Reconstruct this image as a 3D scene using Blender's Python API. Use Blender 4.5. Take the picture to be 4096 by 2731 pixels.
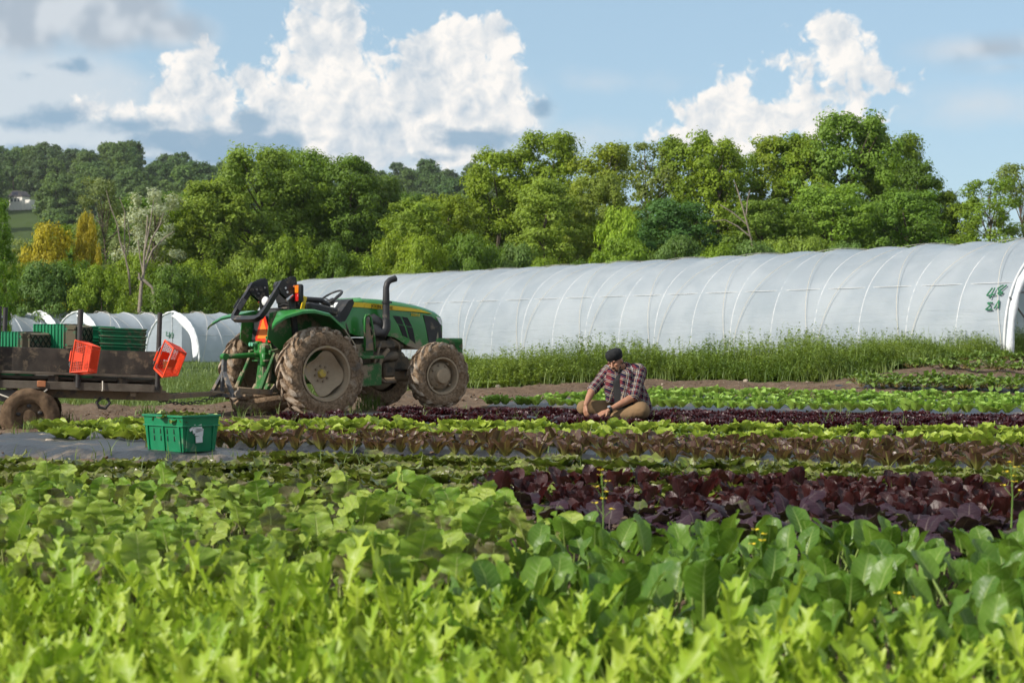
import bpy, math, random
import numpy as np
from mathutils import Matrix, Vector, Euler

for _o in list(bpy.data.objects):
    bpy.data.objects.remove(_o)
sc = bpy.context.scene
COL = sc.collection
RAD = math.radians
PI = math.pi
rng = np.random.default_rng(11)
random.seed(11)

# ------------------------------------------------------------------ camera
FPX, HC, UC, VH = 7000.0, 1.05, 2048.0, 1385.0     # focal length in pixels of the 4096 px photo, eye height, centre, horizon row
cd = bpy.data.cameras.new('camera')
cam = bpy.data.objects.new('camera', cd)
COL.objects.link(cam)
cam.location = (0, 0, HC)
cam.rotation_euler = (RAD(90), 0, 0)
cd.sensor_width = 36.0
cd.lens = 36.0 * FPX / 4096.0
cd.shift_y = (VH - 1365.5) / 4096.0
cd.clip_start = 0.1
cd.clip_end = 6000
cd.dof.use_dof = True
cd.dof.focus_distance = 19.0
cd.dof.aperture_fstop = 5.0
sc.camera = cam

# ------------------------------------------------------------------ node expression helper
class NT:
    def __init__(s, tree):
        s.t = tree
    def new(s, kind, **kw):
        n = s.t.nodes.new(kind)
        for k, v in kw.items():
            setattr(n, k, v)
        return n
    def link(s, a, b):
        s.t.links.new(a.s if isinstance(a, E) else a, b)
    def put(s, sock, v):
        if isinstance(v, E):
            s.t.links.new(v.s, sock)
        elif hasattr(v, 'links'):
            s.t.links.new(v, sock)
        else:
            sock.default_value = v
    def m(s, op, a, b=None, c=None, clamp=False):
        n = s.t.nodes.new('ShaderNodeMath')
        n.operation = op
        n.use_clamp = clamp
        s.put(n.inputs[0], a)
        if b is not None: s.put(n.inputs[1], b)
        if c is not None: s.put(n.inputs[2], c)
        return E(s, n.outputs[0])
    def v(s, op, a, b=None, out=0):
        n = s.t.nodes.new('ShaderNodeVectorMath')
        n.operation = op
        s.put(n.inputs[0], a)
        if b is not None: s.put(n.inputs[1], b)
        if op in ('LENGTH', 'DISTANCE', 'DOT_PRODUCT'): return E(s, n.outputs['Value'])
        return E(s, n.outputs[0])
    def step(s, a, b, x):            # smoothstep a..b
        n = s.t.nodes.new('ShaderNodeMapRange')
        n.interpolation_type = 'SMOOTHSTEP'
        s.put(n.inputs[0], x); s.put(n.inputs[1], a); s.put(n.inputs[2], b)
        n.inputs[3].default_value = 0.0; n.inputs[4].default_value = 1.0
        return E(s, n.outputs[0])
    def noise(s, vec, scale, detail=3.0, rough=0.55, dim='3D', dist=0.0):
        n = s.t.nodes.new('ShaderNodeTexNoise')
        n.noise_dimensions = dim
        s.put(n.inputs['Vector'], vec)
        n.inputs['Scale'].default_value = scale
        n.inputs['Detail'].default_value = detail
        n.inputs['Roughness'].default_value = rough
        n.inputs['Distortion'].default_value = dist
        return E(s, n.outputs[0])
    def voro(s, vec, scale, detail=0.0, rough=0.5, feat='F1', rnd=1.0):
        n = s.t.nodes.new('ShaderNodeTexVoronoi')
        n.feature = feat
        s.put(n.inputs['Vector'], vec)
        n.inputs['Scale'].default_value = scale
        n.inputs['Detail'].default_value = detail
        n.inputs['Roughness'].default_value = rough
        n.inputs['Randomness'].default_value = rnd
        return E(s, n.outputs['Distance'])
    def mix(s, f, a, b):             # colour mix
        n = s.t.nodes.new('ShaderNodeMix')
        n.data_type = 'RGBA'
        s.put(n.inputs[0], f)
        for k, x in ((6, a), (7, b)):
            if isinstance(x, (tuple, list)): x = tuple(x) + ((1.0,) if len(x) == 3 else ())
            s.put(n.inputs[k], x)
        return E(s, n.outputs[2])
    def comb(s, x, y, z):
        n = s.t.nodes.new('ShaderNodeCombineXYZ')
        s.put(n.inputs[0], x); s.put(n.inputs[1], y); s.put(n.inputs[2], z)
        return E(s, n.outputs[0])
    def sep(s, vec):
        n = s.t.nodes.new('ShaderNodeSeparateXYZ')
        s.put(n.inputs[0], vec)
        return E(s, n.outputs[0]), E(s, n.outputs[1]), E(s, n.outputs[2])
    def attr(s, name):
        n = s.t.nodes.new('ShaderNodeAttribute'); n.attribute_name = name
        return n
    def bump(s, h, strength=0.3, dist=0.02):
        n = s.t.nodes.new('ShaderNodeBump')
        n.inputs['Strength'].default_value = strength
        n.inputs['Distance'].default_value = dist
        s.put(n.inputs['Height'], h)
        return n.outputs[0]

class E:
    def __init__(s, nt, sock): s.n = nt; s.s = sock
    def __add__(s, o): return s.n.m('ADD', s, o)
    __radd__ = __add__
    def __sub__(s, o): return s.n.m('SUBTRACT', s, o)
    def __rsub__(s, o): return s.n.m('SUBTRACT', o, s)
    def __mul__(s, o): return s.n.m('MULTIPLY', s, o)
    __rmul__ = __mul__
    def __truediv__(s, o): return s.n.m('DIVIDE', s, o)
    def max(s, o): return s.n.m('MAXIMUM', s, o)
    def min(s, o): return s.n.m('MINIMUM', s, o)
    def abs(s): return s.n.m('ABSOLUTE', s)
    def clamp(s): return s.n.m('ADD', s, 0.0, clamp=True)
    def fract(s): return s.n.m('FRACT', s)
    def pow(s, o): return s.n.m('POWER', s, o)

# ------------------------------------------------------------------ light: sun low on the left, behind the camera
SUN_EL, SUN_AZ = RAD(33.0), RAD(-121.0)             # azimuth clockwise from +Y
sun_dir = Vector((math.sin(SUN_AZ) * math.cos(SUN_EL), math.cos(SUN_AZ) * math.cos(SUN_EL), math.sin(SUN_EL)))
ld = bpy.data.lights.new('sun', 'SUN')
ld.energy = 4.3
ld.angle = RAD(0.53)
ld.color = (1.0, 0.93, 0.82)
sun = bpy.data.objects.new('sun', ld)
COL.objects.link(sun)
sun.rotation_euler = sun_dir.to_track_quat('Z', 'Y').to_euler()
sun.location = (-20, -12, 20)

world = bpy.data.worlds.new('World')
sc.world = world
world.use_nodes = True
SKY_STRENGTH = 0.088
def build_world():
    t = world.node_tree
    t.nodes.clear()
    # clouds: P is azimuth / elevation in units of 1/70 rad
    def apos(u, v):
        az = math.atan((u - UC) / FPX)
        el = math.atan((VH - v) / FPX * math.cos(az))
        return az * 70.0, el * 70.0
    blobs = [  # u, v, ru, rv  : the cumulus masses of this sky
        (1300, -60, 170, 150), (1370, 90, 150, 130), (1240, 120, 120, 110), (1320, 260, 240, 140), (1130, 190, 60, 50),
        (1800, 250, 230, 190), (1960, 160, 120, 110), (2000, 330, 110, 200), (1640, 330, 130, 110), (1860, 420, 260, 150),
        (800, 240, 105, 85), (665, 235, 60, 50), (720, 370, 180, 120), (860, 400, 120, 110), (620, 460, 150, 70),
        (1030, 330, 100, 110), (1150, 450, 230, 150), (1400, 430, 300, 170), (1650, 520, 380, 150), (1250, 560, 300, 130), (900, 520, 300, 90),
        (390, 430, 110, 60), (1700, 620, 300, 70), (2080, 470, 110, 90),
        (3340, 180, 150, 125), (3290, 120, 90, 70), (3400, 250, 130, 80), (3110, 250, 55, 38), (3200, 130, 30, 24), (3240, 260, 90, 70), (3470, 300, 150, 62), (3600, 350, 120, 50),
        (3290, 390, 210, 60), (2935, 370, 100, 110), (2880, 470, 200, 120), (3080, 480, 300, 110), (2760, 550, 170, 80), (3250, 470, 300, 95), (2900, 560, 260, 90),
    ]
    W = NT(t)
    out = W.new('ShaderNodeOutputWorld')
    tc = W.new('ShaderNodeTexCoord')
    x, y, z = W.sep(tc.outputs['Generated'])
    az = W.m('ARCTAN2', x, y)
    el = W.m('ARCSINE', z)
    P = W.comb(az * 70.0, el * 70.0, 0.0)
    px, py = az * 70.0, el * 70.0
    def union(lst, k):
        d = None
        for (u, v, ru, rv) in lst:
            cx, cy = apos(u, v)
            q = W.new('ShaderNodeVectorMath', operation='MULTIPLY_ADD')      # (P - c) / r
            W.put(q.inputs[0], P)
            q.inputs[1].default_value = (100.0 / ru, 100.0 / rv, 0.0)
            q.inputs[2].default_value = (-cx * 100.0 / ru, -cy * 100.0 / rv, 0.0)
            r_ = min(ru, rv) / 100.0
            b = W.m('MULTIPLY_ADD', W.v('LENGTH', q.outputs[0]), -r_, r_)
            d = b if d is None else W.m('SMOOTH_MAX', d, b, k)
        return d
    def vor2(vec, scale, detail, rough):
        n = W.new('ShaderNodeTexVoronoi', feature='F1', voronoi_dimensions='2D')
        W.put(n.inputs['Vector'], vec)
        n.inputs['Scale'].default_value = scale; n.inputs['Detail'].default_value = detail; n.inputs['Roughness'].default_value = rough
        return E(W, n.outputs['Distance'])
    def billow(vec):
        wn = W.new('ShaderNodeTexNoise', noise_dimensions='2D')
        W.put(wn.inputs['Vector'], vec); wn.inputs['Scale'].default_value = 1.1; wn.inputs['Detail'].default_value = 2.0
        vw = W.v('ADD', vec, W.v('MULTIPLY', wn.outputs['Color'], (1.0, 1.0, 0.0)))
        return 0.5 - vor2(vw, 0.75, 3.0, 0.55)
    LP = (-0.30, 0.26, 0.0)                       # towards the sun across the sky
    B0 = union(blobs, 0.35)
    n0 = billow(P)
    n1 = billow(W.v('ADD', P, LP))
    fine = W.noise(P, 5.0, 3.0, 0.6, '2D') - 0.5
    mid = W.noise(P, 1.3, 2.0, 0.5, '2D') - 0.5
    # the same kind of cloud goes on round the rest of the sky
    far = W.noise(W.v('MULTIPLY', P, (0.035, 0.075, 0.0)), 1.0, 3.0, 0.6, '2D') - 0.54
    outside = W.step(22.0, 30.0, px.abs()).max(W.step(14.0, 22.0, py))
    body = B0.max((far + 0.07) * 9.0 * outside - 3.0 * (1.0 - outside))  # cloud cover out of view raised for more fill light
    D0 = body + n0 * 0.70 + mid * 0.55 + fine * 0.20 + 0.22
    big = W.noise(W.v('ADD', P, (3.1, 1.7, 0.0)), 0.36, 2.0, 0.5, '2D')
    lit = 0.78 + (n0 - n1) * 0.62 + fine * 0.07 + mid * 0.30 - W.step(0.42, 0.62, big) * 0.46 + W.step(0.9, 0.1, D0) * 0.22 - W.step(8.6, 6.6, py) * 0.22
    cum = W.mix(lit.clamp(), (0.50, 0.60, 0.70, 1), (1.0, 0.965, 0.92, 1))
    a_cum = W.step(-0.04, 0.42, D0)

    sky = W.new('ShaderNodeTexSky')
    sky.sky_type = 'NISHITA'
    sky.sun_disc = False
    sky.sun_elevation = SUN_EL
    sky.sun_rotation = SUN_AZ
    sky.altitude = 200.0
    sky.air_density = 1.0
    sky.dust_density = 0.5
    sky.ozone_density = 2.2
    W.put(sky.inputs[0], tc.outputs['Generated'])
    bg_sky = W.new('ShaderNodeBackground')
    bg_sky.inputs['Strength'].default_value = SKY_STRENGTH
    W.link(sky.outputs[0], bg_sky.inputs['Color'])

    def soft(lst, amp, sc_, soft_):
        d = union(lst, 0.2)
        d = d + (W.noise(W.v('MULTIPLY', P, (0.7, 1.0, 0.0)), sc_, 4.0, 0.55, '2D') - 0.5) * amp
        return W.step(0.0, soft_, d)
    # thin high veil and far milky band behind the cumulus
    a_veil = soft([(100, 430, 700, 300), (400, 560, 900, 240), (1500, 600, 1000, 180), (2450, 330, 450, 70), (2300, 560, 420, 120), (3900, 420, 420, 120), (1900, 480, 420, 260)], 1.5, 0.5, 1.7) * 0.80
    # blue-grey shaded clouds in front of the white ones
    a_dark = soft([(950, 600, 260, 110), (1000, 500, 105, 85), (1130, 590, 140, 90), (700, 570, 230, 85), (820, 530, 120, 50), (520, 500, 300, 55), (250, 470, 200, 65), (280, 270, 130, 40), (320, 255, 55, 60), (120, 300, 110, 30),
                   (1250, 560, 55, 28), (1750, 630, 200, 36), (1700, 615, 80, 30), (600, 640, 500, 40), (2170, 430, 70, 60), (1900, 560, 260, 70), (100, 500, 300, 40), (80, 620, 400, 60)], 0.75, 1.1, 0.5) * 0.92
    # soft grey cloud high on the left, flat one on the right
    a_grey = soft([(20, 30, 420, 210), (420, 40, 340, 190), (680, 120, 260, 110), (3960, 195, 430, 85), (4020, 270, 300, 50), (3560, 660, 90, 30), (2800, 60, 70, 14), (-500, 100, 500, 150), (800, 130, 120, 40)], 0.55, 0.5, 0.9) * 0.9
    def over(base, col, strength, a):
        b = W.new('ShaderNodeBackground')
        W.put(b.inputs['Color'], col if isinstance(col, E) else tuple(col) + (1,))
        b.inputs['Strength'].default_value = strength
        m = W.new('ShaderNodeMixShader')
        W.put(m.inputs[0], a)
        W.link(base, m.inputs[1]); W.link(b.outputs[0], m.inputs[2])
        return m.outputs[0]
    s = over(bg_sky.outputs[0], (0.37, 0.53, 0.65), 1.0, 0.55)          # thin even cirrostratus over the whole sky
    s = over(s, (0.74, 0.80, 0.85), 0.70, a_veil)
    s = over(s, cum, 0.76, a_cum)
    s = over(s, (0.27, 0.41, 0.55), 0.80, a_dark)
    gshade = W.noise(P, 0.5, 2.0, 0.5, '2D')
    s = over(s, W.mix(W.step(0.35, 0.65, gshade), (0.40, 0.46, 0.53, 1), (0.62, 0.66, 0.70, 1)), 0.82, a_grey)
    W.link(s, out.inputs['Surface'])
    world.cycles.sampling_method = 'NONE'
build_world()

sc.view_settings.view_transform = 'Standard'
sc.view_settings.look = 'None'
sc.view_settings.exposure = 0.42
sc.view_settings.gamma = 1.0
sc.view_settings.use_curve_mapping = False
sc.cycles.use_denoising = True
sc.cycles.adaptive_threshold = 0.02
sc.cycles.max_bounces = 7
sc.cycles.diffuse_bounces = 3
sc.cycles.glossy_bounces = 2
sc.cycles.transmission_bounces = 4
sc.cycles.transparent_max_bounces = 10
sc.cycles.caustics_reflective = False
sc.cycles.caustics_refractive = False
sc.cycles.sample_clamp_indirect = 6.0

# ------------------------------------------------------------------ measuring helpers
def sstep(a, b, x):
    t = np.clip((np.asarray(x, float) - a) / (b - a), 0, 1)
    return t * t * (3 - 2 * t)
def gz(x, y):
    """height of the field"""
    x = np.asarray(x, float); y = np.asarray(y, float)
    z = 0.06 * sstep(11, 19, y)
    z = z - 0.11 * sstep(-4.0, -6.2, x) * sstep(17, 22, y) * (1 - sstep(40, 60, y))
    z = z + 0.62 * sstep(28, 44, y) * sstep(-13, 8, x)
    z = z + 0.25 * sstep(50, 90, y)
    return z
def wp(u, v, Y):
    """world point seen at photo pixel u, v at distance Y"""
    return Vector(((u - UC) / FPX * Y, Y, HC - (v - VH) / FPX * Y))
def gp(u, v, lift=0.0):
    """point of the ground seen at photo pixel u, v"""
    Y = 10.0
    for _ in range(60):
        X = (u - UC) / FPX * Y
        Yn = (HC - float(gz(X, Y)) - lift) * FPX / (v - VH)
        Y = 0.5 * Y + 0.5 * Yn
    X = (u - UC) / FPX * Y
    return Vector((X, Y, float(gz(X, Y)) + lift))

_perm = np.random.default_rng(3).random((256, 256))
def vnoise(x, y):
    xi = np.floor(x).astype(int); yi = np.floor(y).astype(int)
    fx = x - xi; fy = y - yi
    fx = fx * fx * (3 - 2 * fx); fy = fy * fy * (3 - 2 * fy)
    a = _perm[xi & 255, yi & 255]; b = _perm[(xi + 1) & 255, yi & 255]
    c = _perm[xi & 255, (yi + 1) & 255]; d = _perm[(xi + 1) & 255, (yi + 1) & 255]
    return (a * (1 - fx) + b * fx) * (1 - fy) + (c * (1 - fx) + d * fx) * fy - 0.5
def fbm(x, y, oct_=4):
    s = 0; a = 1.0
    for k in range(oct_):
        s = s + a * vnoise(x * 2 ** k + 17.3 * k, y * 2 ** k - 9.1 * k); a *= 0.5
    return s

# ------------------------------------------------------------------ object helpers
def tag(o, label=None, cat=None, group=None, kind=None):
    if label: o['label'] = label
    if cat: o['category'] = cat
    if group: o['group'] = group
    if kind: o['kind'] = kind
    return o
def link(o, parent=None):
    COL.objects.link(o)
    if parent is not None: o.parent = parent
    return o
def empty(name, loc=(0, 0, 0), rot=(0, 0, 0), parent=None):
    o = bpy.data.objects.new(name, None)
    o.empty_display_size = 0.1
    o.location = loc; o.rotation_euler = rot
    return link(o, parent)
def np_mesh(name, V, F, smooth=True, attrs=None):
    """mesh from arrays; F is (n,3) or (n,4) or a list of such arrays"""
    V = np.asarray(V, np.float32)
    Fs = F if isinstance(F, list) else [F]
    Fs = [np.asarray(f, np.int32) for f in Fs if len(f)]
    me = bpy.data.meshes.new(name)
    me.vertices.add(len(V)); me.vertices.foreach_set('co', V.ravel())
    li = np.concatenate([f.ravel() for f in Fs])
    cnt = np.concatenate([np.full(len(f), f.shape[1], np.int32) for f in Fs])
    st = np.concatenate([[0], np.cumsum(cnt)[:-1]]).astype(np.int32)
    me.loops.add(len(li)); me.loops.foreach_set('vertex_index', li)
    me.polygons.add(len(cnt)); me.polygons.foreach_set('loop_start', st); me.polygons.foreach_set('loop_total', cnt)
    if smooth: me.polygons.foreach_set('use_smooth', np.ones(len(cnt), bool))
    for k, a in (attrs or {}).items():
        a = np.asarray(a, np.float32)
        if a.ndim == 1:
            at = me.attributes.new(k, 'FLOAT', 'POINT'); at.data.foreach_set('value', a)
        else:
            at = me.attributes.new(k, 'FLOAT_VECTOR', 'POINT'); at.data.foreach_set('vector', a.ravel())
    me.update(calc_edges=True)
    return me
def mobj(name, me, mats=None, parent=None, loc=None, rot=None):
    o = bpy.data.objects.new(name, me)
    if mats is not None:
        for m in (mats if isinstance(mats, (list, tuple)) else [mats]):
            if len(me.materials) < 1 or m.name not in [q.name for q in me.materials]: me.materials.append(m)
    if loc is not None: o.location = loc
    if rot is not None: o.rotation_euler = rot
    return link(o, parent)

def frame_of(d):
    d = np.asarray(d, float); d = d / (np.linalg.norm(d) + 1e-12)
    a = np.array([0, 0, 1.0]) if abs(d[2]) < 0.9 else np.array([1.0, 0, 0])
    u = np.cross(a, d); u /= np.linalg.norm(u)
    return u, np.cross(d, u), d
class MB:
    """collects shapes into one mesh"""
    def __init__(s):
        s.V = []; s.F = []; s.n = 0; s.T = None
    def add(s, V, F):
        V = np.asarray(V, float).reshape(-1, 3)
        if s.T is not None: V = V @ s.T[:3, :3].T + s.T[:3, 3]
        s.V.append(V)
        for f in F: s.F.append(tuple(int(i) + s.n for i in f))
        s.n += len(V)
        return s
    def box(s, c, size, rot=None, bev=0.0):
        hx, hy, hz = [q / 2 for q in size]
        if bev <= 0:
            V = np.array([(x, y, z) for x in (-hx, hx) for y in (-hy, hy) for z in (-hz, hz)])
            F = [(0, 1, 3, 2), (4, 6, 7, 5), (0, 4, 5, 1), (2, 3, 7, 6), (0, 2, 6, 4), (1, 5, 7, 3)]
        else:
            b = min(bev, hx * .98, hy * .98, hz * .98)
            V = []; idx = {}
            for sx in (-1, 1):
                for sy in (-1, 1):
                    for sz in (-1, 1):
                        idx[sx, sy, sz] = len(V)
                        V += [(sx * hx, sy * (hy - b), sz * (hz - b)), (sx * (hx - b), sy * hy, sz * (hz - b)), (sx * (hx - b), sy * (hy - b), sz * hz)]
            F = []
            def q(k, a): return idx[k] + a
            for sx in (-1, 1):
                f = [q((sx, -1, -1), 0), q((sx, 1, -1), 0), q((sx, 1, 1), 0), q((sx, -1, 1), 0)]; F.append(f if sx > 0 else f[::-1])
            for sy in (-1, 1):
                f = [q((-1, sy, -1), 1), q((-1, sy, 1), 1), q((1, sy, 1), 1), q((1, sy, -1), 1)]; F.append(f if sy > 0 else f[::-1])
            for sz in (-1, 1):
                f = [q((-1, -1, sz), 2), q((1, -1, sz), 2), q((1, 1, sz), 2), q((-1, 1, sz), 2)]; F.append(f if sz > 0 else f[::-1])
            for a in (-1, 1):
                for b2 in (-1, 1):
                    F.append([q((a, b2, -1), 0), q((a, b2, 1), 0), q((a, b2, 1), 1), q((a, b2, -1), 1)])
                    F.append([q((a, -1, b2), 0), q((a, 1, b2), 0), q((a, 1, b2), 2), q((a, -1, b2), 2)])
                    F.append([q((-1, a, b2), 1), q((1, a, b2), 1), q((1, a, b2), 2), q((-1, a, b2), 2)])
            for k, i in idx.items(): F.append([i, i + 1, i + 2])
            V = np.array(V)
        if rot is not None:
            Rm = np.array(Euler(rot).to_matrix() if not isinstance(rot, np.ndarray) else rot)
            V = V @ Rm.T
        return s.add(V + np.asarray(c, float), F)
    def tube(s, pts, r, n=8, cap=True, flat=None):
        P = np.asarray(pts, float); k = len(P)
        r = np.broadcast_to(np.asarray(r, float), (k,))
        T = np.gradient(P, axis=0); T /= (np.linalg.norm(T, axis=1)[:, None] + 1e-12)
        u, w, _ = frame_of(T[0])
        V = []
        for i in range(k):
            u = u - T[i] * np.dot(u, T[i]); u /= np.linalg.norm(u) + 1e-12
            w = np.cross(T[i], u)
            for j in range(n):
                a = 2 * PI * (j + .5) / n
                V.append(P[i] + r[i] * (math.cos(a) * u + math.sin(a) * w * (flat if flat else 1)))
        F = [(i * n + j, i * n + (j + 1) % n, (i + 1) * n + (j + 1) % n, (i + 1) * n + j) for i in range(k - 1) for j in range(n)]
        if cap:
            F.append(tuple(range(n))[::-1]); F.append(tuple((k - 1) * n + j for j in range(n)))
        return s.add(V, F)
    def cyl(s, p0, p1, r0, r1=None, n=12):
        return s.tube([p0, p1], [r0, r0 if r1 is None else r1], n)
    def lathe(s, prof, o, axis, n=32, cap=False, disp=None):
        u, w, d = frame_of(axis)
        o = np.asarray(o, float)
        V = []
        for (r, h) in prof:
            for j in range(n):
                a = 2 * PI * j / n
                V.append(o + d * h + r * (math.cos(a) * u + math.sin(a) * w))
        k = len(prof)
        F = [(i * n + j, i * n + (j + 1) % n, (i + 1) * n + (j + 1) % n, (i + 1) * n + j) for i in range(k - 1) for j in range(n)]
        if cap:
            F.append(tuple(range(n))[::-1]); F.append(tuple((k - 1) * n + j for j in range(n)))
        V = np.array(V)
        if disp is not None: V = V + disp(V)
        return s.add(V, F)
    def prism(s, poly, d, axis='y', off=0.0):
        """2-D polygon given in the plane across axis, thickness d centred at off"""
        k = len(poly)
        V = []
        for sg in (-.5, .5):
            for (a, b) in poly:
                h = off + sg * d
                V.append((a, h, b) if axis == 'y' else (h, a, b) if axis == 'x' else (a, b, h))
        F = [tuple(range(k)), tuple(range(2 * k - 1, k - 1, -1))] + [(i, (i + 1) % k + 0, (i + 1) % k + k, i + k)[::-1] for i in range(k)]
        return s.add(V, F)
    def loft(s, rings, cap=True, closed=True):
        k = len(rings); n = len(rings[0])
        V = np.concatenate([np.asarray(q, float) for q in rings])
        m = n if closed else n - 1
        F = [(i * n + j, i * n + (j + 1) % n, (i + 1) * n + (j + 1) % n, (i + 1) * n + j) for i in range(k - 1) for j in range(m)]
        if cap: F.append(tuple(range(n))[::-1]); F.append(tuple((k - 1) * n + j for j in range(n)))
        return s.add(V, F)
    def ball(s, c, r, n=10, m=7):
        r = np.broadcast_to(np.asarray(r, float), (3,))
        V = [(0, 0, -1)]
        for i in range(1, m):
            a = -PI / 2 + PI * i / m
            for j in range(n):
                b = 2 * PI * j / n
                V.append((math.cos(a) * math.cos(b), math.cos(a) * math.sin(b), math.sin(a)))
        V.append((0, 0, 1))
        F = [(0, 1 + (j + 1) % n, 1 + j) for j in range(n)]
        for i in range(m - 2):
            F += [(1 + i * n + j, 1 + i * n + (j + 1) % n, 1 + (i + 1) * n + (j + 1) % n, 1 + (i + 1) * n + j) for j in range(n)]
        L = 1 + (m - 1) * n
        F += [(L, L - n + j, L - n + (j + 1) % n) for j in range(n)]
        return s.add(np.array(V) * r + np.asarray(c, float), F)
    def mesh(s, name, smooth=None):
        me = bpy.data.meshes.new(name)
        me.from_pydata(np.concatenate(s.V).tolist(), [], s.F)
        me.update()
        if smooth is not None:
            me.polygons.foreach_set('use_smooth', np.ones(len(me.polygons), bool))
            if smooth < 180:
                try: me.set_sharp_from_angle(angle=RAD(smooth))
                except Exception: pass
        return me
    def build(s, name, mats, parent=None, smooth=40, loc=None, rot=None):
        import bmesh
        me = s.mesh(name, None)
        bm = bmesh.new(); bm.from_mesh(me)
        bmesh.ops.recalc_face_normals(bm, faces=bm.faces)
        bm.to_mesh(me); bm.free()
        if smooth is not None:
            me.polygons.foreach_set('use_smooth', np.ones(len(me.polygons), bool))
            me.set_sharp_from_angle(angle=RAD(smooth))
        return mobj(name, me, mats, parent, loc, rot)
def copy_tree(o, parent=None):
    c = o.copy(); COL.objects.link(c)
    c.parent = parent
    for ch in o.children:
        copy_tree(ch, c)
    return c

# ------------------------------------------------------------------ materials
MATS = {}
def newmat(name):
    m = bpy.data.materials.new(name)
    m.use_nodes = True
    m.node_tree.nodes.clear()
    N = NT(m.node_tree)
    out = N.new('ShaderNodeOutputMaterial')
    MATS[name] = m
    return m, N, out
def principled(N, out, color, rough=0.6, metal=0.0, spec=0.4, normal=None, **kw):
    b = N.new('ShaderNodeBsdfPrincipled')
    if isinstance(color, (tuple, list)): color = tuple(color)[:3] + (1.0,)
    N.put(b.inputs['Base Color'], color)
    N.put(b.inputs['Roughness'], rough)
    N.put(b.inputs['Metallic'], metal)
    b.inputs['Specular IOR Level'].default_value = spec
    for k, v in kw.items(): N.put(b.inputs[k.replace('_', ' ')], v)
    if normal is not None: N.link(normal, b.inputs['Normal'])
    if out is not None: N.link(b.outputs[0], out.inputs['Surface'])
    return b
def pmat(name, c1, c2=None, scale=6.0, rough=0.55, metal=0.0, spec=0.4, bump=0.0, bscale=30.0, dirt=None, coords='Object', **kw):
    """painted / plain material: two close tones on noise, optional dirt = (colour, amount 0..1, scale, height below which it gathers or None)"""
    m, N, out = newmat(name)
    tc = N.new('ShaderNodeTexCoord')
    P = tc.outputs[coords]
    if c2 is None: c2 = tuple(min(1, q * 0.8) for q in c1)
    n = N.noise(P, scale, 4.0, 0.6)
    col = N.mix(N.step(0.35, 0.65, n), tuple(c1), tuple(c2))
    r = rough
    if dirt:
        dc, am, ds = dirt[:3]
        dn = N.noise(P, ds, 6.0, 0.68)
        if len(dirt) > 3 and dirt[3] is not None:
            x, y, z = N.sep(P)
            dn = dn + (dirt[3] - z) * dirt[4]
        dm = N.step(0.62 - 0.35 * am, 0.74 - 0.35 * am, dn)
        fine = N.noise(P, ds * 6, 3.0, 0.6)
        dcol = N.mix(fine, tuple(q * 0.75 for q in dc), tuple(min(1, q * 1.2) for q in dc))
        col = N.mix(dm, col, dcol)
        r = rough + dm * (0.92 - rough)
    nr = None
    if bump > 0:
        nr = N.bump(N.noise(P, bscale, 4.0, 0.6), bump, 0.01)
    principled(N, out, col, r, metal, spec, nr, **kw)
    return m
# ================================================================== ground
m_soil, N, out = newmat('soil')
tc = N.new('ShaderNodeTexCoord'); P = tc.outputs['Object']
n1 = N.noise(P, 0.7, 5.0, 0.6); n2 = N.noise(P, 9.0, 6.0, 0.7); n3 = N.noise(P, 40.0, 3.0, 0.6)
soilc = N.mix(N.step(0.3, 0.7, n2), (0.075, 0.048, 0.031, 1), (0.19, 0.132, 0.088, 1))
soilc = N.mix(N.step(0.45, 0.75, n1) * 0.5, soilc, (0.21, 0.16, 0.115, 1))
peb = N.voro(P, 16.0)
soilc = N.mix(N.step(0.20, 0.14, peb) * N.step(0.52, 0.62, N.noise(P, 3.0, 2.0)), soilc, (0.36, 0.31, 0.25, 1))
grassc = N.mix(N.step(0.35, 0.65, n2), (0.045, 0.075, 0.018, 1), (0.085, 0.12, 0.03, 1))
gm = N.attr('grass')
g = N.step(0.35, 0.65, E(N, gm.outputs['Fac']) + (n1 - 0.5) * 0.5)
principled(N, out, N.mix(g, soilc, grassc), 0.95, spec=0.15, normal=N.bump(n2 + n3 * 0.5, 0.8, 0.05))

_bl = [gp(-900, 1612), gp(900, 1615), gp(1300, 1585), gp(1880, 1556), gp(2600, 1520), gp(3300, 1482), gp(4096, 1440), gp(4700, 1420)]
def field_edge(x):
    """distance at which the weeds begin"""
    return np.interp(x, [p.x for p in _bl], [p.y for p in _bl])
def axis_coords(lo, hi, st, far_lo, far_hi, k=1.25):
    a = list(np.arange(lo, hi + 1e-6, st))
    d = st; v = hi
    while v < far_hi: d *= k; v += d; a.append(v)
    d = st; v = lo; b = []
    while v > far_lo: d *= k; v -= d; b.append(v)
    return np.array(b[::-1] + a)
gx = axis_coords(-9.0, 10.5, 0.11, -1500, 1500)
gy = axis_coords(8.0, 36.0, 0.11, -200, 1600)
GX, GY = np.meshgrid(gx, gy)
GZ = gz(GX, GY)
rough = sstep(60, 38, GY)
GZ = GZ + rough * (0.05 * fbm(GX * 1.4, GY * 1.4, 3) + 0.055 * fbm(GX * 6.1, GY * 6.1, 2) * sstep(3, 8, GY)) - 0.02
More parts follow.
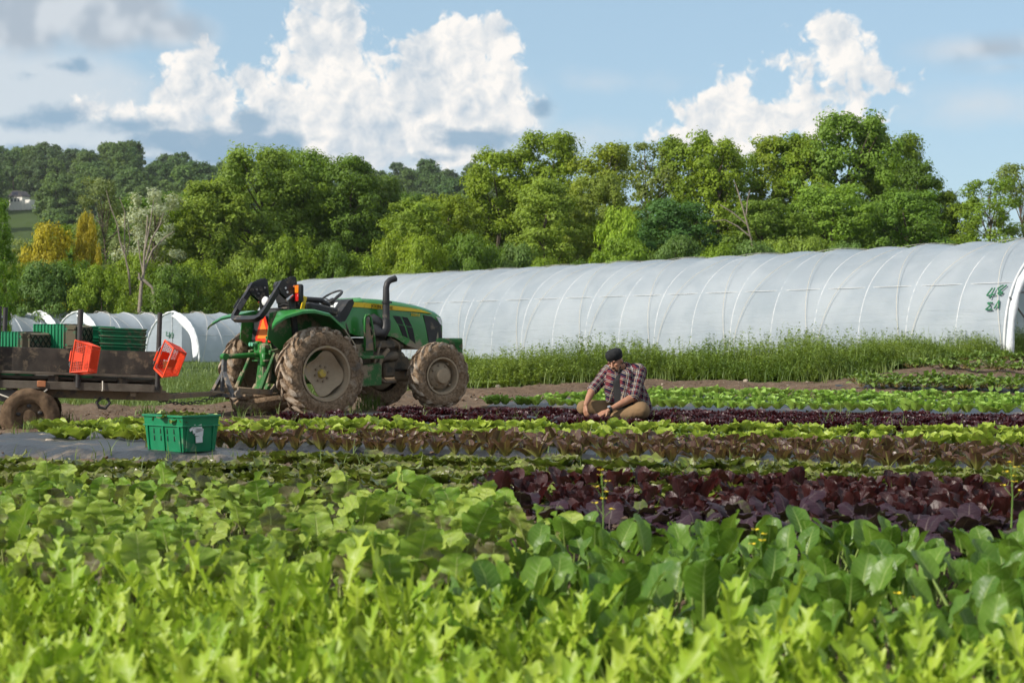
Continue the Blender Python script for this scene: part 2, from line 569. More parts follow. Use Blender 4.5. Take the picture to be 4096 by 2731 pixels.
# ploughed lip where the beds end and the weeds begin
ed = field_edge(GX.ravel()).reshape(GX.shape)
GZ = GZ + 0.10 * np.exp(-((GY - ed + 1.2) / 0.9) ** 2) * (0.6 + fbm(GX * 3, GY * 3, 2))
gr = sstep(-0.4, 0.8, GY - ed)
nx, ny = len(gx), len(gy)
ii = np.arange(nx * ny).reshape(ny, nx)
F = np.stack([ii[:-1, :-1], ii[:-1, 1:], ii[1:, 1:], ii[1:, :-1]], -1).reshape(-1, 4)
me = np_mesh('ground', np.stack([GX, GY, GZ], -1).reshape(-1, 3), F, True, {'grass': gr.ravel()})
tag(mobj('ground', me, m_soil), 'brown ploughed soil of the vegetable field running on as grass', kind='structure')

# ================================================================== black plastic mulch over the beds
m_mulch, N, out = newmat('mulch_film')
tc = N.new('ShaderNodeTexCoord'); P = tc.outputs['Object']
nn = N.noise(P, 5.0, 5.0, 0.65); dd = N.noise(P, 2.2, 6.0, 0.7)
mc = N.mix(N.step(0.50, 0.68, dd) * 0.8, (0.026, 0.029, 0.034, 1), (0.20, 0.16, 0.12, 1))
principled(N, out, mc, 0.42 + N.step(0.5, 0.7, dd) * 0.35, spec=0.45, normal=N.bump(nn + N.noise(P, 22.0, 3.0) * 0.4, 0.9, 0.03))
def mulch(a0, a1, b0, b1, label, h=0.06, margin=0.16, seed=0):
    """film over a bed; a = front edge left/right, b = back edge left/right (ground points)"""
    n, m = 130, 14
    s = np.linspace(0, 1, n); t = np.linspace(0, 1, m)
    A = np.outer(1 - s, a0) + np.outer(s, a1); B = np.outer(1 - s, b0) + np.outer(s, b1)
    w = (B - A)[:, None, :2]
    wl = np.linalg.norm(w, axis=2, keepdims=True)
    tt = (t[None, :, None] * (wl + 2 * margin) - margin) / wl
    XY = A[:, None, :2] + w * tt
    prof = np.minimum(1, np.minimum(t, 1 - t) / 0.16); prof = prof * prof * (3 - 2 * prof)
    X, Yy = XY[..., 0], XY[..., 1]
    Z = gz(X, Yy) - 0.07 + (0.07 + h) * prof[None, :] + 0.016 * fbm(X * 5 + seed, Yy * 5, 3) + 0.008 * np.sin(X * 9 + 4 * fbm(X + seed, Yy, 2))
    ii = np.arange(n * m).reshape(n, m)
    F = np.stack([ii[:-1, :-1], ii[1:, :-1], ii[1:, 1:], ii[:-1, 1:]], -1).reshape(-1, 4)
    o = mobj('plastic_mulch', np_mesh('plastic_mulch', np.stack([X, Yy, Z], -1).reshape(-1, 3), F), m_mulch)
    return tag(o, label, 'plastic mulch', 'black plastic films over the beds')
def P2(a): return np.array(a)
# rows: (front-left, front-right) ground points; measured where the plants meet the ground
def rowline(u0, v0, u1, v1, lift=0.06):
    a, b = gp(u0, v0, lift), gp(u1, v1, lift)
    return a, b + (b - a).normalized() * 0.9          # the beds run on past the edge of the picture
ROW = dict(
    lolla=[rowline(1150, 1674, 4250, 1726), rowline(1250, 1666, 4250, 1712), rowline(1330, 1659, 4250, 1700), rowline(1450, 1652, 4250, 1689), rowline(1560, 1646, 4250, 1680)],
    speck=[rowline(250, 1750, 4250, 1790), rowline(190, 1726, 4250, 1752)],
    brown=[rowline(870, 1782, 4250, 1884), rowline(860, 1766, 4250, 1856), rowline(850, 1750, 4250, 1828)],
    low=[rowline(1040, 1842, 4250, 1918), rowline(-60, 1872, 4250, 1945), rowline(-60, 1898, 2500, 1965), rowline(-60, 1935, 2150, 1998)],
    redrom=[rowline(1980, 1958, 4300, 1990), rowline(1960, 2003, 4300, 2036), rowline(2120, 2050, 4300, 2080), rowline(2300, 2095, 4300, 2125)],
    green=[rowline(1950, 1612, 4250, 1650), rowline(2200, 1597, 4250, 1632), rowline(2420, 1584, 4250, 1615), rowline(2600, 1572, 4250, 1598)],
    chard=[rowline(3450, 1540, 4250, 1556), rowline(3420, 1524, 4250, 1534), rowline(3400, 1509, 4250, 1515), rowline(3390, 1496, 4250, 1498)],
)
def bed(kind, lab, ext=0, **kw):
    r = ROW[kind]
    a0, a1 = P2(r[0][0]), P2(r[0][1]); b0, b1 = P2(r[-1][0]), P2(r[-1][1])
    if ext:
        a0 = a0 + (a0 - a1) / np.linalg.norm(a1 - a0) * ext; b0 = b0 + (b0 - b1) / np.linalg.norm(b1 - b0) * ext
    mulch(a0, a1, b0, b1, lab, **kw)
bed('lolla', 'black plastic film under the frilly dark red lettuce around the seated person', ext=0.2, seed=1)
bed('speck', 'black plastic film under the speckled yellow-green lettuce behind the green crate', ext=0.6, seed=2)
bed('green', 'black plastic film under the fresh green lettuce behind the seated person', ext=0.2, seed=3)
_r = ROW['chard']; _e = (P2(_r[0][0]) - P2(_r[0][1])) / np.linalg.norm(P2(_r[0][0]) - P2(_r[0][1])) * 0.5
mulch(P2(_r[0][0]) + _e, P2(_r[0][1]), P2(_r[1][0]) + _e, P2(_r[1][1]), 'short black plastic film under the farthest leafy row by the weeds', seed=4, margin=0.02, h=0.03)
_a0, _a1 = gp(-300, 1802), gp(1020, 1866); _b0, _b1 = gp(-300, 1748), gp(1020, 1824)
mulch(P2(_a0), P2(_a1), P2(_b0), P2(_b1), 'bare strip of dusty black plastic film on which the loaded green crate stands', margin=0.03, seed=5)
_a0, _a1 = gp(800, 1803), gp(4250, 1910); _b0, _b1 = gp(800, 1742), gp(4250, 1822)
mulch(P2(_a0), P2(_a1), P2(_b0), P2(_b1), 'black plastic film under the bronze romaine right of the loaded crate', margin=0.03, seed=8, h=0.05)
_a0, _a1 = gp(-300, 1950), gp(4250, 1990); _b0, _b1 = gp(-300, 1880), gp(4250, 1930)
mulch(P2(_a0), P2(_a1), P2(_b0), P2(_b1), 'black plastic film under the low bronze and green lettuce behind the mustard', margin=0.05, seed=6)

# ================================================================== stones and clods
m_stone = pmat('field_stone', (0.40, 0.34, 0.27), (0.27, 0.22, 0.17), 7.0, 0.9, spec=0.2, bump=0.5, bscale=14)
m_clod = pmat('soil_clod', (0.15, 0.10, 0.068), (0.09, 0.058, 0.038), 9.0, 0.95, spec=0.1)
def rock(seed, n=11, m=8):
    b = MB(); b.ball((0, 0, 0), 1.0, n, m)
    V = b.V[0]; r = np.random.default_rng(seed)
    for _ in range(5):
        d = r.normal(size=3); d /= np.linalg.norm(d)
        h = V @ d; c = r.uniform(0.45, 0.85)
        V = V - np.outer(np.maximum(h - c, 0), d) * 0.85
    V = V * (1 + 0.08 * r.normal(size=(len(V), 1)))
    b.V[0] = V * np.array([1, r.uniform(.65, .9), r.uniform(.5, .7)])
    return b.mesh('stone', 35)
rocks = [rock(i) for i in range(5)]
def stone(u, v, wpx, k, label, group=None):
    p = gp(u, v)
    s = wpx / FPX * p.y / 2
    o = mobj('stone', rocks[k % 5], m_stone, None, (p.x, p.y, p.z + s * 0.34), (0, 0, k * 1.7))
    o.scale = (s, s, s * 1.15)
    tag(o, label, 'stone', group)
stone(196, 1782, 58, 1, 'largest pale rock, on the bare black plastic near the trailer wheel')
stone(168, 1755, 46, 2, 'flat pale stone just behind the largest rock by the trailer wheel')
for i, (u, v, w) in enumerate([(372, 1768, 30), (430, 1787, 34), (360, 1777, 18), (735, 1690, 12), (2980, 1500, 26), (2985, 1528, 28), (3060, 1502, 20), (3500, 1538, 24), (3830, 1540, 22), (4010, 1540, 26),
                               (3380, 1468, 22), (3460, 1466, 18), (2650, 1540, 16), (1990, 1548, 22), (1905, 1600, 14), (1930, 1592, 16), (2140, 1560, 14), (850, 1812, 22), (890, 1808, 14), (960, 1805, 12),
                               (300, 1905, 20), (120, 1895, 16), (60, 1760, 22), (1010, 1836, 16), (3230, 1530, 14), (2850, 1535, 12), (3150, 1490, 14)]):
    stone(u, v, w, i, 'small pale field stone lying loose on the brown soil', 'small field stones on the soil')
# loose clods, nobody could count them
cl = rock(31, 6, 4)
cv = np.array([v.co for v in cl.vertices]); cf = [tuple(p.vertices) for p in cl.polygons]
tri = np.array([f for f in cf if len(f) == 3]); qd = np.array([f for f in cf if len(f) == 4])
K = 5200
cx = rng.uniform(-8, 9.5, K); cy = rng.uniform(13, 42, K)
eds = field_edge(cx)
keep = (cy < eds + 0.5)
near_lip = np.abs(cy - eds + 1.5) < 2.2
keep &= (near_lip | (rng.random(K) < 0.4))
cx, cy = cx[keep], cy[keep]; K = len(cx)
sz = rng.uniform(0.008, 0.034, K) * (1 + (rng.random(K) < 0.06) * 1.1)
cz = gz(cx, cy) + 0.01 + 0.05 * fbm(cx * 1.4, cy * 1.4, 3)
an = rng.uniform(0, 6.28, K)
ca, sa = np.cos(an), np.sin(an)
V = np.empty((K, len(cv), 3))
V[..., 0] = cx[:, None] + sz[:, None] * (cv[None, :, 0] * ca[:, None] - cv[None, :, 1] * sa[:, None])
V[..., 1] = cy[:, None] + sz[:, None] * (cv[None, :, 0] * sa[:, None] + cv[None, :, 1] * ca[:, None])
V[..., 2] = cz[:, None] + sz[:, None] * cv[None, :, 2]
offs = (np.arange(K) * len(cv))[:, None, None]
me = np_mesh('soil_clods', V.reshape(-1, 3), [(tri[None] + offs).reshape(-1, 3), (qd[None] + offs).reshape(-1, 4)], False)
tag(mobj('soil_clods', me, m_clod), 'loose brown clods of soil scattered between the beds', 'soil', kind='stuff')
# ================================================================== crops
def leafmat(name, c1, c2, vein, rough=0.45, trans=0.3, tcol=None, spec=0.4, speck=None, vw=0.05, vm=0.6, edge=None, bump=0.25, hue_n=None, spsc=30.0, basec=None):
    m, N, out = newmat(name)
    oi = N.new('ShaderNodeObjectInfo')
    r = (E(N, oi.outputs['Random']) + E(N, N.attr('rnd').outputs['Fac'])).fract()
    x, y, z = N.sep(N.attr('luv').outputs['Vector'])
    tc = N.new('ShaderNodeTexCoord'); P = tc.outputs['Object']
    n = N.noise(P, 22.0, 3.0, 0.6)
    col = N.mix((r * 0.75 + (n - 0.5) * 0.9 + 0.12).clamp(), tuple(c1), tuple(c2))
    ax = x.abs()
    if hue_n is not None:     # some leaves stained with another colour: (colour, share)
        s1 = N.step(1 - hue_n[1] - 0.12, 1 - hue_n[1] + 0.12, (r * 7.13).fract() + (N.noise(P, 14.0, 3.0) - 0.5) * 0.7)
        col = N.mix(s1 * 0.85, col, tuple(hue_n[0]))
    if edge is not None:
        col = N.mix(N.step(edge[1], 1.05, ax.max(y * 0.98) + (n - 0.5) * 0.5) * edge[2], col, tuple(edge[0]))
    if basec is not None: col = N.mix(N.step(0.62, 0.15, y + (n - 0.5) * 0.5) * 0.85, col, tuple(basec))
    if speck is not None:
        sp = N.noise(P, spsc, 4.0, 0.7)
        col = N.mix(N.step(speck[1], speck[1] + 0.09, sp + (r - 0.5) * 0.12) * speck[2], col, tuple(speck[0]))
    sv = ((y - ax * 0.22) * 6.5).fract()
    side = N.step(0.10, 0.02, (sv - 0.5).abs()) * N.step(0.98, 0.5, ax)
    mid = N.step(vw * 1.6, vw * 0.5, ax * (0.35 + y.abs()) )
    pet = N.step(0.0, -0.02, y)
    vm_ = mid.max(side * 0.42).max(pet)
    col = N.mix(vm_ * vm, col, tuple(vein))
    hgt = vm_ * -0.6 + N.noise(P, 60.0, 2.0) * 0.5 + side * -0.4
    nr = N.bump(hgt, bump, 0.006)
    b = principled(N, None, col, rough, spec=spec, normal=nr)
    if trans > 0:
        t = N.new('ShaderNodeBsdfTranslucent')
        if tcol is None: tc_ = N.mix(0.35, col, (0.30, 0.45, 0.03, 1))
        else: tc_ = N.mix(0.6, col, tuple(tcol))
        N.put(t.inputs['Color'], tc_)
        mx = N.new('ShaderNodeMixShader'); mx.inputs[0].default_value = trans
        N.link(b.outputs[0], mx.inputs[1]); N.link(t.outputs[0], mx.inputs[2])
        N.link(mx.outputs[0], out.inputs['Surface'])
    else:
        N.link(b.outputs[0], out.inputs['Surface'])
    return m

def leaf_arrays(L, W, p=0.7, q=0.4, pet=0.0, pw=0.006, arch=0.6, cup=0.25, ruf=0.0, rf=5.0, lob=0.0, ln=6, n=9, m=3, seed=0, pucker=0.0, twist=0.0, fwd=0.0, rnd_tip=False):
    r = np.random.default_rng(seed)
    t = np.linspace(0, 1, n + 1); s = np.linspace(-1, 1, 2 * m + 1)
    if rnd_tip:      # round spoon shape: p sets where it is widest
        t = 1 - (1 - t) ** 1.35
        w = np.sqrt(np.clip(1 - np.abs(2 * (t * 0.985 + 0.015) ** p - 1) ** 2.3, 0, 1)) + 0.02
    else:
        w = (t + 0.02) ** p * (1.0 - t + 0.006) ** q
    w = w / w.max() * W / 2
    ph = r.uniform(0, 6.28, 4)
    T, S = np.meshgrid(t, s, indexing='ij')
    Wd = np.repeat(w[:, None], 2 * m + 1, 1)
    push = 0
    if lob > 0:
        k = T * ln + np.where(S < 0, 0.37, 0.0)
        tooth = np.abs((k % 1.0) - 0.5) * 2           # 1 at notches, 0 at tips
        jag = 0.75 + 0.25 * np.sin(k // 1 * 2.3 + ph[0])
        Wd = Wd * (1 - lob * tooth ** (0.6 if lob > 0.5 else 1.0) * jag * np.abs(S) ** 0.8)
        push = fwd * L * (1 - tooth) * np.abs(S) ** 1.5 * (T < 0.97)
    X = S * Wd
    Y = T * L + push
    Z = cup * Wd * np.abs(S) ** 1.6
    if ruf: Z = Z + ruf * np.abs(S) ** 2 * np.sin(2 * PI * rf * T + ph[1] + np.sign(S) * ph[2]) + ruf * .5 * np.abs(S) ** 2 * np.sin(2 * PI * rf * 1.9 * T + ph[3])
    if pucker: Z = Z + pucker * (vnoise(X * 60 + seed * 3.1, Y * 60) + .6 * vnoise(X * 120 + seed, Y * 120))
    a = arch * np.clip(Y / L, 0, 1.2)
    # bend: position along arc with local normal offset
    yy = np.where(abs(arch) > 1e-3, L / arch * np.sin(a), Y); zz = np.where(abs(arch) > 1e-3, L / arch * (np.cos(a) - 1), 0)
    Yb = yy + Z * np.sin(a); Zb = zz + Z * np.cos(a)
    tw = twist * T
    Xb = X * np.cos(tw); Zb = Zb + X * np.sin(tw)
    V = np.stack([Xb, Yb + pet, Zb], -1).reshape(-1, 3)
    uv = np.stack([S, T, np.zeros_like(S)], -1).reshape(-1, 3)
    ii = np.arange((n + 1) * (2 * m + 1)).reshape(n + 1, 2 * m + 1)
    F = np.stack([ii[:-1, :-1], ii[:-1, 1:], ii[1:, 1:], ii[1:, :-1]], -1).reshape(-1, 4)
    if pet > 0:
        st = len(V); ring = []
        for k, (yy_, sc_) in enumerate(((0.0, 1.35), (0.5, 0.95), (1.0 + 0.18 * L / pet, 0.55))):
            for j in range(4):
                an = 2 * PI * (j + .5) / 4
                ring.append((pw * sc_ * math.cos(an) * 1.25, yy_ * pet, pw * sc_ * math.sin(an) - pw * 0.3))
        V = np.concatenate([V, ring]); uv = np.concatenate([uv, np.tile([[0, -1.0, 0]], (12, 1))])
        F = np.concatenate([F, np.array([(st + i * 4 + j, st + i * 4 + (j + 1) % 4, st + (i + 1) * 4 + (j + 1) % 4, st + (i + 1) * 4 + j) for i in range(2) for j in range(4)])])
    return V, F, uv
def leaf_set(name, mat, k, **kw):
    res = []
    for i in range(k):
        r = np.random.default_rng(i * 7 + len(name))
        a = dict(kw); a['seed'] = i * 13 + 5
        for key in ('L', 'W', 'arch', 'cup', 'pet'):
            if key in a: a[key] = a[key] * r.uniform(0.82, 1.18)
        a['twist'] = r.uniform(-0.5, 0.5) * kw.get('twist', 0.6)
        V, F, uv = leaf_arrays(**a)
        me = np_mesh(name, V, F, True, {'luv': uv, 'rnd': np.zeros(len(V))})
        me.materials.append(mat)
        res.append((me, V, F, uv))
    return res
def rosette(n, t_in, t_out, s_in=0.6, s_out=1.0, jit=0.2, r0=0.01, r=None):
    """leaf transforms: list of (phi, tilt, scale, radius, roll)"""
    r = r or random
    ph = r.uniform(0, 6.28); res = []
    for i in range(n):
        k = i / max(1, n - 1)
        res.append((ph + i * 2.39996 + r.uniform(-jit, jit), RAD(t_in + (t_out - t_in) * k) + r.uniform(-jit, jit) * 0.6, (s_in + (s_out - s_in) * k) * r.uniform(.88, 1.12), r0 * (0.4 + k), r.uniform(-jit, jit)))
    return res
def leaf_matrix(phi, tilt, s, r0, roll):
    return Matrix.Rotation(phi, 4, 'Z') @ Matrix.Translation((0, r0, 0)) @ Matrix.Rotation(tilt, 4, 'X') @ Matrix.Rotation(roll, 4, 'Y') @ Matrix.Scale(s, 4)
def plant_tree(name, leaves, ros, loc, label, cat, group, scale=1.0, lean=0.06):
    o = empty(name, loc, (random.uniform(-lean, lean), random.uniform(-lean, lean), 0))
    o.scale = (scale,) * 3
    tag(o, label, cat, group)
    for t in ros:
        c = bpy.data.objects.new('leaf', random.choice(leaves)[0])
        COL.objects.link(c); c.parent = o
        c.matrix_basis = leaf_matrix(*t)
    return o
def plant_mesh(name, leaves, ros, mat):
    Vs, Fs, us, rs = [], [], [], []; n = 0
    for t in ros:
        me, V, F, uv = random.choice(leaves)
        M = np.array(leaf_matrix(*t))
        Vs.append(V @ M[:3, :3].T + M[:3, 3]); Fs.append(F + n); us.append(uv); rs.append(np.full(len(V), random.random() * 0.5))
        n += len(V)
    me = np_mesh(name, np.concatenate(Vs), np.concatenate(Fs), True, {'luv': np.concatenate(us), 'rnd': np.concatenate(rs)})
    me.materials.append(mat)
    return me
def along(line, spacing, jit=0.25, cross=0.06, u_skip=None):
    a, b = line
    L = (b - a).length; n = int(L / spacing)
    d = (b - a) / L; nrm = Vector((-d.y, d.x, 0))
    for i in range(n + 1):
        p = a + d * (spacing * (i + random.uniform(-jit, jit))) + nrm * random.uniform(-cross, cross)
        p.z = float(gz(p.x, p.y)) + 0.045
        yield p
def upix(p): return UC + FPX * p.x / p.y

# ---- frilly dark red lettuce (small heads, joined leaves)
m_lolla = leafmat('lolla_leaf', (0.060, 0.012, 0.016), (0.022, 0.008, 0.012), (0.09, 0.03, 0.035), rough=0.38, trans=0.16, tcol=(0.25, 0.03, 0.03), spec=0.55, bump=0.4)
lv = leaf_set('lolla_leaf', m_lolla, 5, L=0.10, W=0.115, p=1.0, rnd_tip=True, arch=0.7, cup=0.3, ruf=0.014, rf=3.2, n=11, m=3)
heads = [plant_mesh('lolla_head', lv, rosette(15, 78, 8, 0.65, 1.05, 0.35), m_lolla) for _ in range(6)]
PERSON_SPOT = wp(2430, 1640, 21.5)
def rows(kind, spacing, fn, jit=0.25, cross=0.05):
    for k, line in enumerate(ROW[kind]):
        for p in along(line, spacing, jit, cross):
            if -250 < upix(p) < 4800: fn(k, p)
def put_head(name, me, p, s, label, cat, group):
    o = bpy.data.objects.new(name, me); COL.objects.link(o)
    o.location = p; o.rotation_euler = (random.uniform(-.12, .12), random.uniform(-.12, .12), random.uniform(0, 6.28))
    o.scale = (s * random.uniform(.92, 1.08), s * random.uniform(.92, 1.08), s * random.uniform(.88, 1.15))
    return tag(o, label, cat, group)
def f_lolla(k, p):
    if (Vector((p.x, p.y)) - Vector((PERSON_SPOT.x + 0.02, PERSON_SPOT.y + .17))).length < 0.30: return
    if k in (1, 2, 3) and upix(p) < 2320 and random.random() < (0.55, 0.85, 0.6)[k - 1]: return
    put_head('red_lettuce', random.choice(heads), p, random.uniform(1.25, 1.6), 'frilly dark red lettuce head in the bed around the seated person', 'lettuce', 'frilly dark red lettuces')
rows('lolla', 0.155, f_lolla, cross=0.07)

# ---- speckled yellow-green lettuce
m_speck = leafmat('speckled_leaf', (0.36, 0.44, 0.060), (0.25, 0.35, 0.040), (0.46, 0.52, 0.16), rough=0.42, trans=0.30, speck=((0.16, 0.10, 0.035), 0.56, 0.75), vm=0.35, bump=0.6, spsc=38.0)
lv_speck = leaf_set('speckled_leaf', m_speck, 6, L=0.17, W=0.165, p=0.9, rnd_tip=True, arch=0.9, cup=0.45, ruf=0.014, rf=2.2, n=8, m=3, pucker=0.006)
def f_speck(k, p):
    plant_tree('speckled_lettuce', lv_speck, rosette(10, 100, 40, 0.6, 1.05, 0.34, 0.03), p, 'speckled yellow-green lettuce head in the double row in front of the seated person', 'lettuce', 'speckled yellow-green lettuces', random.uniform(1.0, 1.3))
rows('speck', 0.235, f_speck)

# ---- bronze romaine, upright, green ribs
m_brown = leafmat('bronze_leaf', (0.105, 0.052, 0.036), (0.062, 0.030, 0.027), (0.26, 0.27, 0.07), rough=0.36, trans=0.22, tcol=(0.30, 0.20, 0.05), spec=0.5, vw=0.11, vm=0.75, speck=((0.13, 0.12, 0.04), 0.58, 0.4), spsc=16.0, basec=(0.17, 0.20, 0.04))
lv_brown = leaf_set('bronze_leaf', m_brown, 6, L=0.20, W=0.11, p=1.3, rnd_tip=True, arch=0.6, cup=0.45, ruf=0.006, rf=3, n=7, m=2)
def f_brown(k, p):
    plant_tree('bronze_romaine', lv_brown, rosette(8, 94, 50, 0.75, 1.1, 0.3, 0.018), p, 'bronze-brown romaine with green ribs in the rows behind the low lettuce', 'lettuce', 'bronze romaine lettuces', random.uniform(0.8, 1.05))
rows('brown', 0.175, f_brown, cross=0.07)

# ---- low bronze and green lettuce
m_low = leafmat('low_leaf', (0.24, 0.33, 0.035), (0.15, 0.20, 0.032), (0.24, 0.30, 0.08), rough=0.36, trans=0.2, spec=0.5, edge=((0.095, 0.068, 0.032), 0.45, 0.75), vm=0.3, speck=((0.06, 0.045, 0.025), 0.56, 0.7), bump=0.5)
lv_low = leaf_set('low_leaf', m_low, 6, L=0.14, W=0.125, p=0.95, rnd_tip=True, arch=0.9, cup=0.35, ruf=0.010, rf=3, n=7, m=2, pucker=0.005)
low_heads = [plant_mesh('low_head', lv_low, rosette(13, 82, 15, 0.6, 1.1, 0.3, 0.02), m_low) for _ in range(6)]
rows('low', 0.165, lambda k, p: put_head('low_lettuce', random.choice(low_heads), p, random.uniform(1.1, 1.5), 'low bronze-edged green lettuce head in the bed just behind the mustard and red romaine', 'lettuce', 'low bronze and green lettuces'), cross=0.12)

# ---- fresh green lettuce beyond the seated person
m_green = leafmat('green_lettuce_leaf', (0.20, 0.36, 0.045), (0.30, 0.44, 0.09), (0.36, 0.48, 0.16), rough=0.4, trans=0.28, vm=0.5, bump=0.3)
lv_green = leaf_set('green_lettuce_leaf', m_green, 5, L=0.17, W=0.125, p=1.25, rnd_tip=True, arch=0.6, cup=0.4, ruf=0.006, rf=2.5, n=8, m=2)
green_heads = [plant_mesh('green_head', lv_green, rosette(12, 98, 44, 0.7, 1.05, 0.32, 0.03), m_green) for _ in range(6)]
rows('green', 0.19, lambda k, p: put_head('green_lettuce', random.choice(green_heads), p, random.uniform(0.85, 1.1), 'fresh green lettuce head in the bed behind the seated person', 'lettuce', 'fresh green lettuces'))
# ---- farthest row: small chard-like plants
m_chard = leafmat('chard_leaf', (0.12, 0.22, 0.035), (0.19, 0.29, 0.05), (0.28, 0.12, 0.08), rough=0.4, trans=0.25, vm=0.6)
lv_ch = leaf_set('chard_leaf', m_chard, 4, L=0.15, W=0.07, p=0.7, q=0.45, pet=0.06, arch=1.0, cup=0.2, ruf=0.008, n=6, m=2)
ch_heads = [plant_mesh('chard_head', lv_ch, rosette(11, 80, 20, 0.7, 1.1, 0.35, 0.015), m_chard) for _ in range(4)]
rows('chard', 0.17, lambda k, p: put_head('young_chard', random.choice(ch_heads), p, random.uniform(1.2, 1.7), 'small leafy chard-like plant in the farthest row along the weeds', 'chard', 'farthest row of leafy plants'), cross=0.12)

# ---- dark red romaine
m_red = leafmat('red_romaine_leaf', (0.048, 0.013, 0.012), (0.022, 0.010, 0.014), (0.085, 0.03, 0.03), rough=0.46, trans=0.14, tcol=(0.24, 0.025, 0.02), spec=0.42, vm=0.35, bump=0.7)
lv_red = leaf_set('red_romaine_leaf', m_red, 6, L=0.165, W=0.098, p=1.0, rnd_tip=True, arch=0.3, cup=0.5, ruf=0.007, rf=3, n=10, m=3, pucker=0.008)
def f_red(k, p):
    plant_tree('red_romaine', lv_red, rosette(9, 98, 56, 0.75, 1.1, 0.32, 0.022), p, 'glossy dark red romaine in the rows behind the purple and dark green leaves', 'lettuce', 'dark red romaine lettuces', random.uniform(0.85, 1.15))
rows('redrom', 0.17, f_red, cross=0.10)
p = gp(1885, 2010); plant_tree('red_romaine', lv_red, rosette(9, 80, 35, 0.75, 1.05, 0.28, 0.02), p, 'single dark red romaine at the left end of its rows', 'lettuce', 'dark red romaine lettuces', 0.95)
p = gp(1690, 2015); plant_tree('bronze_romaine', lv_brown, rosette(9, 80, 35, 0.75, 1.05, 0.28, 0.02), p, 'single reddish-brown romaine standing among the low lettuces', 'lettuce', None, 1.1)

# ---- purple pak choi
m_purp = leafmat('purple_leaf', (0.036, 0.015, 0.026), (0.022, 0.011, 0.019), (0.15, 0.12, 0.11), rough=0.62, trans=0.10, tcol=(0.2, 0.14, 0.05), spec=0.22, vw=0.04, vm=0.5, hue_n=((0.10, 0.13, 0.03), 0.10))
lv_purp = leaf_set('purple_leaf', m_purp, 6, L=0.145, W=0.115, p=0.9, rnd_tip=True, pet=0.10, pw=0.007, arch=1.1, cup=-0.2, ruf=0.008, rf=2.2, n=10, m=3, pucker=0.006)
def f_purp(k, p):
    plant_tree('purple_pak_choi', lv_purp, rosette(9, 78, 28, 0.75, 1.05, 0.3, 0.02), p, 'purple-leaved pak choi between the red romaine and the dark green leaves', 'pak choi', 'purple pak choi plants', random.uniform(1.0, 1.3))
for ln_ in (rowline(2060, 2118, 4300, 2170), rowline(2120, 2165, 4300, 2225), rowline(2700, 2245, 4300, 2285)):
    for p in along(ln_, 0.21, 0.3, 0.05): f_purp(0, p)
for (u, v) in ((640, 2085), (720, 2090), (800, 2070), (300, 2120), (1290, 2090), (560, 2060), (900, 2085)):
    plant_tree('purple_pak_choi', lv_purp, rosette(7, 78, 30, 0.7, 1.0, 0.3, 0.02), gp(u, v), 'purple-leaved plant showing between the mustard leaves', 'pak choi', 'purple plants in the mustard bed', 1.0)

# ---- frilly mustard, left
m_must = leafmat('mustard_leaf', (0.115, 0.235, 0.022), (0.35, 0.43, 0.075), (0.44, 0.50, 0.18), rough=0.5, trans=0.34, spec=0.3, vw=0.035, vm=0.55, hue_n=((0.080, 0.045, 0.040), 0.22), bump=0.8)
lv_must = leaf_set('mustard_leaf', m_must, 9, L=0.112, W=0.105, p=0.95, rnd_tip=True, pet=0.13, pw=0.0045, arch=0.22, cup=0.22, ruf=0.010, rf=2.0, lob=0.11, ln=8, n=32, m=3, fwd=0.012, pucker=0.006)
def f_must(p, n=7, label='frilly green mustard plant in the bed on the left'):
    plant_tree('mustard_plant', lv_must, rosette(n, 104, 66, 0.65, 1.2, 0.45, 0.045), p, label, 'mustard', 'frilly mustard plants', random.uniform(0.8, 1.25))
def bound(u_, Y):   # mustard gives way to dark green leaves along a slanting line
    return u_ > np.interp(Y, [5.0, 7.0, 7.8, 8.3, 8.9, 10.5], [1780, 1980, 2250, 2330, 1960, 1840])
for i, Y0 in enumerate(np.arange(6.15, 10.35, 0.33)):
    Xl, Xr = -(2250 / FPX) * Y0 * 1.0, 0.95
    for x in np.arange(Xl, Xr, 0.30):
        x_ = x + random.uniform(-.09, .09) + (i % 2) * .13
        y_ = Y0 - 0.17 * x_ + random.uniform(-.09, .09) - 0.15
        u_ = UC + FPX * x_ / y_
        if u_ < -250 or bound(u_, y_): continue
        f_must((x_, y_, float(gz(x_, y_)) + 0.0), 10)
# a few that stand out
for (u, v, Y, s_, lab) in ((1612, 2075, 9.6, 1.2, 'tall mustard plant with one big pale upright leaf in front of the low lettuce'), (2010, 2150, 8.4, 1.2, 'big frilly mustard plant at the right end of its bed, before the red romaine'), (560, 2110, 9.4, 1.2, 'pale mustard plant standing above its neighbours below the crate')):
    plant_tree('mustard_plant', lv_must, rosette(6, 100, 70, 1.0, 1.25, 0.2, 0.02), tuple(wp(u, v, Y))[:2] + (0.0,), lab, 'mustard', 'frilly mustard plants', s_)
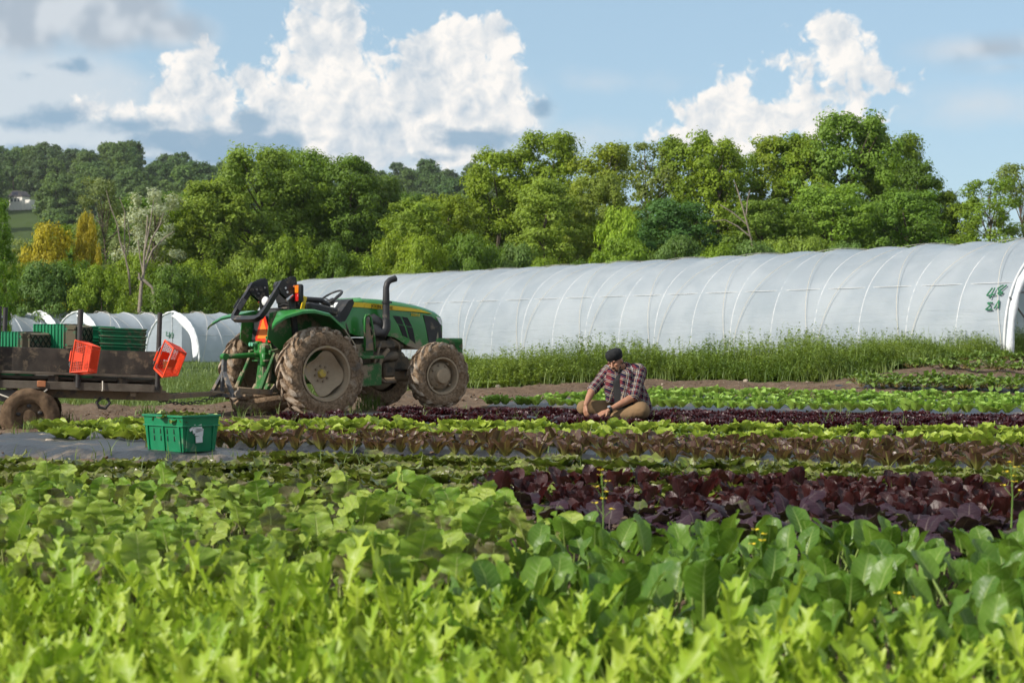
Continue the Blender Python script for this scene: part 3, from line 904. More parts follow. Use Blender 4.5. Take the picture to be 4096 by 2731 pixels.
# ---- dark green spoon-leaved greens, right
m_kom = leafmat('spoon_leaf', (0.050, 0.125, 0.013), (0.135, 0.245, 0.026), (0.34, 0.44, 0.13), rough=0.40, trans=0.28, spec=0.35, vw=0.035, vm=0.62, bump=0.4)
lv_kom = leaf_set('spoon_leaf', m_kom, 8, L=0.098, W=0.080, p=0.9, rnd_tip=True, pet=0.16, pw=0.0055, arch=0.25, cup=0.35, ruf=0.004, rf=1.5, n=9, m=3, pucker=0.004)
for i, Y0 in enumerate(np.arange(5.15, 8.15, 0.30)):
    for x in np.arange(-0.7, 3.2, 0.255):
        x_ = x + random.uniform(-.08, .08) + (i % 2) * .125
        y_ = Y0 - 0.17 * x_ + random.uniform(-.08, .08) + 0.15
        u_ = UC + FPX * x_ / y_
        if u_ > 4700 or not bound(u_, y_): continue
        plant_tree('spoon_leaf_green', lv_kom, rosette(11, 104, 56, 0.6, 1.2, 0.48, 0.035), (x_, y_, 0.0), 'dark green spoon-leaved plant in the bed on the right', 'leafy green', 'dark green spoon-leaved plants', random.uniform(0.78, 1.22))
# ---- feathery mizuna along the bottom
m_miz = leafmat('mizuna_leaf', (0.200, 0.340, 0.018), (0.40, 0.50, 0.050), (0.50, 0.58, 0.18), rough=0.42, trans=0.34, spec=0.35, vw=0.05, vm=0.5)
lv_miz = leaf_set('mizuna_leaf', m_miz, 8, L=0.195, W=0.074, p=0.8, q=0.42, pet=0.10, pw=0.003, arch=0.32, cup=0.32, ruf=0.006, rf=2.4, lob=0.90, ln=6, n=42, m=2, fwd=0.13, twist=1.8)
for i, Y0 in enumerate(np.arange(3.45, 6.4, 0.215)):
    for x in np.arange(-2.4, 2.3, 0.205):
        x_ = x + random.uniform(-.08, .08) + (i % 2) * .1
        y_ = Y0 - 0.17 * x_ + random.uniform(-.07, .07) - 0.05
        u_ = UC + FPX * x_ / y_
        if u_ < -300 or u_ > 4600 or y_ < 3.3: continue
        if y_ > np.interp(u_, [0, 1800, 2600, 4096], [6.35, 5.9, 5.25, 4.75]): continue
        plant_tree('mizuna_plant', lv_miz, rosette(12, 106, 56, 0.55, 1.2, 0.5, 0.035), (x_, y_, 0.0), 'bright green feathery mizuna plant along the front of the field', 'mizuna', 'feathery mizuna plants', random.uniform(0.8, 1.2))
# ================================================================== trees
m_bark = pmat('bark', (0.13, 0.105, 0.08), (0.075, 0.06, 0.048), 9.0, 0.95, spec=0.1, bump=0.6, bscale=25)
m_deadbark = pmat('pale_dead_wood', (0.27, 0.23, 0.185), (0.18, 0.15, 0.12), 6.0, 0.9, spec=0.15, bump=0.4, bscale=20)
def crownmat(name):
    """foliage: colour of the tree itself comes from the object's colour"""
    m, N, out = newmat(name)
    oi = N.new('ShaderNodeObjectInfo')
    r = E(N, N.attr('rnd').outputs['Fac'])
    base = E(N, oi.outputs['Color'])
    v = r * 0.75 + 0.62
    col = N.v('SCALE', base, None); col.s.node.inputs['Scale'].default_value = 1.0
    N.link(v, col.s.node.inputs['Scale'])
    col = N.mix(N.step(0.75, 1.0, r) * 0.35, col, N.v('MULTIPLY', base, (1.22, 1.18, 0.8)))
    b = principled(N, None, col, 0.55, spec=0.25)
    t = N.new('ShaderNodeBsdfTranslucent')
    N.put(t.inputs['Color'], N.v('MULTIPLY', col, (1.35, 1.25, 0.6)))
    mx = N.new('ShaderNodeMixShader'); mx.inputs[0].default_value = 0.40
    N.link(b.outputs[0], mx.inputs[1]); N.link(t.outputs[0], mx.inputs[2])
    N.link(mx.outputs[0], out.inputs['Surface'])
    return m
m_crown = crownmat('tree_foliage')

def leaf_quads(C, Nn, S, rnd, r):
    """diamond leaf sprays at C facing Nn"""
    k = len(C)
    Nn = Nn / (np.linalg.norm(Nn, axis=1)[:, None] + 1e-9)
    a = r.normal(size=(k, 3)); a -= Nn * (a * Nn).sum(1)[:, None]; a /= np.linalg.norm(a, axis=1)[:, None] + 1e-9
    b = np.cross(Nn, a)
    S = S[:, None]; w = S * r.uniform(0.45, 0.8, (k, 1)); fold = Nn * S * r.uniform(-.25, .25, (k, 1))
    V = np.stack([C - a * S, C - b * w + fold, C + a * S * r.uniform(.8, 1.2, (k, 1)), C + b * w + fold], 1)
    F = np.arange(4 * k).reshape(k, 4)
    return V.reshape(-1, 3), F, np.repeat(rnd, 4)
def make_tree(name, seed, H=16.0, Rx=3.2, base=0.12, clumps=95, per=130, cr=(0.7, 1.35), leaf=(0.13, 0.24), shape=1.0, density_gap=0.0, limbs=26, trunk_r=0.22, mat_t=None, upright=False):
    """returns (trunk mesh, crown mesh), base at the origin"""
    r = np.random.default_rng(seed)
    cz0, cz1 = H * base, H
    cen = []
    tries = 0
    while len(cen) < clumps and tries < 20000:
        tries += 1
        h = r.random() ** 0.85
        z = cz0 + (cz1 - cz0) * h
        prof = math.sqrt(max(0.0, 1 - ((h - 0.45) / 0.60) ** 2)) if shape == 1.0 else (1 - h) ** 0.8 + 0.05
        lim = Rx * prof
        a = r.uniform(0, 2 * PI)
        wob = 1 + 0.28 * math.sin(3 * a + seed) + 0.18 * math.sin(5 * a + 2 * h * 6 + seed * 2)
        rad = lim * wob * math.sqrt(r.uniform(0.30, 1.0))
        p = np.array([rad * math.cos(a), rad * math.sin(a), z - 0.3])
        if any(np.linalg.norm((p - q) * [1, 1, 1.25]) < cr[0] * 0.85 for q in cen[-60:]): continue
        cen.append(p)
    cen = np.array(cen)
    Vs, Fs, Rs = [], [], []; n = 0
    axis_pt = np.stack([0 * cen[:, 0], 0 * cen[:, 0], np.clip(cen[:, 2] - 1.5, cz0, None)], 1)
    for c, ap in zip(cen, axis_pt):
        R_ = r.uniform(*cr)
        d = r.normal(size=(per, 3)); d /= np.linalg.norm(d, axis=1)[:, None]
        outw = c - ap; outw = outw / (np.linalg.norm(outw) + 1e-6)
        rr = R_ * r.uniform(0.35, 1.0, (per, 1)) ** 0.6
        lump = 1 + 0.35 * np.sin(d[:, :1] * 5 + seed) * np.sin(d[:, 1:2] * 5 + c[0])
        C = c + d * rr * lump * [1.0, 1.0, 0.72]
        Nn = d * 0.9 + outw * 0.5 + np.array([0, 0, 0.35]) + r.normal(size=(per, 3)) * 0.45
        keepm = r.random(per) > density_gap
        tone = np.clip(r.normal(0.45, 0.17, per) + r.uniform(-.14, .14), 0, 1)
        V, F, q = leaf_quads(C[keepm], Nn[keepm], r.uniform(leaf[0], leaf[1], keepm.sum()), tone[keepm], r)
        Vs.append(V); Fs.append(F + n); Rs.append(q); n += len(V)
    crown = np_mesh(name + '_crown', np.concatenate(Vs), np.concatenate(Fs), False, {'rnd': np.concatenate(Rs)})
    crown.materials.append(m_crown)
    b = MB()
    zt = H * 0.86
    tp = [np.array([0.25 * math.sin(k * 1.3 + seed) * k / 6, 0.25 * math.cos(k * 1.7 + seed) * k / 6, zt * k / 6]) for k in range(7)]
    b.tube(tp, [trunk_r * (1.25 if k == 0 else 1 - 0.13 * k) for k in range(7)], 7)
    order = r.permutation(len(cen))[:limbs]
    for i in order:
        c = cen[i]
        z0 = max(cz0 * 0.7, c[2] - r.uniform(1.5, 4.0) - (2 if upright else 0))
        k = np.clip(z0 / zt, 0, .98) * 6
        s = tp[int(k)] + (tp[min(6, int(k) + 1)] - tp[int(k)]) * (k - int(k))
        midp = s * 0.5 + c * 0.5 + np.array([0, 0, -0.25])
        b.tube([s, midp, c], [trunk_r * 0.34, trunk_r * 0.22, trunk_r * 0.08], 5, cap=False)
    tr = b.mesh(name + '_trunk', 60)
    tr.materials.append(mat_t or m_bark)
    return tr, crown
KIND = [
    make_tree('oak', 1, 16, 3.4, 0.08, 190, 190, (0.5, 1.05), (0.075, 0.15)),
    make_tree('maple', 2, 16, 3.0, 0.06, 180, 190, (0.5, 1.0), (0.075, 0.15)),
    make_tree('ash', 3, 17, 2.7, 0.12, 125, 170, (0.5, 1.0), (0.075, 0.15), density_gap=0.08),
    make_tree('airy', 4, 16, 3.0, 0.16, 85, 150, (0.45, 0.95), (0.075, 0.14), limbs=40, trunk_r=0.17, density_gap=0.12),
    make_tree('wide', 5, 15, 4.4, 0.05, 290, 180, (0.5, 1.1), (0.075, 0.15)),
    make_tree('bush', 6, 7, 3.2, 0.0, 110, 170, (0.5, 1.0), (0.075, 0.14), limbs=10, trunk_r=0.1),
    make_tree('far', 7, 15, 4.6, 0.04, 90, 75, (0.9, 1.7), (0.25, 0.45), limbs=0),
    make_tree('far', 8, 15, 4.0, 0.04, 80, 75, (0.9, 1.7), (0.25, 0.45), limbs=0),
    make_tree('spruce', 9, 16, 3.0, 0.04, 60, 75, (0.7, 1.3), (0.25, 0.45), shape=2.0, limbs=0),
]
HILL_SHADED = [(0.085, 0.150, 0.045), (0.095, 0.165, 0.048), (0.115, 0.180, 0.050), (0.10, 0.155, 0.058), (0.125, 0.195, 0.048)]  # crown greens darkened to stand in for cloud shadow on the hill
def tree(kind, x, y, z, h, w, color, label, cat='tree', group=None, name='tree', rz=None, crown_name='crown'):
    """h height, w width relative to the kind's own proportions"""
    tr, cr = KIND[kind]
    H0 = (16, 16, 17, 16, 15, 7, 15, 15, 16)[kind]
    o = empty(name, (x, y, z), (0, 0, random.uniform(0, 6.28) if rz is None else rz))
    s = h / H0
    o.scale = (s * w, s * w, s)
    tag(o, label, cat, group)
    a = bpy.data.objects.new('trunk', tr); link(a, o)
    c = bpy.data.objects.new(crown_name, cr); link(c, o)
    j = random.uniform(0.9, 1.1) * (TONE if color not in (LIME, MID, DEEP, OLIVE, GREY) and color not in HILL_SHADED else 1.0)
    c.color = (color[0] * 0.96 * j * random.uniform(.94, 1.06), color[1] * j, color[2] * j, 1)
    return o
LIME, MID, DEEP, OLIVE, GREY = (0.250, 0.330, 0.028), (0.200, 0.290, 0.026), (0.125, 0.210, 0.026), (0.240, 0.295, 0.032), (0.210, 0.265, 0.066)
TONE = 1.85     # all other crown colours below were measured a little dark
def tpx(kind, u, vtop, wpx, Y, color, label, group='trees along the far edge of the field', **kw):
    """tree whose crown top shows at pixel u, vtop, about wpx wide"""
    p = wp(u, vtop, Y)
    zb = float(gz(p.x, Y)) - 0.2
    h = p.z - zb
    H0, R0 = ((16, 3.4), (16, 3.0), (17, 2.7), (16, 3.0), (15, 4.4), (7, 3.2), (15, 4.6), (15, 4.0), (16, 3.0))[kind]
    s = h / H0
    w = (wpx / FPX * Y) / (2 * R0 * s * 1.12)
    return tree(kind, p.x, Y, zb, h, w, color, label, group=group, **kw)
# big trees, left to right; each is told by the thing it rises behind
tpx(4, 1040, 598, 560, 122, (0.115, 0.165, 0.022), 'tall broad green tree rising behind the tractor seat, left of the gap in the trees')
tpx(0, 1215, 602, 420, 127, (0.098, 0.148, 0.020), 'tall green tree next to the gap in the trees, behind the exhaust pipe')
tpx(1, 1400, 628, 330, 124, DEEP, 'dark green tree on the left side of the gap in the trees')
tpx(1, 850, 720, 380, 118, (0.125, 0.172, 0.024), 'lighter green tree stepping down left of the tall broad one')
tpx(0, 1520, 700, 280, 128, (0.08, 0.125, 0.024), 'lower green tree filling the gap in the trees')
_names = ['rounded green tree first right of the gap', 'tall dense green tree with a dark crown right of the gap', 'yellowish green airy tree in the middle of the row', 'green tree with a loose top in the middle of the row',
          'broad mid-green tree in the middle of the row', 'tall mid-green tree behind the crossing pale branches', 'thin airy tree with sky showing through beside the pale branches', 'yellow-green tree right of the airy one',
          'upright green tree just left of the tallest tree', 'tallest tree of the row, broad and green', 'green tree leaning on the tallest tree, on its right', 'lower green tree stepping down at the right end of the row', 'lowest green tree at the right end of the row']
_big = [(1, 1985, 598, 300, LIME), (0, 2195, 527, 330, MID), (2, 2420, 572, 290, OLIVE), (3, 2590, 540, 300, GREY), (0, 2770, 537, 340, MID), (2, 2870, 560, 260, LIME), (3, 2945, 590, 260, MID), (1, 3105, 550, 300, LIME),
        (2, 3205, 530, 260, MID), (4, 3400, 462, 470, (0.10, 0.158, 0.02)), (0, 3560, 530, 330, MID), (2, 3665, 640, 230, DEEP), (1, 3745, 765, 230, MID)]
for (k, u, v, w, c), nm in zip(_big, _names):
    tpx(k, u, v, w * 1.18, 118 + (u * 7 % 13), c, nm)
tpx(3, 3960, 690, 330, 116, MID, 'loose green tree by the right edge of the picture')
tpx(3, 4095, 632, 330, 119, GREY, 'taller pale green tree cut by the right edge of the picture')
tpx(1, 3850, 800, 240, 124, MID, 'low green tree between the row and the right edge trees')
# lighter trees standing in front of the row
tpx(1, 1660, 800, 330, 108, (0.15, 0.20, 0.024), 'fresh light green tree in front of the gap, right above the tractor bonnet')
tpx(0, 1800, 780, 330, 112, LIME, 'yellow-green tree between the gap and the row')
tpx(5, 2480, 830, 240, 104, (0.16, 0.23, 0.02), 'very bright yellow-green bush low in the row')
tpx(1, 2180, 720, 330, 110, (0.13, 0.18, 0.024), 'light green tree in front of the dense dark crown')
tpx(0, 2680, 800, 420, 108, (0.055, 0.11, 0.026), 'dark green maple standing low in front of the row')
tpx(1, 3050, 800, 380, 109, (0.11, 0.17, 0.024), 'green tree low in front of the pale branches')
tpx(0, 3330, 740, 430, 110, (0.118, 0.172, 0.022), 'light green tree in front of the tallest one')
tpx(1, 3620, 760, 360, 110, (0.09, 0.145, 0.02), 'green tree in front of the right end of the row')
tpx(0, 2400, 700, 300, 113, (0.12, 0.16, 0.024), 'olive green tree in the second line of the row')
# left of the picture
tpx(0, 690, 830, 300, 120, MID, 'green tree right behind the pale blossoming tree')
tpx(1, 560, 900, 300, 124, DEEP, 'dark green tree behind the dead trunks')
tpx(3, 420, 690, 260, 118, (0.105, 0.125, 0.045), 'tall thin grey-green tree left of the blossoming tree')
tpx(0, 330, 900, 340, 126, MID, 'green tree above the middle trailer post')
tpx(1, 300, 1000, 330, 112, (0.09, 0.15, 0.02), 'bright green bushy tree left of the dead trunks')
tpx(0, 150, 960, 300, 116, GREY, 'greyish green bushy tree above the trailer')
tpx(5, 205, 892, 230, 108, (0.24, 0.20, 0.014), 'yellow flowering bush on the left below the hill', crown_name='crown')
tpx(5, 352, 848, 120, 109, (0.22, 0.19, 0.014), 'small yellow flowering bush right of the bigger yellow one')
tpx(3, 610, 745, 300, 115, (0.25, 0.26, 0.18), 'pale cream blossoming tree above the dead trunks')
tpx(1, -15, 790, 150, 62, (0.08, 0.14, 0.014), 'near green tree cut by the left edge of the picture', rz=1.0)
tpx(0, -200, 700, 260, 66, (0.08, 0.14, 0.016), 'near green tree just outside the left edge of the picture')
# bushes along the foot of the trees
for i in range(34):
    u = -80 + i * 128 + random.uniform(-40, 40)
    v = random.uniform(930, 1040)
    Y = random.uniform(97, 106)
    tpx(5, u, v + (40 if u < 900 else 0), random.uniform(200, 330), Y, random.choice([LIME, MID, MID, DEEP, (0.12, 0.17, 0.024), (0.08, 0.13, 0.03)]), 'leafy bush at the foot of the tree row', group='bushes at the foot of the trees', name='bush')
# darker trees deeper in the wood close the gaps low down
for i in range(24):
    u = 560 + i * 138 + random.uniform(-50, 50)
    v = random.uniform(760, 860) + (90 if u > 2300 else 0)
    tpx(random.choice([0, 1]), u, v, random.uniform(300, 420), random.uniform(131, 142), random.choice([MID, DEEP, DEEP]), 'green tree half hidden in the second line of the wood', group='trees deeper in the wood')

# ---- dead trunks and bare branches
def bare(name, paths, label, cat='tree', mat=None, group=None, base=None):
    """paths: lists of (u, v, radius in px) at distance Y"""
    o = empty(name, base, (0, 0, 0))
    tag(o, label, cat, group)
    for i, (Y, pts) in enumerate(paths):
        b = MB()
        P_ = [np.array(wp(u, v, Y)) - np.array(base) for (u, v, r_) in pts]
        b.tube(P_, [r_ * 0.68 / FPX * Y for (_, _, r_) in pts], 7)
        b.build('trunk' if i == 0 else 'branch', mat or m_deadbark, o, 60)
    return o
_b = wp(560, 1250, 96); _b.z = float(gz(_b.x, 96))
bare('dead_tree', [(96, [(558, 1250, 13), (565, 1150, 11), (575, 1090, 9), (578, 1010, 7), (585, 950, 6), (592, 860, 4)]),
                   (96.4, [(578, 1080, 7), (610, 1000, 5), (660, 950, 4), (700, 925, 2)]),
                   (95.6, [(583, 1040, 6), (605, 960, 5), (640, 900, 4), (655, 850, 2)]),
                   (96.2, [(575, 1100, 6), (560, 1030, 4), (552, 960, 3)]),
                   (95.7, [(580, 1000, 5), (600, 900, 4), (615, 800, 2)]),
                   (95.9, [(625, 1235, 10), (610, 1150, 9), (580, 1125, 10), (552, 1108, 8)]),
                   (95.8, [(560, 1120, 7), (556, 1092, 6)])],
     'pale dead tree with thin bare forked branches left of the tractor', base=_b)
_b = wp(655, 1200, 97); _b.z = float(gz(_b.x, 97))
bare('dead_tree_stump', [(97, [(652, 1200, 12), (655, 1150, 11), (662, 1115, 10), (655, 1090, 8)]), (97.2, [(662, 1118, 6), (682, 1110, 5), (694, 1096, 4)]), (96.8, [(648, 1150, 5), (640, 1120, 4), (642, 1105, 2)])],
     'snapped pale tree stump right of the pale dead tree', base=_b)
_b = wp(525, 1180, 98); _b.z = float(gz(_b.x, 98))
bare('bare_tree', [(98, [(522, 1180, 6), (515, 1090, 6), (500, 1020, 5), (480, 965, 5), (470, 900, 4), (440, 820, 3), (425, 760, 2)]), (98.2, [(500, 1020, 4), (498, 930, 4), (500, 850, 3), (478, 790, 2)]), (98.3, [(505, 1030, 3), (520, 960, 3), (510, 880, 2)])],
     'thin bare-stemmed tree left of the pale dead tree', base=_b, mat=pmat('grey_bark', (0.24, 0.20, 0.155), (0.16, 0.13, 0.10), 8, 0.9))
_b = wp(3010, 1000, 106); _b.z = float(gz(_b.x, 106))
bare('dead_branches', [(105.5, [(3020, 1060, 6), (3005, 960, 5), (2985, 880, 5), (2950, 760, 4), (2935, 720, 2)]), (105.2, [(3005, 950, 4), (2950, 905, 4), (2900, 880, 3), (2850, 885, 2)]), (105.7, [(2990, 900, 4), (2930, 850, 4), (2880, 820, 3)]), (105.3, [(2985, 860, 4), (2990, 800, 3), (3000, 760, 2)])],
     'pale bare branches crossing low in the tree row on the right', base=_b)

# ================================================================== wooded hill far behind on the left
m_hill = pmat('hill_grass', (0.055, 0.085, 0.022), (0.045, 0.07, 0.02), 0.02, 0.95, spec=0.1)
_ru = [-2500, -1200, -500, 0, 300, 500, 700, 850, 1000, 1300, 1650, 1900, 2300, 3000, 4096, 6000]
_rv = [790, 750, 730, 735, 722, 720, 765, 772, 785, 800, 790, 815, 920, 1000, 1050, 1150]
def hill_z(X, Y):
    u = UC + FPX * X / np.maximum(Y, 1)
    top = (VH - np.interp(u, _ru, _rv)) / FPX * 780.0
    return top * sstep(230, 800, Y) ** 0.9 - 3.0
hx = np.linspace(-700, 700, 90); hy = np.linspace(200, 1150, 60)
HX, HY = np.meshgrid(hx, hy)
HZ = hill_z(HX, HY) + 2.0 * fbm(HX * .02, HY * .02, 3) * sstep(260, 400, HY)
HZ = np.maximum(HZ - 60 * sstep(850, 1150, HY), -3.0)
ii = np.arange(HX.size).reshape(HX.shape)
F = np.stack([ii[:-1, :-1], ii[:-1, 1:], ii[1:, 1:], ii[1:, :-1]], -1).reshape(-1, 4)
tag(mobj('hill', np_mesh('hill', np.stack([HX, HY, HZ], -1).reshape(-1, 3), F), m_hill), 'long wooded hill behind the fields', kind='structure')
cnt = 0; tries = 0
placed = []
while cnt < 262 and tries < 9000:
    tries += 1
    u = random.uniform(-150, 2350) if cnt > 40 else random.uniform(-100, 1000)
    Y = random.uniform(330, 830)
    X = (u - UC) / FPX * Y
    z = float(hill_z(X, Y))
    if (-45 < u < 195) and Y < 610 and VH - (z + 18.5 - HC) * FPX / Y < 838: continue          # keep the house in view
    if any(abs(X - a) < 6.0 and abs(Y - b) < 12 for a, b in placed): continue
    placed.append((X, Y))
    k = random.choice([6, 6, 7, 7, 7]) if random.random() > 0.04 else 8
    tree(k, X, Y, z - 0.5, random.uniform(13, 19), random.uniform(0.9, 1.2), random.choice(HILL_SHADED), 'tree on the far wooded hill, its green darkened for cloud shadow', group='trees on the far hill')
    cnt += 1

# ---- white house on the hill
m_siding = pmat('house_siding', (0.74, 0.72, 0.66), (0.68, 0.66, 0.60), 0.6, 0.7)
m_roof = pmat('house_roof', (0.07, 0.065, 0.07), (0.05, 0.05, 0.055), 0.8, 0.85)
m_glass = pmat('house_glass', (0.10, 0.12, 0.14), (0.07, 0.09, 0.11), 0.5, 0.15, spec=0.6)
m_solar = pmat('solar_panel', (0.016, 0.022, 0.05), (0.012, 0.016, 0.035), 0.6, 0.35, spec=0.5)
_hp = wp(78, 828, 560)
h = empty('hill_house', _hp, (0, 0, RAD(-24)))
h.scale = (0.62, 0.62, 0.72)
tag(h, 'white house with dark roof and solar panels on the wooded hill', 'house')
b = MB(); b.box((0, 0, 1.4), (8.4, 6, 6.0)); b.build('wall', m_siding, h)
b = MB(); b.prism([(-4.9, 4.38), (4.9, 4.38), (0.0 + 1.6, 7.0), (-1.6, 7.0)], 6.9, 'y'); rf = b.build('roof', m_roof, h)
for k in range(3):
    b = MB(); b.box((-1.35 + k * 1.3, -3.49, 5.75), (1.15, 0.05, 1.5)); b.build('solar_panel', m_solar, rf)
for x in (-2.4, -0.2, 1.9):
    b = MB(); b.box((x, -3.03, 2.9), (1.5, 0.08, 1.7)); w = b.build('window', m_siding, h)
    b = MB(); b.box((x, -3.09, 2.9), (1.2, 0.06, 1.4)); b.build('pane', m_glass, w)
b = MB(); b.box((6.2, 0.5, 0.7), (4.2, 4.6, 4.4)); b.build('side_wing', m_siding, h)
# ================================================================== weeds and grass
def weedmat(name, c1, c2):
    m, N, out = newmat(name)
    r = E(N, N.attr('rnd').outputs['Fac'])
    col = N.mix(r, tuple(c1), tuple(c2))
    b = principled(N, None, col, 0.5, spec=0.3)
    t = N.new('ShaderNodeBsdfTranslucent'); N.put(t.inputs['Color'], N.v('MULTIPLY', col, (1.3, 1.2, 0.6)))
    mx = N.new('ShaderNodeMixShader'); mx.inputs[0].default_value = 0.28
    N.link(b.outputs[0], mx.inputs[1]); N.link(t.outputs[0], mx.inputs[2]); N.link(mx.outputs[0], out.inputs['Surface'])
    return m
m_weed = weedmat('weed_leaf', (0.115, 0.190, 0.028), (0.25, 0.335, 0.07))
m_grass = weedmat('grass_blade', (0.085, 0.150, 0.028), (0.19, 0.25, 0.075))
def blades(base, h, w, lean, r, seg=3):
    """curved grass blades; base (n,3)"""
    n = len(base)
    a = r.uniform(0, 2 * PI, n)
    d = np.stack([np.cos(a), np.sin(a), 0 * a], 1); sd = np.stack([-np.sin(a), np.cos(a), 0 * a], 1)
    V = np.empty((n, 2 * seg + 1, 3))
    for k in range(seg + 1):
        t = k / seg
        c = base + d * (lean * t ** 2 * h)[:, None] + np.array([0, 0, 1.0]) * (h * (t - 0.25 * lean * t ** 2))[:, None]
        ww = (w * (1 - t ** 1.5))[:, None]
        if k < seg:
            V[:, 2 * k] = c - sd * ww; V[:, 2 * k + 1] = c + sd * ww
        else: V[:, 2 * seg] = c
    o = (np.arange(n) * (2 * seg + 1))[:, None]
    Q = np.concatenate([o + np.array([[2 * k, 2 * k + 1, 2 * k + 3, 2 * k + 2]]) for k in range(seg - 1)]) if seg > 1 else np.zeros((0, 4), int)
    T = o + np.array([[2 * seg - 2, 2 * seg - 1, 2 * seg]])
    rn = np.repeat(np.clip(r.random(n) * .7 + .9 * fbm(base[:, 0] * .9, base[:, 1] * .9 + 9, 2) + .15, 0, 1), 2 * seg + 1)
    return V.reshape(-1, 3), Q, T, rn
def stems(base, h, r, nl=16, leaf=(0.03, 0.075)):
    """leafy upright stems: thin stem triangle plus leaf diamonds in whorls"""
    n = len(base)
    a0 = r.uniform(0, 6.28, n); ln = r.uniform(0.02, 0.22, n) * h
    V, Q, T, rn = blades(base, h, np.full(n, 0.004), r.uniform(0.05, 0.25, n), r, 2)
    t = r.uniform(0.03, 1.0, (n, nl)) ** 0.75
    a = r.uniform(0, 6.28, (n, nl))
    L = r.uniform(leaf[0], leaf[1], (n, nl)) * (1.25 - 0.65 * t)
    up = r.uniform(0.0, 0.9, (n, nl)) * (0.4 + t)
    c = base[:, None, :] + np.stack([0 * t, 0 * t, h[:, None] * t], -1)
    d = np.stack([np.cos(a), np.sin(a), up], -1); d /= np.linalg.norm(d, axis=-1, keepdims=True)
    s = np.stack([-np.sin(a), np.cos(a), 0 * a], -1) * (L * 0.24)[..., None]
    drop = np.stack([0 * t, 0 * t, -0.25 * L], -1)
    W = np.stack([c, c + d * (L * .5)[..., None] - s, c + d * L[..., None] * 1.0 + drop, c + d * (L * .5)[..., None] + s], 2).reshape(-1, 3)
    F4 = np.arange(len(W)).reshape(-1, 4) + len(V)
    tone = np.clip(r.uniform(0, 1, (n, 1)) * .45 + .9 * fbm(base[:, 0] * .9 + 5, base[:, 1] * .9, 2)[:, None] + .08 + r.uniform(0, .45, (n, nl)), 0, 1)
    return np.concatenate([V, W]), np.concatenate([Q, F4]) if len(Q) else F4, T, np.concatenate([rn, np.repeat(tone.ravel(), 4)])
def stuff_mesh(name, parts, mat, label, cat='weeds'):
    Vs, Qs, Ts, Rs = [], [], [], []; n = 0
    for V, Q, T, rn in parts:
        Vs.append(V); Qs.append(Q + n); Ts.append(T + n); Rs.append(rn); n += len(V)
    me = np_mesh(name, np.concatenate(Vs), [np.concatenate(Qs), np.concatenate(Ts)], True, {'rnd': np.concatenate(Rs)})
    return tag(mobj(name, me, mat), label, cat, kind='stuff')
def scatter(n, xr, d0, d1, r, pw=1.0):
    x = r.uniform(xr[0], xr[1], n)
    y = field_edge(x) + d0 + (d1 - d0) * r.random(n) ** pw
    return np.stack([x, y, gz(x, y) - 0.02], 1)
r = np.random.default_rng(5)
XR = gp(4400, 1430).x
# patches of different height along the strip
def hmod(B): return 1 + 1.1 * fbm(B[:, 0] * 0.8, B[:, 1] * 0.8, 3)
B1 = scatter(9500, (-1.2, XR + 1), 0.3, 5.0, r, 1.3); H1 = np.clip(r.uniform(0.28, 0.66, len(B1)) * hmod(B1) * sstep(0.0, 1.4, B1[:, 1] - field_edge(B1[:, 0])) ** .5, 0.12, 1.35)
B2 = scatter(4200, (-1.2, XR + 1), -0.1, 4.0, r, 1.5); H2 = np.clip(r.uniform(0.2, 0.5, len(B2)) * hmod(B2), 0.1, 0.8)
B3 = scatter(700, (-1.2, XR + 1), 0.8, 4.0, r); H3 = r.uniform(0.6, 1.0, len(B3))
stuff_mesh('weeds', [stems(B1, H1, r, 22, (0.055, 0.13)), blades(B3, H3, np.full(len(B3), .006), r.uniform(.1, .4, len(B3)), r)], m_weed, 'tall leafy weeds along the foot of the long plastic tunnel')
stuff_mesh('grass', [blades(B2, H2, np.full(len(B2), .0075), r.uniform(.2, .8, len(B2)), r)], m_grass, 'long grass in front of the tall weeds', 'grass')
# grass and low weeds behind trailer and tractor
B4 = scatter(8000, (-13, -0.9), -0.9, 18, r, 1.5); H4 = np.clip(r.uniform(0.06, 0.26, len(B4)) * hmod(B4), 0.05, .45)
B5 = scatter(5200, (-13, -0.9), -0.3, 14, r, 1.3); H5 = np.clip(r.uniform(0.15, 0.45, len(B5)) * hmod(B5), 0.08, .6)
keep5 = fbm(B5[:, 0] * .5 + 3, B5[:, 1] * .5, 2) > -0.15
stuff_mesh('meadow_grass', [blades(B4, H4, np.full(len(B4), .008), r.uniform(.2, .9, len(B4)), r), stems(B5[keep5], H5[keep5], r, 14)], m_grass, 'rough grass and low weeds behind the trailer and the tractor', 'grass')
B6 = scatter(9000, (-26, 24), 3.5, 48, r, 1.2); H6 = np.clip(r.uniform(0.10, 0.30, len(B6)) * hmod(B6), .05, .5)
stuff_mesh('far_grass', [blades(B6, H6, np.full(len(B6), .02), r.uniform(.2, .9, len(B6)), r)], m_grass, 'grass between the tunnels and the trees', 'grass')
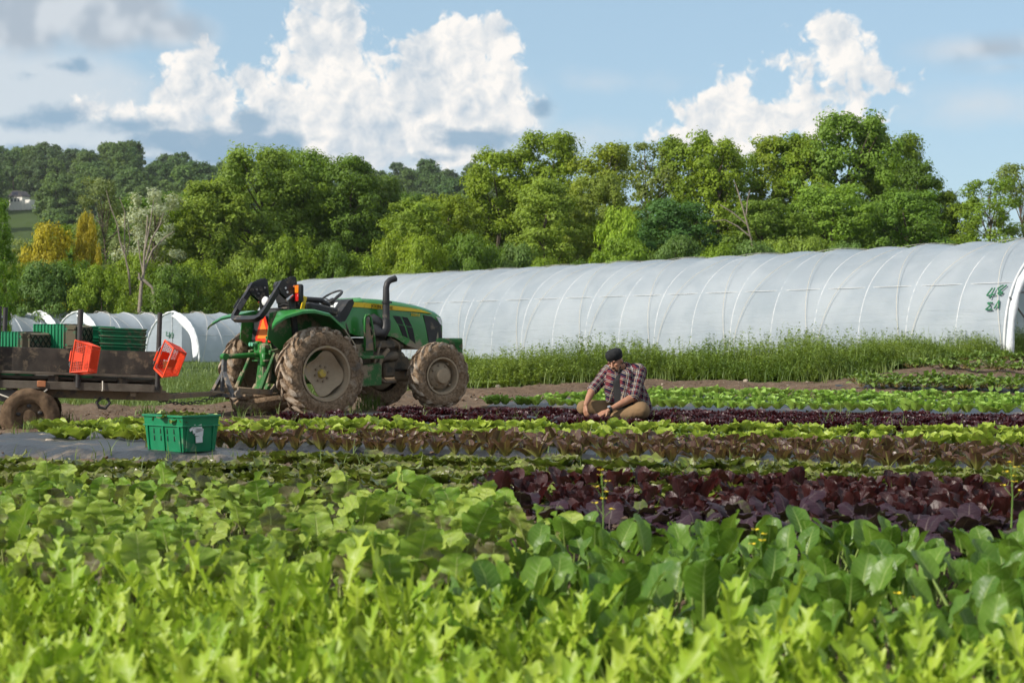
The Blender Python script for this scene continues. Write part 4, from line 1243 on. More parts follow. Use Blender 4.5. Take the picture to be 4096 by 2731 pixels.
# sparse small weeds among the beds
n = 420
x = r.uniform(-6.5, 6, n); y = r.uniform(9.5, 25, n)
B7 = np.stack([x, y, gz(x, y) + 0.02], 1)
tuft = np.repeat(B7, 4, 0) + r.normal(0, 0.015, (n * 4, 3)) * [1, 1, 0]
stuff_mesh('bed_weeds', [blades(tuft, r.uniform(0.08, 0.24, len(tuft)), np.full(len(tuft), .005), r.uniform(.2, .9, len(tuft)), r)], m_grass, 'thin grass weeds growing between the lettuce rows', 'weeds')
def tuft_thing(u, v, n, h, w, label, spread=0.09, lean=(.2, .9)):
    p = gp(u, v)
    B = np.array(p) * 0 + r.normal(0, spread, (n, 3)) * [1, 1, 0]
    V, Q, T, rn = blades(B, r.uniform(.45, 1, n) * h, np.full(n, w), r.uniform(*lean, n), r, 4)
    me = np_mesh('grass_tuft', V, [Q, T], True, {'rnd': rn})
    return tag(mobj('grass_tuft', me, m_grass, None, p), label, 'grass tuft')
tuft_thing(1475, 1640, 110, 0.36, 0.007, 'thick tuft of grass between the two near tractor wheels', 0.11)
tuft_thing(960, 1668, 16, 0.30, 0.007, 'thin tuft of long grass blades in front of the hitch', 0.03, (.5, 1.0))
tuft_thing(240, 1690, 60, 0.26, 0.006, 'grass tuft beside the muddy trailer wheel', 0.10)
tuft_thing(150, 1712, 70, 0.20, 0.007, 'small grass tuft at the foot of the muddy trailer wheel', 0.10)
tuft_thing(55, 1704, 80, 0.24, 0.006, 'grass tuft in front of the muddy trailer wheel', 0.12)
tuft_thing(590, 1660, 90, 0.24, 0.007, 'grass tuft behind the loaded crate', 0.09)
# tall weed plant standing in the speckled row
def weed_plant(u, v, h, n, label, nl=18, leaf=(0.05, 0.10)):
    p = gp(u, v)
    B = r.normal(0, 0.05, (n, 3)) * [1, 1, 0]
    V, Q, T, rn = stems(B, r.uniform(.6, 1, n) * h, r, nl, leaf)
    tag(mobj('weed_plant', np_mesh('weed_plant', V, [Q, T], True, {'rnd': rn}), m_weed, None, p), label, 'weed')
weed_plant(3430, 1790, 0.30, 14, 'dark green leafy weed standing up in the speckled lettuce row')
weed_plant(2740, 1800, 0.22, 8, 'small green weed in the bronze romaine row')
# yellow flowering stalks over the dark green leaves
m_stalk = pmat('flower_stalk', (0.16, 0.26, 0.05), (0.11, 0.20, 0.04), 8, 0.5)
m_petal = pmat('yellow_petal', (0.80, 0.62, 0.02), (0.70, 0.50, 0.02), 8, 0.5)
def flower_stalk(u, vb, vt, Y, label, k=6):
    p = wp(u, vb, Y)
    hgt = (vb - vt) / FPX * Y
    o = empty('flowering_stalk', p)
    tag(o, label, 'flower', 'yellow flowering stalks')
    b = MB(); b.tube([(0, 0, 0), (0.006, 0, hgt * .5), (0.0, 0.004, hgt)], [.004, .003, .002], 6); b.build('stem', m_stalk, o, 60)
    for i in range(k):
        z = hgt * (0.55 + 0.45 * i / (k - 1)); a = i * 2.4; rr = 0.035 * (1.15 - 0.8 * i / k)
        c = (rr * math.cos(a), rr * math.sin(a), z + .01)
        b = MB(); b.tube([(0, 0, z - .03), c], .0012, 4)
        br = b.build('flower_stem', m_stalk, o, None)
        b = MB()
        for q in range(4):
            an = q * PI / 2 + i
            d = np.array([math.cos(an), math.sin(an), 0.35]); s = np.array([-math.sin(an), math.cos(an), 0]) * .0045
            C = np.array(c)
            b.add([C, C + d * .011 - s * 1.9, C + d * .019, C + d * .011 + s * 1.9], [(0, 1, 2, 3)])
        b.build('blossom', m_petal, br, None)
flower_stalk(2408, 2240, 1890, 7.4, 'tall yellow-flowering stalk in the middle of the dark green bed', 8)
flower_stalk(4045, 2110, 1860, 7.6, 'yellow-flowering stalk near the right edge', 7)
flower_stalk(3040, 2310, 2130, 6.8, 'short yellow-flowering stalk right of the tall one', 5)
flower_stalk(3620, 2420, 2390, 5.9, 'single yellow blossom low in the dark green bed', 2)
# ================================================================== plastic tunnels
m_film, N, out = newmat('tunnel_film')
tc = N.new('ShaderNodeTexCoord'); P = tc.outputs['Object']
wr = N.noise(N.v('MULTIPLY', P, (1.0, 1.0, 3.5)), 1.6, 5.0, 0.6) + N.noise(N.v('MULTIPLY', P, (0.6, 0.6, 9.0)), 1.2, 4.0, 0.6) * 0.7
tone = N.noise(P, 0.5, 3.0, 0.6)
b = principled(N, None, N.mix(N.step(0.35, 0.65, tone), (0.40, 0.45, 0.505, 1), (0.50, 0.545, 0.595, 1)), 0.30, spec=0.5, normal=N.bump(wr, 0.35, 0.08))
t = N.new('ShaderNodeBsdfTranslucent'); t.inputs['Color'].default_value = (0.52, 0.60, 0.68, 1)
tr = N.new('ShaderNodeBsdfTransparent'); tr.inputs['Color'].default_value = (0.92, 0.95, 0.97, 1)
m1 = N.new('ShaderNodeMixShader'); m1.inputs[0].default_value = 0.30
N.link(b.outputs[0], m1.inputs[1]); N.link(t.outputs[0], m1.inputs[2])
m2 = N.new('ShaderNodeMixShader'); m2.inputs[0].default_value = 0.16
N.link(m1.outputs[0], m2.inputs[1]); N.link(tr.outputs[0], m2.inputs[2])
N.link(m2.outputs[0], out.inputs['Surface'])
m_roll = pmat('bunched_film', (0.74, 0.76, 0.78), (0.60, 0.63, 0.66), 9.0, 0.35, bump=0.8, bscale=12)
m_hoop = pmat('hoop_pipe', (0.60, 0.61, 0.62), (0.50, 0.51, 0.52), 2.0, 0.4)
m_rope = pmat('cream_rope', (0.62, 0.58, 0.50), (0.52, 0.48, 0.40), 20.0, 0.9)
m_galv = pmat('galvanised_pipe', (0.22, 0.23, 0.24), (0.16, 0.17, 0.18), 6.0, 0.45, metal=0.6)
m_spray = pmat('green_spray_paint', (0.016, 0.16, 0.07), (0.012, 0.11, 0.05), 14.0, 0.6)
def tunnel(name, A, axis, L, w, h, sp, label, zb0, zb1, ropes=True, group=None, hoop_r=0.0155, rope_r=0.0075, flip=1, gothic=False):
    """A: near base corner at the open end, axis: unit direction of the length, cross direction is to its left (flip=1) or right (-1)"""
    ax = np.array([axis[0], axis[1], 0.0]); cr = np.array([-axis[1], axis[0], 0.0]) * flip
    A = np.array([A[0], A[1], 0.0])
    def prof(t):
        th = PI * t
        c = np.cos(th); s = np.sin(th)
        if gothic: return w - w * np.sign(c) * np.abs(c) ** 0.9, h * (np.abs(s) ** 0.8 * 0.80 + 0.20 * (1 - np.abs(2 * t - 1)))
        return w - w * np.sign(c) * np.abs(c) ** 0.9, h * np.abs(s) ** 0.72
    def S(s, t, off=0.0):
        s = np.asarray(s, float); t = np.asarray(t, float)
        x, z = prof(t)
        e = 1e-3
        x1, z1 = prof(np.clip(t + e, 0, 1)); x0, z0 = prof(np.clip(t - e, 0, 1))
        nx, nz = -(z1 - z0), (x1 - x0); q = np.sqrt(nx ** 2 + nz ** 2) + 1e-9
        x = x + nx / q * off; z = z + nz / q * off
        zb = zb0 + (zb1 - zb0) * s / L
        return A + s[..., None] * ax + x[..., None] * cr + np.stack([0 * z, 0 * z, z + zb], -1)
    o = empty(name, tuple(S(np.array(0.0), np.array(0.0))), (0, 0, 0))
    O = np.array(o.location)
    tag(o, label, 'greenhouse', group)
    nh = int(round(L / sp)); ns = nh * 8; nt = 48
    ss = np.linspace(0, L, ns + 1); tt = np.linspace(0, 1, nt + 1)
    SS, TT = np.meshgrid(ss, tt, indexing='ij')
    fr = (SS / sp) % 1.0
    off = -0.10 * np.sin(PI * fr) ** 1.0 * np.sin(PI * TT) ** 0.5 + 0.02 * fbm(SS * 1.2, TT * 9, 3) * np.sin(PI * TT)
    V = S(SS, TT, off) - O
    ii = np.arange(V.shape[0] * V.shape[1]).reshape(V.shape[:2])
    F = np.stack([ii[:-1, :-1], ii[1:, :-1], ii[1:, 1:], ii[:-1, 1:]], -1).reshape(-1, 4)
    mobj('film', np_mesh('film', V.reshape(-1, 3), F), m_film, o)
    t_ = np.linspace(0, 1, 41)
    hb = MB(); hb.tube(S(np.zeros(41), t_, -0.011) - O, hoop_r, 6)
    hm = hb.mesh('hoop', 180); hm.materials.append(m_hoop)
    for k in range(nh + 1):
        c = bpy.data.objects.new('hoop', hm); link(c, o)
        c.location = tuple(ax * (k * L / nh) + np.array([0, 0, (zb1 - zb0) * k / nh]))
    pb = MB(); pb.tube(S(np.linspace(0, L, 30), np.full(30, 0.17), -0.03) - O, 0.010, 5); pb.build('purlin', m_hoop, o, 180)
    if ropes:
        for k in range(0, nh + 1, 2):
            for sg in (-1, 1):
                s_ = k * L / nh + sg * np.interp(t_, [0, .17, .5, .83, 1], [.12, .62, 1.75, .62, .12])
                ok = (s_ > 0.02) & (s_ < L - 0.02)
                if ok.sum() < 6: continue
                rb = MB(); rb.tube(S(s_[ok], t_[ok], 0.03) - O, rope_r, 5); rb.build('rope', m_rope, o, 180)
    return o, S, O, ax, cr
A48 = ((4030 - UC) / FPX * 47.0, 47.0)
ax48 = np.array([-22.3, 27.0]); ax48 /= np.linalg.norm(ax48)
T48, S48, O48, a48, c48 = tunnel('polytunnel', A48, ax48, 39.1, 4.0, 3.55, 1.7, 'long clear plastic tunnel with ropes over it and green numbers near its right end', 0.62, 0.55, flip=-1)
def on_film(S, u, v, smax, tmax=0.5):
    s = np.linspace(0, smax, 420); t = np.linspace(0.0, tmax, 260)
    SS, TT = np.meshgrid(s, t, indexing='ij')
    W_ = S(SS, TT)
    e = (UC + FPX * W_[..., 0] / W_[..., 1] - u) ** 2 + (VH - FPX * (W_[..., 2] - HC) / W_[..., 1] - v) ** 2
    k = np.unravel_index(np.argmin(e), e.shape)
    return SS[k], TT[k]
def spray(S, O, parent, strokes, smax, r=0.022):
    for st in strokes:
        st_ = [on_film(S, u, v, smax) for (u, v) in st]
        s_ = np.interp(np.linspace(0, 1, 4 * len(st)), np.linspace(0, 1, len(st)), [a for a, _ in st_])
        t_ = np.interp(np.linspace(0, 1, 4 * len(st)), np.linspace(0, 1, len(st)), [a for _, a in st_])
        b = MB(); b.tube(S(s_, t_, 0.02) - O, r, 6); b.build('painted_mark', m_spray, parent, 180)
def cx(x, y): return (2600 + x * .636, 900 + y * .636)
spray(S48, O48, T48, [
    [cx(2156, 398), cx(2118, 448), cx(2176, 438)], [cx(2172, 396), cx(2140, 462)],
    [cx(2226, 380), cx(2190, 402), cx(2200, 420), cx(2222, 428), cx(2206, 442), cx(2190, 432), cx(2212, 408), cx(2246, 378)],
    [cx(2158, 488), cx(2124, 490), cx(2144, 510), cx(2112, 532), cx(2156, 534)],
    [cx(2168, 528), cx(2198, 474)], [cx(2198, 474), cx(2192, 528)]], 4.5)
# open end: bunched white film along the end hoop, door pipes behind it
t_ = np.linspace(0.0, 1.0, 46)
b = MB(); b.tube(S48(np.full(46, -0.06), t_, -0.03) - O48, 0.10 + 0.035 * np.sin(np.arange(46) * 1.9) + 0.02 * np.sin(np.arange(46) * 4.3), 9)
b.build('bunched_film', m_roll, T48, 180)
b = MB(); b.tube(S48(np.full(46, 0.10), t_, 0.02) - O48, 0.035, 8); b.build('end_hoop', m_hoop, T48, 180)
Pn = S48(np.zeros(2), np.array([0.0, 1.0])) - O48
for f_ in (0.30, 0.70):
    p0 = Pn[0] * (1 - f_) + Pn[1] * f_
    b = MB(); b.cyl(p0, p0 + np.array([0, 0, 3.1]), 0.03); b.build('door_post', m_galv, T48)
b = MB(); b.cyl(Pn[0] * .93 + Pn[1] * .07 + [0, 0, 1.9], Pn[0] * .07 + Pn[1] * .93 + [0, 0, 1.9], 0.03); b.build('cross_bar', m_galv, T48)
b = MB(); b.tube([Pn[0] + [0.10 * c48[0], .1 * c48[1], 1.75], Pn[0] * .9 + Pn[1] * .1 + [0, 0, 1.2], Pn[0] * .88 + Pn[1] * .12 + [0, 0, 0.0]], 0.03, 8); b.build('side_brace', m_galv, T48)

# low tunnels behind the trailer
axs = np.array([0.66, 0.75]); axs /= np.linalg.norm(axs)
def low(u, v, Y, L, label, zb, w=2.15, h=2.5):
    p = wp(u, v, Y)
    return tunnel('low_tunnel', (p.x, p.y), axs, L, w, h, 1.5, label, zb, zb, True, 'low plastic tunnels behind the trailer', 0.020, 0.008, flip=1, gothic=True)
T40, S40, O40, a40, c40 = low(800, 1446, 86.0, 15.0, 'low plastic tunnel marked 40 with its end film torn open', 0.28)
lo2 = low(410, 1440, 89.5, 13.0, 'low plastic tunnel with a peaked end behind the stacked green trays', 0.36)
lo3 = low(250, 1440, 95.0, 13.0, 'low plastic tunnel on the left behind the trailer post', 0.44, h=2.55)
lo4 = low(10, 1440, 93.0, 10.0, 'low plastic tunnel cut by the left edge of the picture', 0.40)
def end_wall(Tn, S, O, cr, w, h, t0=0.0, t1=1.0, seam=True, flap=True):
    tt = np.linspace(t0, t1, 40)
    ring = S(np.full(40, -0.02), tt) - O
    base = ring.copy(); base[:, 2] = 0.02
    V = np.concatenate([ring, base]); n = 40
    F = np.array([(i, i + 1, n + i + 1, n + i) for i in range(n - 1)])
    mobj('end_film', np_mesh('end_film', V, F, False), m_film, Tn)
    b = MB(); k = np.linspace(0, 1, 46)
    b.tube(S(np.full(46, -0.04), k, 0.0) - O, 0.045 + 0.018 * np.sin(np.arange(46) * 2.1), 7); b.build('bunched_film', m_roll, Tn, 180)
    if seam:
        p = S(np.array([-0.05]), np.array([0.5]))[0] - O
        b = MB(); b.cyl((p[0], p[1], 0), tuple(p), 0.02, n=6); b.build('door_post', m_hoop, Tn)
    if flap:   # loose film hanging down the near side of the door
        m_ = 14; rows_ = []
        for i in range(m_):
            f = i / (m_ - 1)
            t = 0.47 - 0.42 * f
            p = S(np.array([-0.10]), np.array([t]))[0] - O
            q = p + cr * (0.10 + 0.22 * math.sin(f * 5.0) ** 2) + np.array([0, 0, -0.25 - 0.2 * f])
            rows_.append([p, p * .66 + q * .34 + [0, 0, -.03], p * .33 + q * .67 + np.array([-.10, -.12, 0]), q])
        V = np.array(rows_).reshape(-1, 3); V[:, 2] = np.maximum(V[:, 2], 0.02)
        F = np.array([(i * 4 + j, i * 4 + j + 1, i * 4 + j + 5, i * 4 + j + 4) for i in range(m_ - 1) for j in range(3)])
        mobj('torn_film', np_mesh('torn_film', V, F), m_roll, Tn)
end_wall(T40, S40, O40, c40, 2.15, 2.5, 0.40, 1.0)
for (T_, S_, O_, a_, c_) in (lo2, lo3, lo4):
    end_wall(T_, S_, O_, c_, 2.15, 2.5, 0.0, 1.0, True, True)
# number 40 on the end film
def on_end(u, v, Tn, S, O, cr):
    p0 = S(np.array([-0.06]), np.array([0.0]))[0]
    d = np.array([(u - UC) / FPX, 1.0, -(v - VH) / FPX]); c0 = np.array([0, 0, HC])
    nrm = np.cross(cr, [0, 0, 1.0])
    k = np.dot(p0 - c0, nrm) / np.dot(d, nrm)
    return c0 + d * k - O
def c2(x, y): return (x * .4465, 1160 + y * .4465)
for st in ([c2(1492, 372), c2(1488, 408), c2(1516, 410)], [c2(1516, 376), c2(1516, 432)], [c2(1538, 384), c2(1528, 400), c2(1532, 424), c2(1546, 428), c2(1552, 404), c2(1548, 386), c2(1538, 384)]):
    b = MB(); b.tube([on_end(u, v, T40, S40, O40, c40) for u, v in st], 0.022, 6); b.build('painted_mark', m_spray, T40, 180)
# ================================================================== tractor
MUD = (0.205, 0.140, 0.088)
m_jgreen = pmat('tractor_green', (0.022, 0.200, 0.028), (0.018, 0.170, 0.023), 2.0, 0.26, spec=0.5, dirt=((0.30, 0.24, 0.17), 0.55, 3.5, 1.05, 0.50), Coat_Weight=0.4, Coat_Roughness=0.12)
m_jgreen2 = pmat('tractor_green_dirty', (0.018, 0.135, 0.022), (0.02, 0.10, 0.02), 3.0, 0.5, dirt=((0.27, 0.21, 0.145), 0.42, 4.0))
m_cgreen = pmat('casting_green', (0.020, 0.165, 0.026), (0.018, 0.13, 0.022), 3.0, 0.4, dirt=((0.27, 0.22, 0.15), 0.28, 6.0))
m_fgreen = pmat('fender_green', (0.022, 0.200, 0.028), (0.018, 0.170, 0.023), 2.0, 0.28, spec=0.5, dirt=((0.27, 0.22, 0.155), 0.50, 4.0, 1.30, 0.9))
m_yel = pmat('tractor_yellow', (0.80, 0.55, 0.015), (0.76, 0.50, 0.012), 2.0, 0.35, spec=0.5)
m_black = pmat('black_paint', (0.012, 0.012, 0.014), (0.018, 0.018, 0.019), 5.0, 0.38, spec=0.45, dirt=((0.16, 0.13, 0.10), 0.25, 6.0))
m_plast = pmat('black_plastic', (0.020, 0.020, 0.022), (0.028, 0.028, 0.03), 6.0, 0.5, spec=0.4, dirt=((0.20, 0.165, 0.12), 0.12, 5.0))
m_engine = pmat('oily_engine', (0.05, 0.045, 0.038), (0.10, 0.085, 0.065), 7.0, 0.7, dirt=((0.17, 0.13, 0.09), 0.55, 4.0))
m_mudsteel = pmat('muddy_steel', (0.14, 0.13, 0.12), (0.10, 0.09, 0.085), 6.0, 0.7, dirt=((0.24, 0.18, 0.12), 0.75, 5.0))
m_rimmud = pmat('muddy_rim', (0.42, 0.31, 0.07), (0.34, 0.25, 0.07), 4.0, 0.6, dirt=((0.33, 0.255, 0.175), 0.92, 3.0))
m_chrome = pmat('bright_bolt', (0.6, 0.6, 0.6), (0.5, 0.5, 0.5), 5.0, 0.25, metal=0.9)
m_amber = pmat('amber_lens', (0.75, 0.20, 0.01), (0.7, 0.16, 0.01), 8.0, 0.15, spec=0.6)
m_redlens = pmat('red_lens', (0.50, 0.015, 0.015), (0.42, 0.01, 0.01), 8.0, 0.15, spec=0.6)
m_lens = pmat('clear_lens', (0.78, 0.80, 0.80), (0.70, 0.72, 0.73), 6.0, 0.08, spec=0.8)
m_orange = pmat('fluorescent_orange', (0.95, 0.22, 0.02), (0.92, 0.19, 0.02), 6.0, 0.5)
m_redtape = pmat('red_reflector', (0.62, 0.035, 0.015), (0.55, 0.03, 0.012), 6.0, 0.35)
m_darkhole, N, out = newmat('grille_mesh')
principled(N, out, (0.010, 0.010, 0.011), 0.6)
# muddy tyre
m_tyre, N, out = newmat('muddy_tyre')
tc = N.new('ShaderNodeTexCoord'); P = tc.outputs['Object']
na = N.noise(P, 5.5, 6.0, 0.7); nb = N.noise(P, 26.0, 4.0, 0.65); nc = N.noise(P, 2.6, 3.0, 0.5)
mud = N.mix(N.step(0.3, 0.7, nb), (0.125, 0.084, 0.052, 1), (0.285, 0.200, 0.130, 1))
mud = N.mix(N.step(0.52, 0.66, na), mud, (0.34, 0.27, 0.20, 1))
mud = N.mix(N.step(0.60, 0.72, nc + (nb - .5) * .25) * 0.75, mud, (0.075, 0.070, 0.068, 1))
principled(N, out, mud, 0.9, spec=0.15, normal=N.bump(nb + na, 1.0, 0.03))

m_lug = pmat('worn_muddy_lug', (0.38, 0.315, 0.25), (0.22, 0.155, 0.105), 9.0, 0.9, spec=0.15, bump=0.8, bscale=30, dirt=((0.12, 0.08, 0.05), 0.35, 9.0))
TYAW = RAD(38.0)
TR = empty('tractor', (-3.3155, 26.130, 0.0), (0, 0, TYAW))
tag(TR, 'muddy green tractor with yellow stripe and folded roll bar towing the trailer', 'tractor')
def noise3(V, s, seed=0):
    return (vnoise(V[:, 0] * s + seed, V[:, 1] * s + V[:, 2] * s * 0.7) + vnoise(V[:, 2] * s - seed, V[:, 0] * s * 0.6 + V[:, 1] * s)) * 0.7
def wheel(name, c, R, w, rim_r, sgn, lugs, lug_h, front=False, parent=None, seed=0):
    """c hub centre; sgn -1: outer side towards -y"""
    o = empty(name, c, (0, 0, 0), parent)
    hw = w / 2
    prof = [(rim_r, -hw * .72), (rim_r + .02, -hw * .86), (rim_r + (R - rim_r) * .45, -hw * 1.04), (R - .075, -hw * .99), (R - .03, -hw * .90), (R - .012, -hw * .6), (R, -hw * .25), (R, hw * .25), (R - .012, hw * .6), (R - .03, hw * .90), (R - .075, hw * .99), (rim_r + (R - rim_r) * .45, hw * 1.04), (rim_r + .02, hw * .86), (rim_r, hw * .72)]
    pp = []
    for (a, b_), (c_, d_) in zip(prof[:-1], prof[1:]):
        for k in range(3): pp.append((a + (c_ - a) * k / 3, b_ + (d_ - b_) * k / 3))
    pp.append(prof[-1])
    def disp(V):
        rr = np.sqrt(V[:, 0] ** 2 + V[:, 2] ** 2)
        d = np.stack([V[:, 0] / rr, 0 * rr, V[:, 2] / rr], 1)
        k = sstep(R - 0.14, R - 0.02, rr)
        am = (0.030 * np.clip(noise3(V, 7, seed) + .25, 0, 1) + 0.014 * noise3(V, 22, seed)) * k + 0.006 * noise3(V, 16, seed)
        side = np.stack([0 * rr, np.sign(V[:, 1]) * 0.012 * noise3(V, 13, seed + 3), 0 * rr], 1)
        return d * am[:, None] + side
    b = MB(); b.lathe(pp, (0, 0, 0), (0, 1, 0), 84, disp=disp)
    rr_ = np.random.default_rng(seed); lb = MB()
    for k in range(lugs):
        for sd in (-1, 1):
            a0 = 2 * PI * (k + (0.5 if sd > 0 else 0)) / lugs
            secs = []
            for q in range(6):
                f = q / 5
                y = sd * (0.0 + f * hw * 1.0)
                rad = R + lug_h * (1 - 0.15 * f) - (0.055 * max(0, f - .72) / .28 if f > .72 else 0)
                a = a0 + sd * 0 + f * 0.36 * (1.3 if front else 1.0)
                t = (0.030 + 0.008 * (1 - f)) / R * (0.8 if front else 1.0)
                j = rr_.uniform(-.006, .006)
                secs.append([(math.cos(a + s_ * t) * (rad_ + j), y, math.sin(a + s_ * t) * (rad_ + j)) for s_, rad_ in ((-1.25, R - .03), (-.8, rad), (.8, rad), (1.25, R - .03))])
            lb.loft(secs, True, True)
    b.build('tyre', m_tyre, o, 50)
    lb.build('tread_lugs', m_lug, o, 50)
    return o
RW, RR = 0.40, 0.625
def rear_wheel(y, sgn, seed):
    o = wheel('rear_wheel', (0, y, 0.655), RR, RW, 0.385, sgn, 19, 0.055, False, TR, seed)
    ax_ = (0, sgn, 0)
    b = MB(); b.lathe([(0.40, 0.17), (0.405, 0.185), (0.375, 0.185), (0.36, 0.13), (0.345, 0.10), (0.345, -0.10), (0.375, -0.16), (0.405, -0.185)], (0, 0, 0), ax_, 48); b.build('rim', m_rimmud, o, 40)
    # dished disc with wavy edge
    n = 56; rings = []
    for (r_, h_, wv) in ((0.06, 0.035, 0), (0.15, 0.035, 0), (0.165, 0.045, 0), (0.21, 0.055, 0), (0.255, 0.10, .3), (0.30, 0.13, 1.0), (0.305, 0.12, 1.0)):
        rings.append([((r_ + 0.032 * wv * math.cos(4 * a + .6)) * math.cos(a), sgn * (h_ - 0.015 * wv * math.cos(4 * a + .6)), (r_ + 0.032 * wv * math.cos(4 * a + .6)) * math.sin(a)) for a in np.linspace(0, 2 * PI, n, endpoint=False)])
    b = MB(); b.loft(rings, False); b.build('wheel_disc', m_rimmud, o, 50)
    b = MB(); b.lathe([(0.0, 0.085), (0.05, 0.083), (0.062, 0.07), (0.066, 0.03)], (0, 0, 0), ax_, 20); b.build('hub_cap', pmat('hub_yellow', (0.5, 0.36, 0.04), (0.36, 0.27, 0.12), 16.0, 0.6) if 'hub_yellow' not in MATS else MATS['hub_yellow'], o, 40)
    for k in range(8):
        a = k * PI / 4 + .2
        b = MB(); b.cyl((.112 * math.cos(a), sgn * .03, .112 * math.sin(a)), (.112 * math.cos(a), sgn * .062, .112 * math.sin(a)), .016, n=6); b.build('bolt', m_mudsteel, o)
    b = MB(); b.cyl((0, -sgn * 0.02, 0), (0, -sgn * 0.45, 0), 0.075); b.build('axle_end', m_mudsteel, o)
    return o
rear_wheel(-0.85, -1, 1); rear_wheel(0.85, 1, 2)
FR_, FW = 0.475, 0.27
def front_wheel(y, sgn, seed, turn=0.0):
    o = wheel('front_wheel', (2.15, y, 0.600), FR_, FW, 0.275, sgn, 15, 0.042, True, TR, seed)
    o.rotation_euler = (0, 0, turn)
    ax_ = (0, sgn, 0)
    b = MB(); b.lathe([(0.285, 0.118), (0.288, 0.128), (0.262, 0.128), (0.25, 0.08), (0.245, -0.02), (0.215, -0.04), (0.15, -0.035), (0.08, -0.03)], (0, 0, 0), ax_, 40); b.build('rim', m_rimmud, o, 40)
    b = MB(); b.lathe([(0.205, -0.03), (0.205, 0.03), (0.19, 0.055), (0.135, 0.075), (0.125, 0.085), (0.122, 0.14), (0.112, 0.155), (0.07, 0.162), (0.0, 0.162)], (0, 0, 0), ax_, 30); b.build('hub', m_rimmud, o, 40)
    for k in range(8):
        a = k * PI / 4 + .3
        b = MB(); b.cyl((.165 * math.cos(a), sgn * .05, .165 * math.sin(a)), (.165 * math.cos(a), sgn * .088, .165 * math.sin(a)), .014, n=6); b.build('bolt', m_mudsteel, o)
    for k in range(4):
        a = k * PI / 2 + .9
        b = MB(); b.box((.235 * math.cos(a), sgn * .03, .235 * math.sin(a)), (.05, .05, .035), (0, -a, 0), .006); b.build('rim_lug', m_rimmud, o)
    return o
front_wheel(-0.80, -1, 5, RAD(-3)); front_wheel(0.80, 1, 6, RAD(-3))

def P3(poly, y): return [(x, y, z) for x, z in poly]
# ---- chassis
b = MB(); b.box((0.35, 0, 0.72), (1.3, 0.42, 0.46), None, .05); b.box((-0.12, 0, 0.86), (0.46, 0.44, 0.44), None, .05); b.build('transmission', m_jgreen2, TR)
b = MB(); b.cyl((0, -0.78, 0.655), (0, 0.78, 0.655), 0.11, n=14); b.build('rear_axle', m_jgreen2, TR)
b = MB()
b.box((1.45, 0, 0.92), (0.9, 0.42, 0.52), None, .04); b.box((1.45, -0.26, 1.08), (0.5, 0.10, 0.12), None, .02); b.cyl((1.30, -.27, .86), (1.72, -.27, .90), .075, n=12); b.box((1.15, -0.24, 0.98), (0.16, .14, .22), None, .03)
b.cyl((1.55, -.25, 1.13), (1.85, -.25, 1.05), .05, n=10); b.box((1.8, 0, 0.78), (0.5, .34, .22), None, .03); b.box((1.62, -.2, .70), (.22, .14, .26), None, .03)
b.build('engine', m_engine, TR)
for pts, rad in (([(1.42, -.30, 1.12), (1.35, -.33, .95), (1.28, -.34, .80), (1.30, -.32, .58), (1.24, -.28, .46)], .022), ([(1.55, -.32, 1.0), (1.42, -.36, .90), (1.33, -.36, .70), (1.36, -.32, .55), (1.26, -.28, .44)], .034), ([(1.60, -.28, 1.18), (1.75, -.30, 1.10), (1.78, -.30, .98)], .018), ([(1.36, -.25, .62), (1.5, -.3, .5), (1.7, -.3, .5)], .024)):
    b = MB(); b.tube(pts, rad, 8); b.build('hose', m_mudsteel, TR, 180)
b = MB(); b.box((2.15, 0, 0.60), (0.22, 1.15, 0.20), None, .05); b.box((2.15, 0, .76), (.5, .3, .16), None, .03); b.cyl((2.15, -.62, .60), (2.15, -.70, .60), .14, n=14); b.cyl((2.15, .62, .60), (2.15, .70, .60), .14, n=14); b.build('front_axle', m_mudsteel, TR)
# ---- bonnet: side outline lofted across
def hood_sec(x, zt, zb, hw):
    n = []
    for a in np.linspace(0, 1, 9):
        th = a * PI
        n.append((x, -hw * np.sign(math.cos(th)) * abs(math.cos(th)) ** .42, zb + (zt - zb) * (0.55 + 0.45 * math.sin(th) ** .55)))
    return [(x, -hw * .98, zb)] + n + [(x, hw * .98, zb)]
secs = [hood_sec(1.09, 1.79, 1.20, .345), hood_sec(1.35, 1.785, 1.24, .345), hood_sec(1.65, 1.765, 1.19, .345), hood_sec(1.90, 1.735, 1.06, .345), hood_sec(2.12, 1.70, 1.0, .34), hood_sec(2.32, 1.655, 1.02, .325), hood_sec(2.50, 1.60, 1.08, .30), hood_sec(2.60, 1.545, 1.13, .265), hood_sec(2.63, 1.50, 1.16, .24)]
b = MB(); b.loft(secs, True, True); hood = b.build('bonnet', m_jgreen, TR, 35)
def hw_at(x): return float(np.interp(x, [1.09, 1.9, 2.12, 2.32, 2.50, 2.60, 2.63], [.345, .345, .34, .325, .30, .265, .24]))
def side_panel(name, poly, mat, lift=.004, parent=hood, both=False):
    for sg in (-1, 1):
        b = MB(); k = len(poly)
        Vo = [(x, sg * (hw_at(x) + lift), z) for x, z in poly] + [(x, sg * (hw_at(x) - .02), z) for x, z in poly]
        b.add(Vo, [tuple(range(k))] + [(i, (i + 1) % k, k + (i + 1) % k, k + i) for i in range(k)])
        b.build(name, mat, parent, None)
side_panel('stripe', [(1.095, 1.71), (1.5, 1.685), (1.9, 1.650), (2.14, 1.620), (2.37, 1.560), (2.14, 1.578), (1.9, 1.592), (1.5, 1.612), (1.095, 1.635)], m_yel)
side_panel('vent', [(1.62, 1.52), (1.75, 1.51), (1.82, 1.38), (1.70, 1.40)], m_darkhole)
side_panel('vent', [(1.78, 1.505), (1.89, 1.495), (1.98, 1.35), (1.86, 1.37)], m_darkhole)
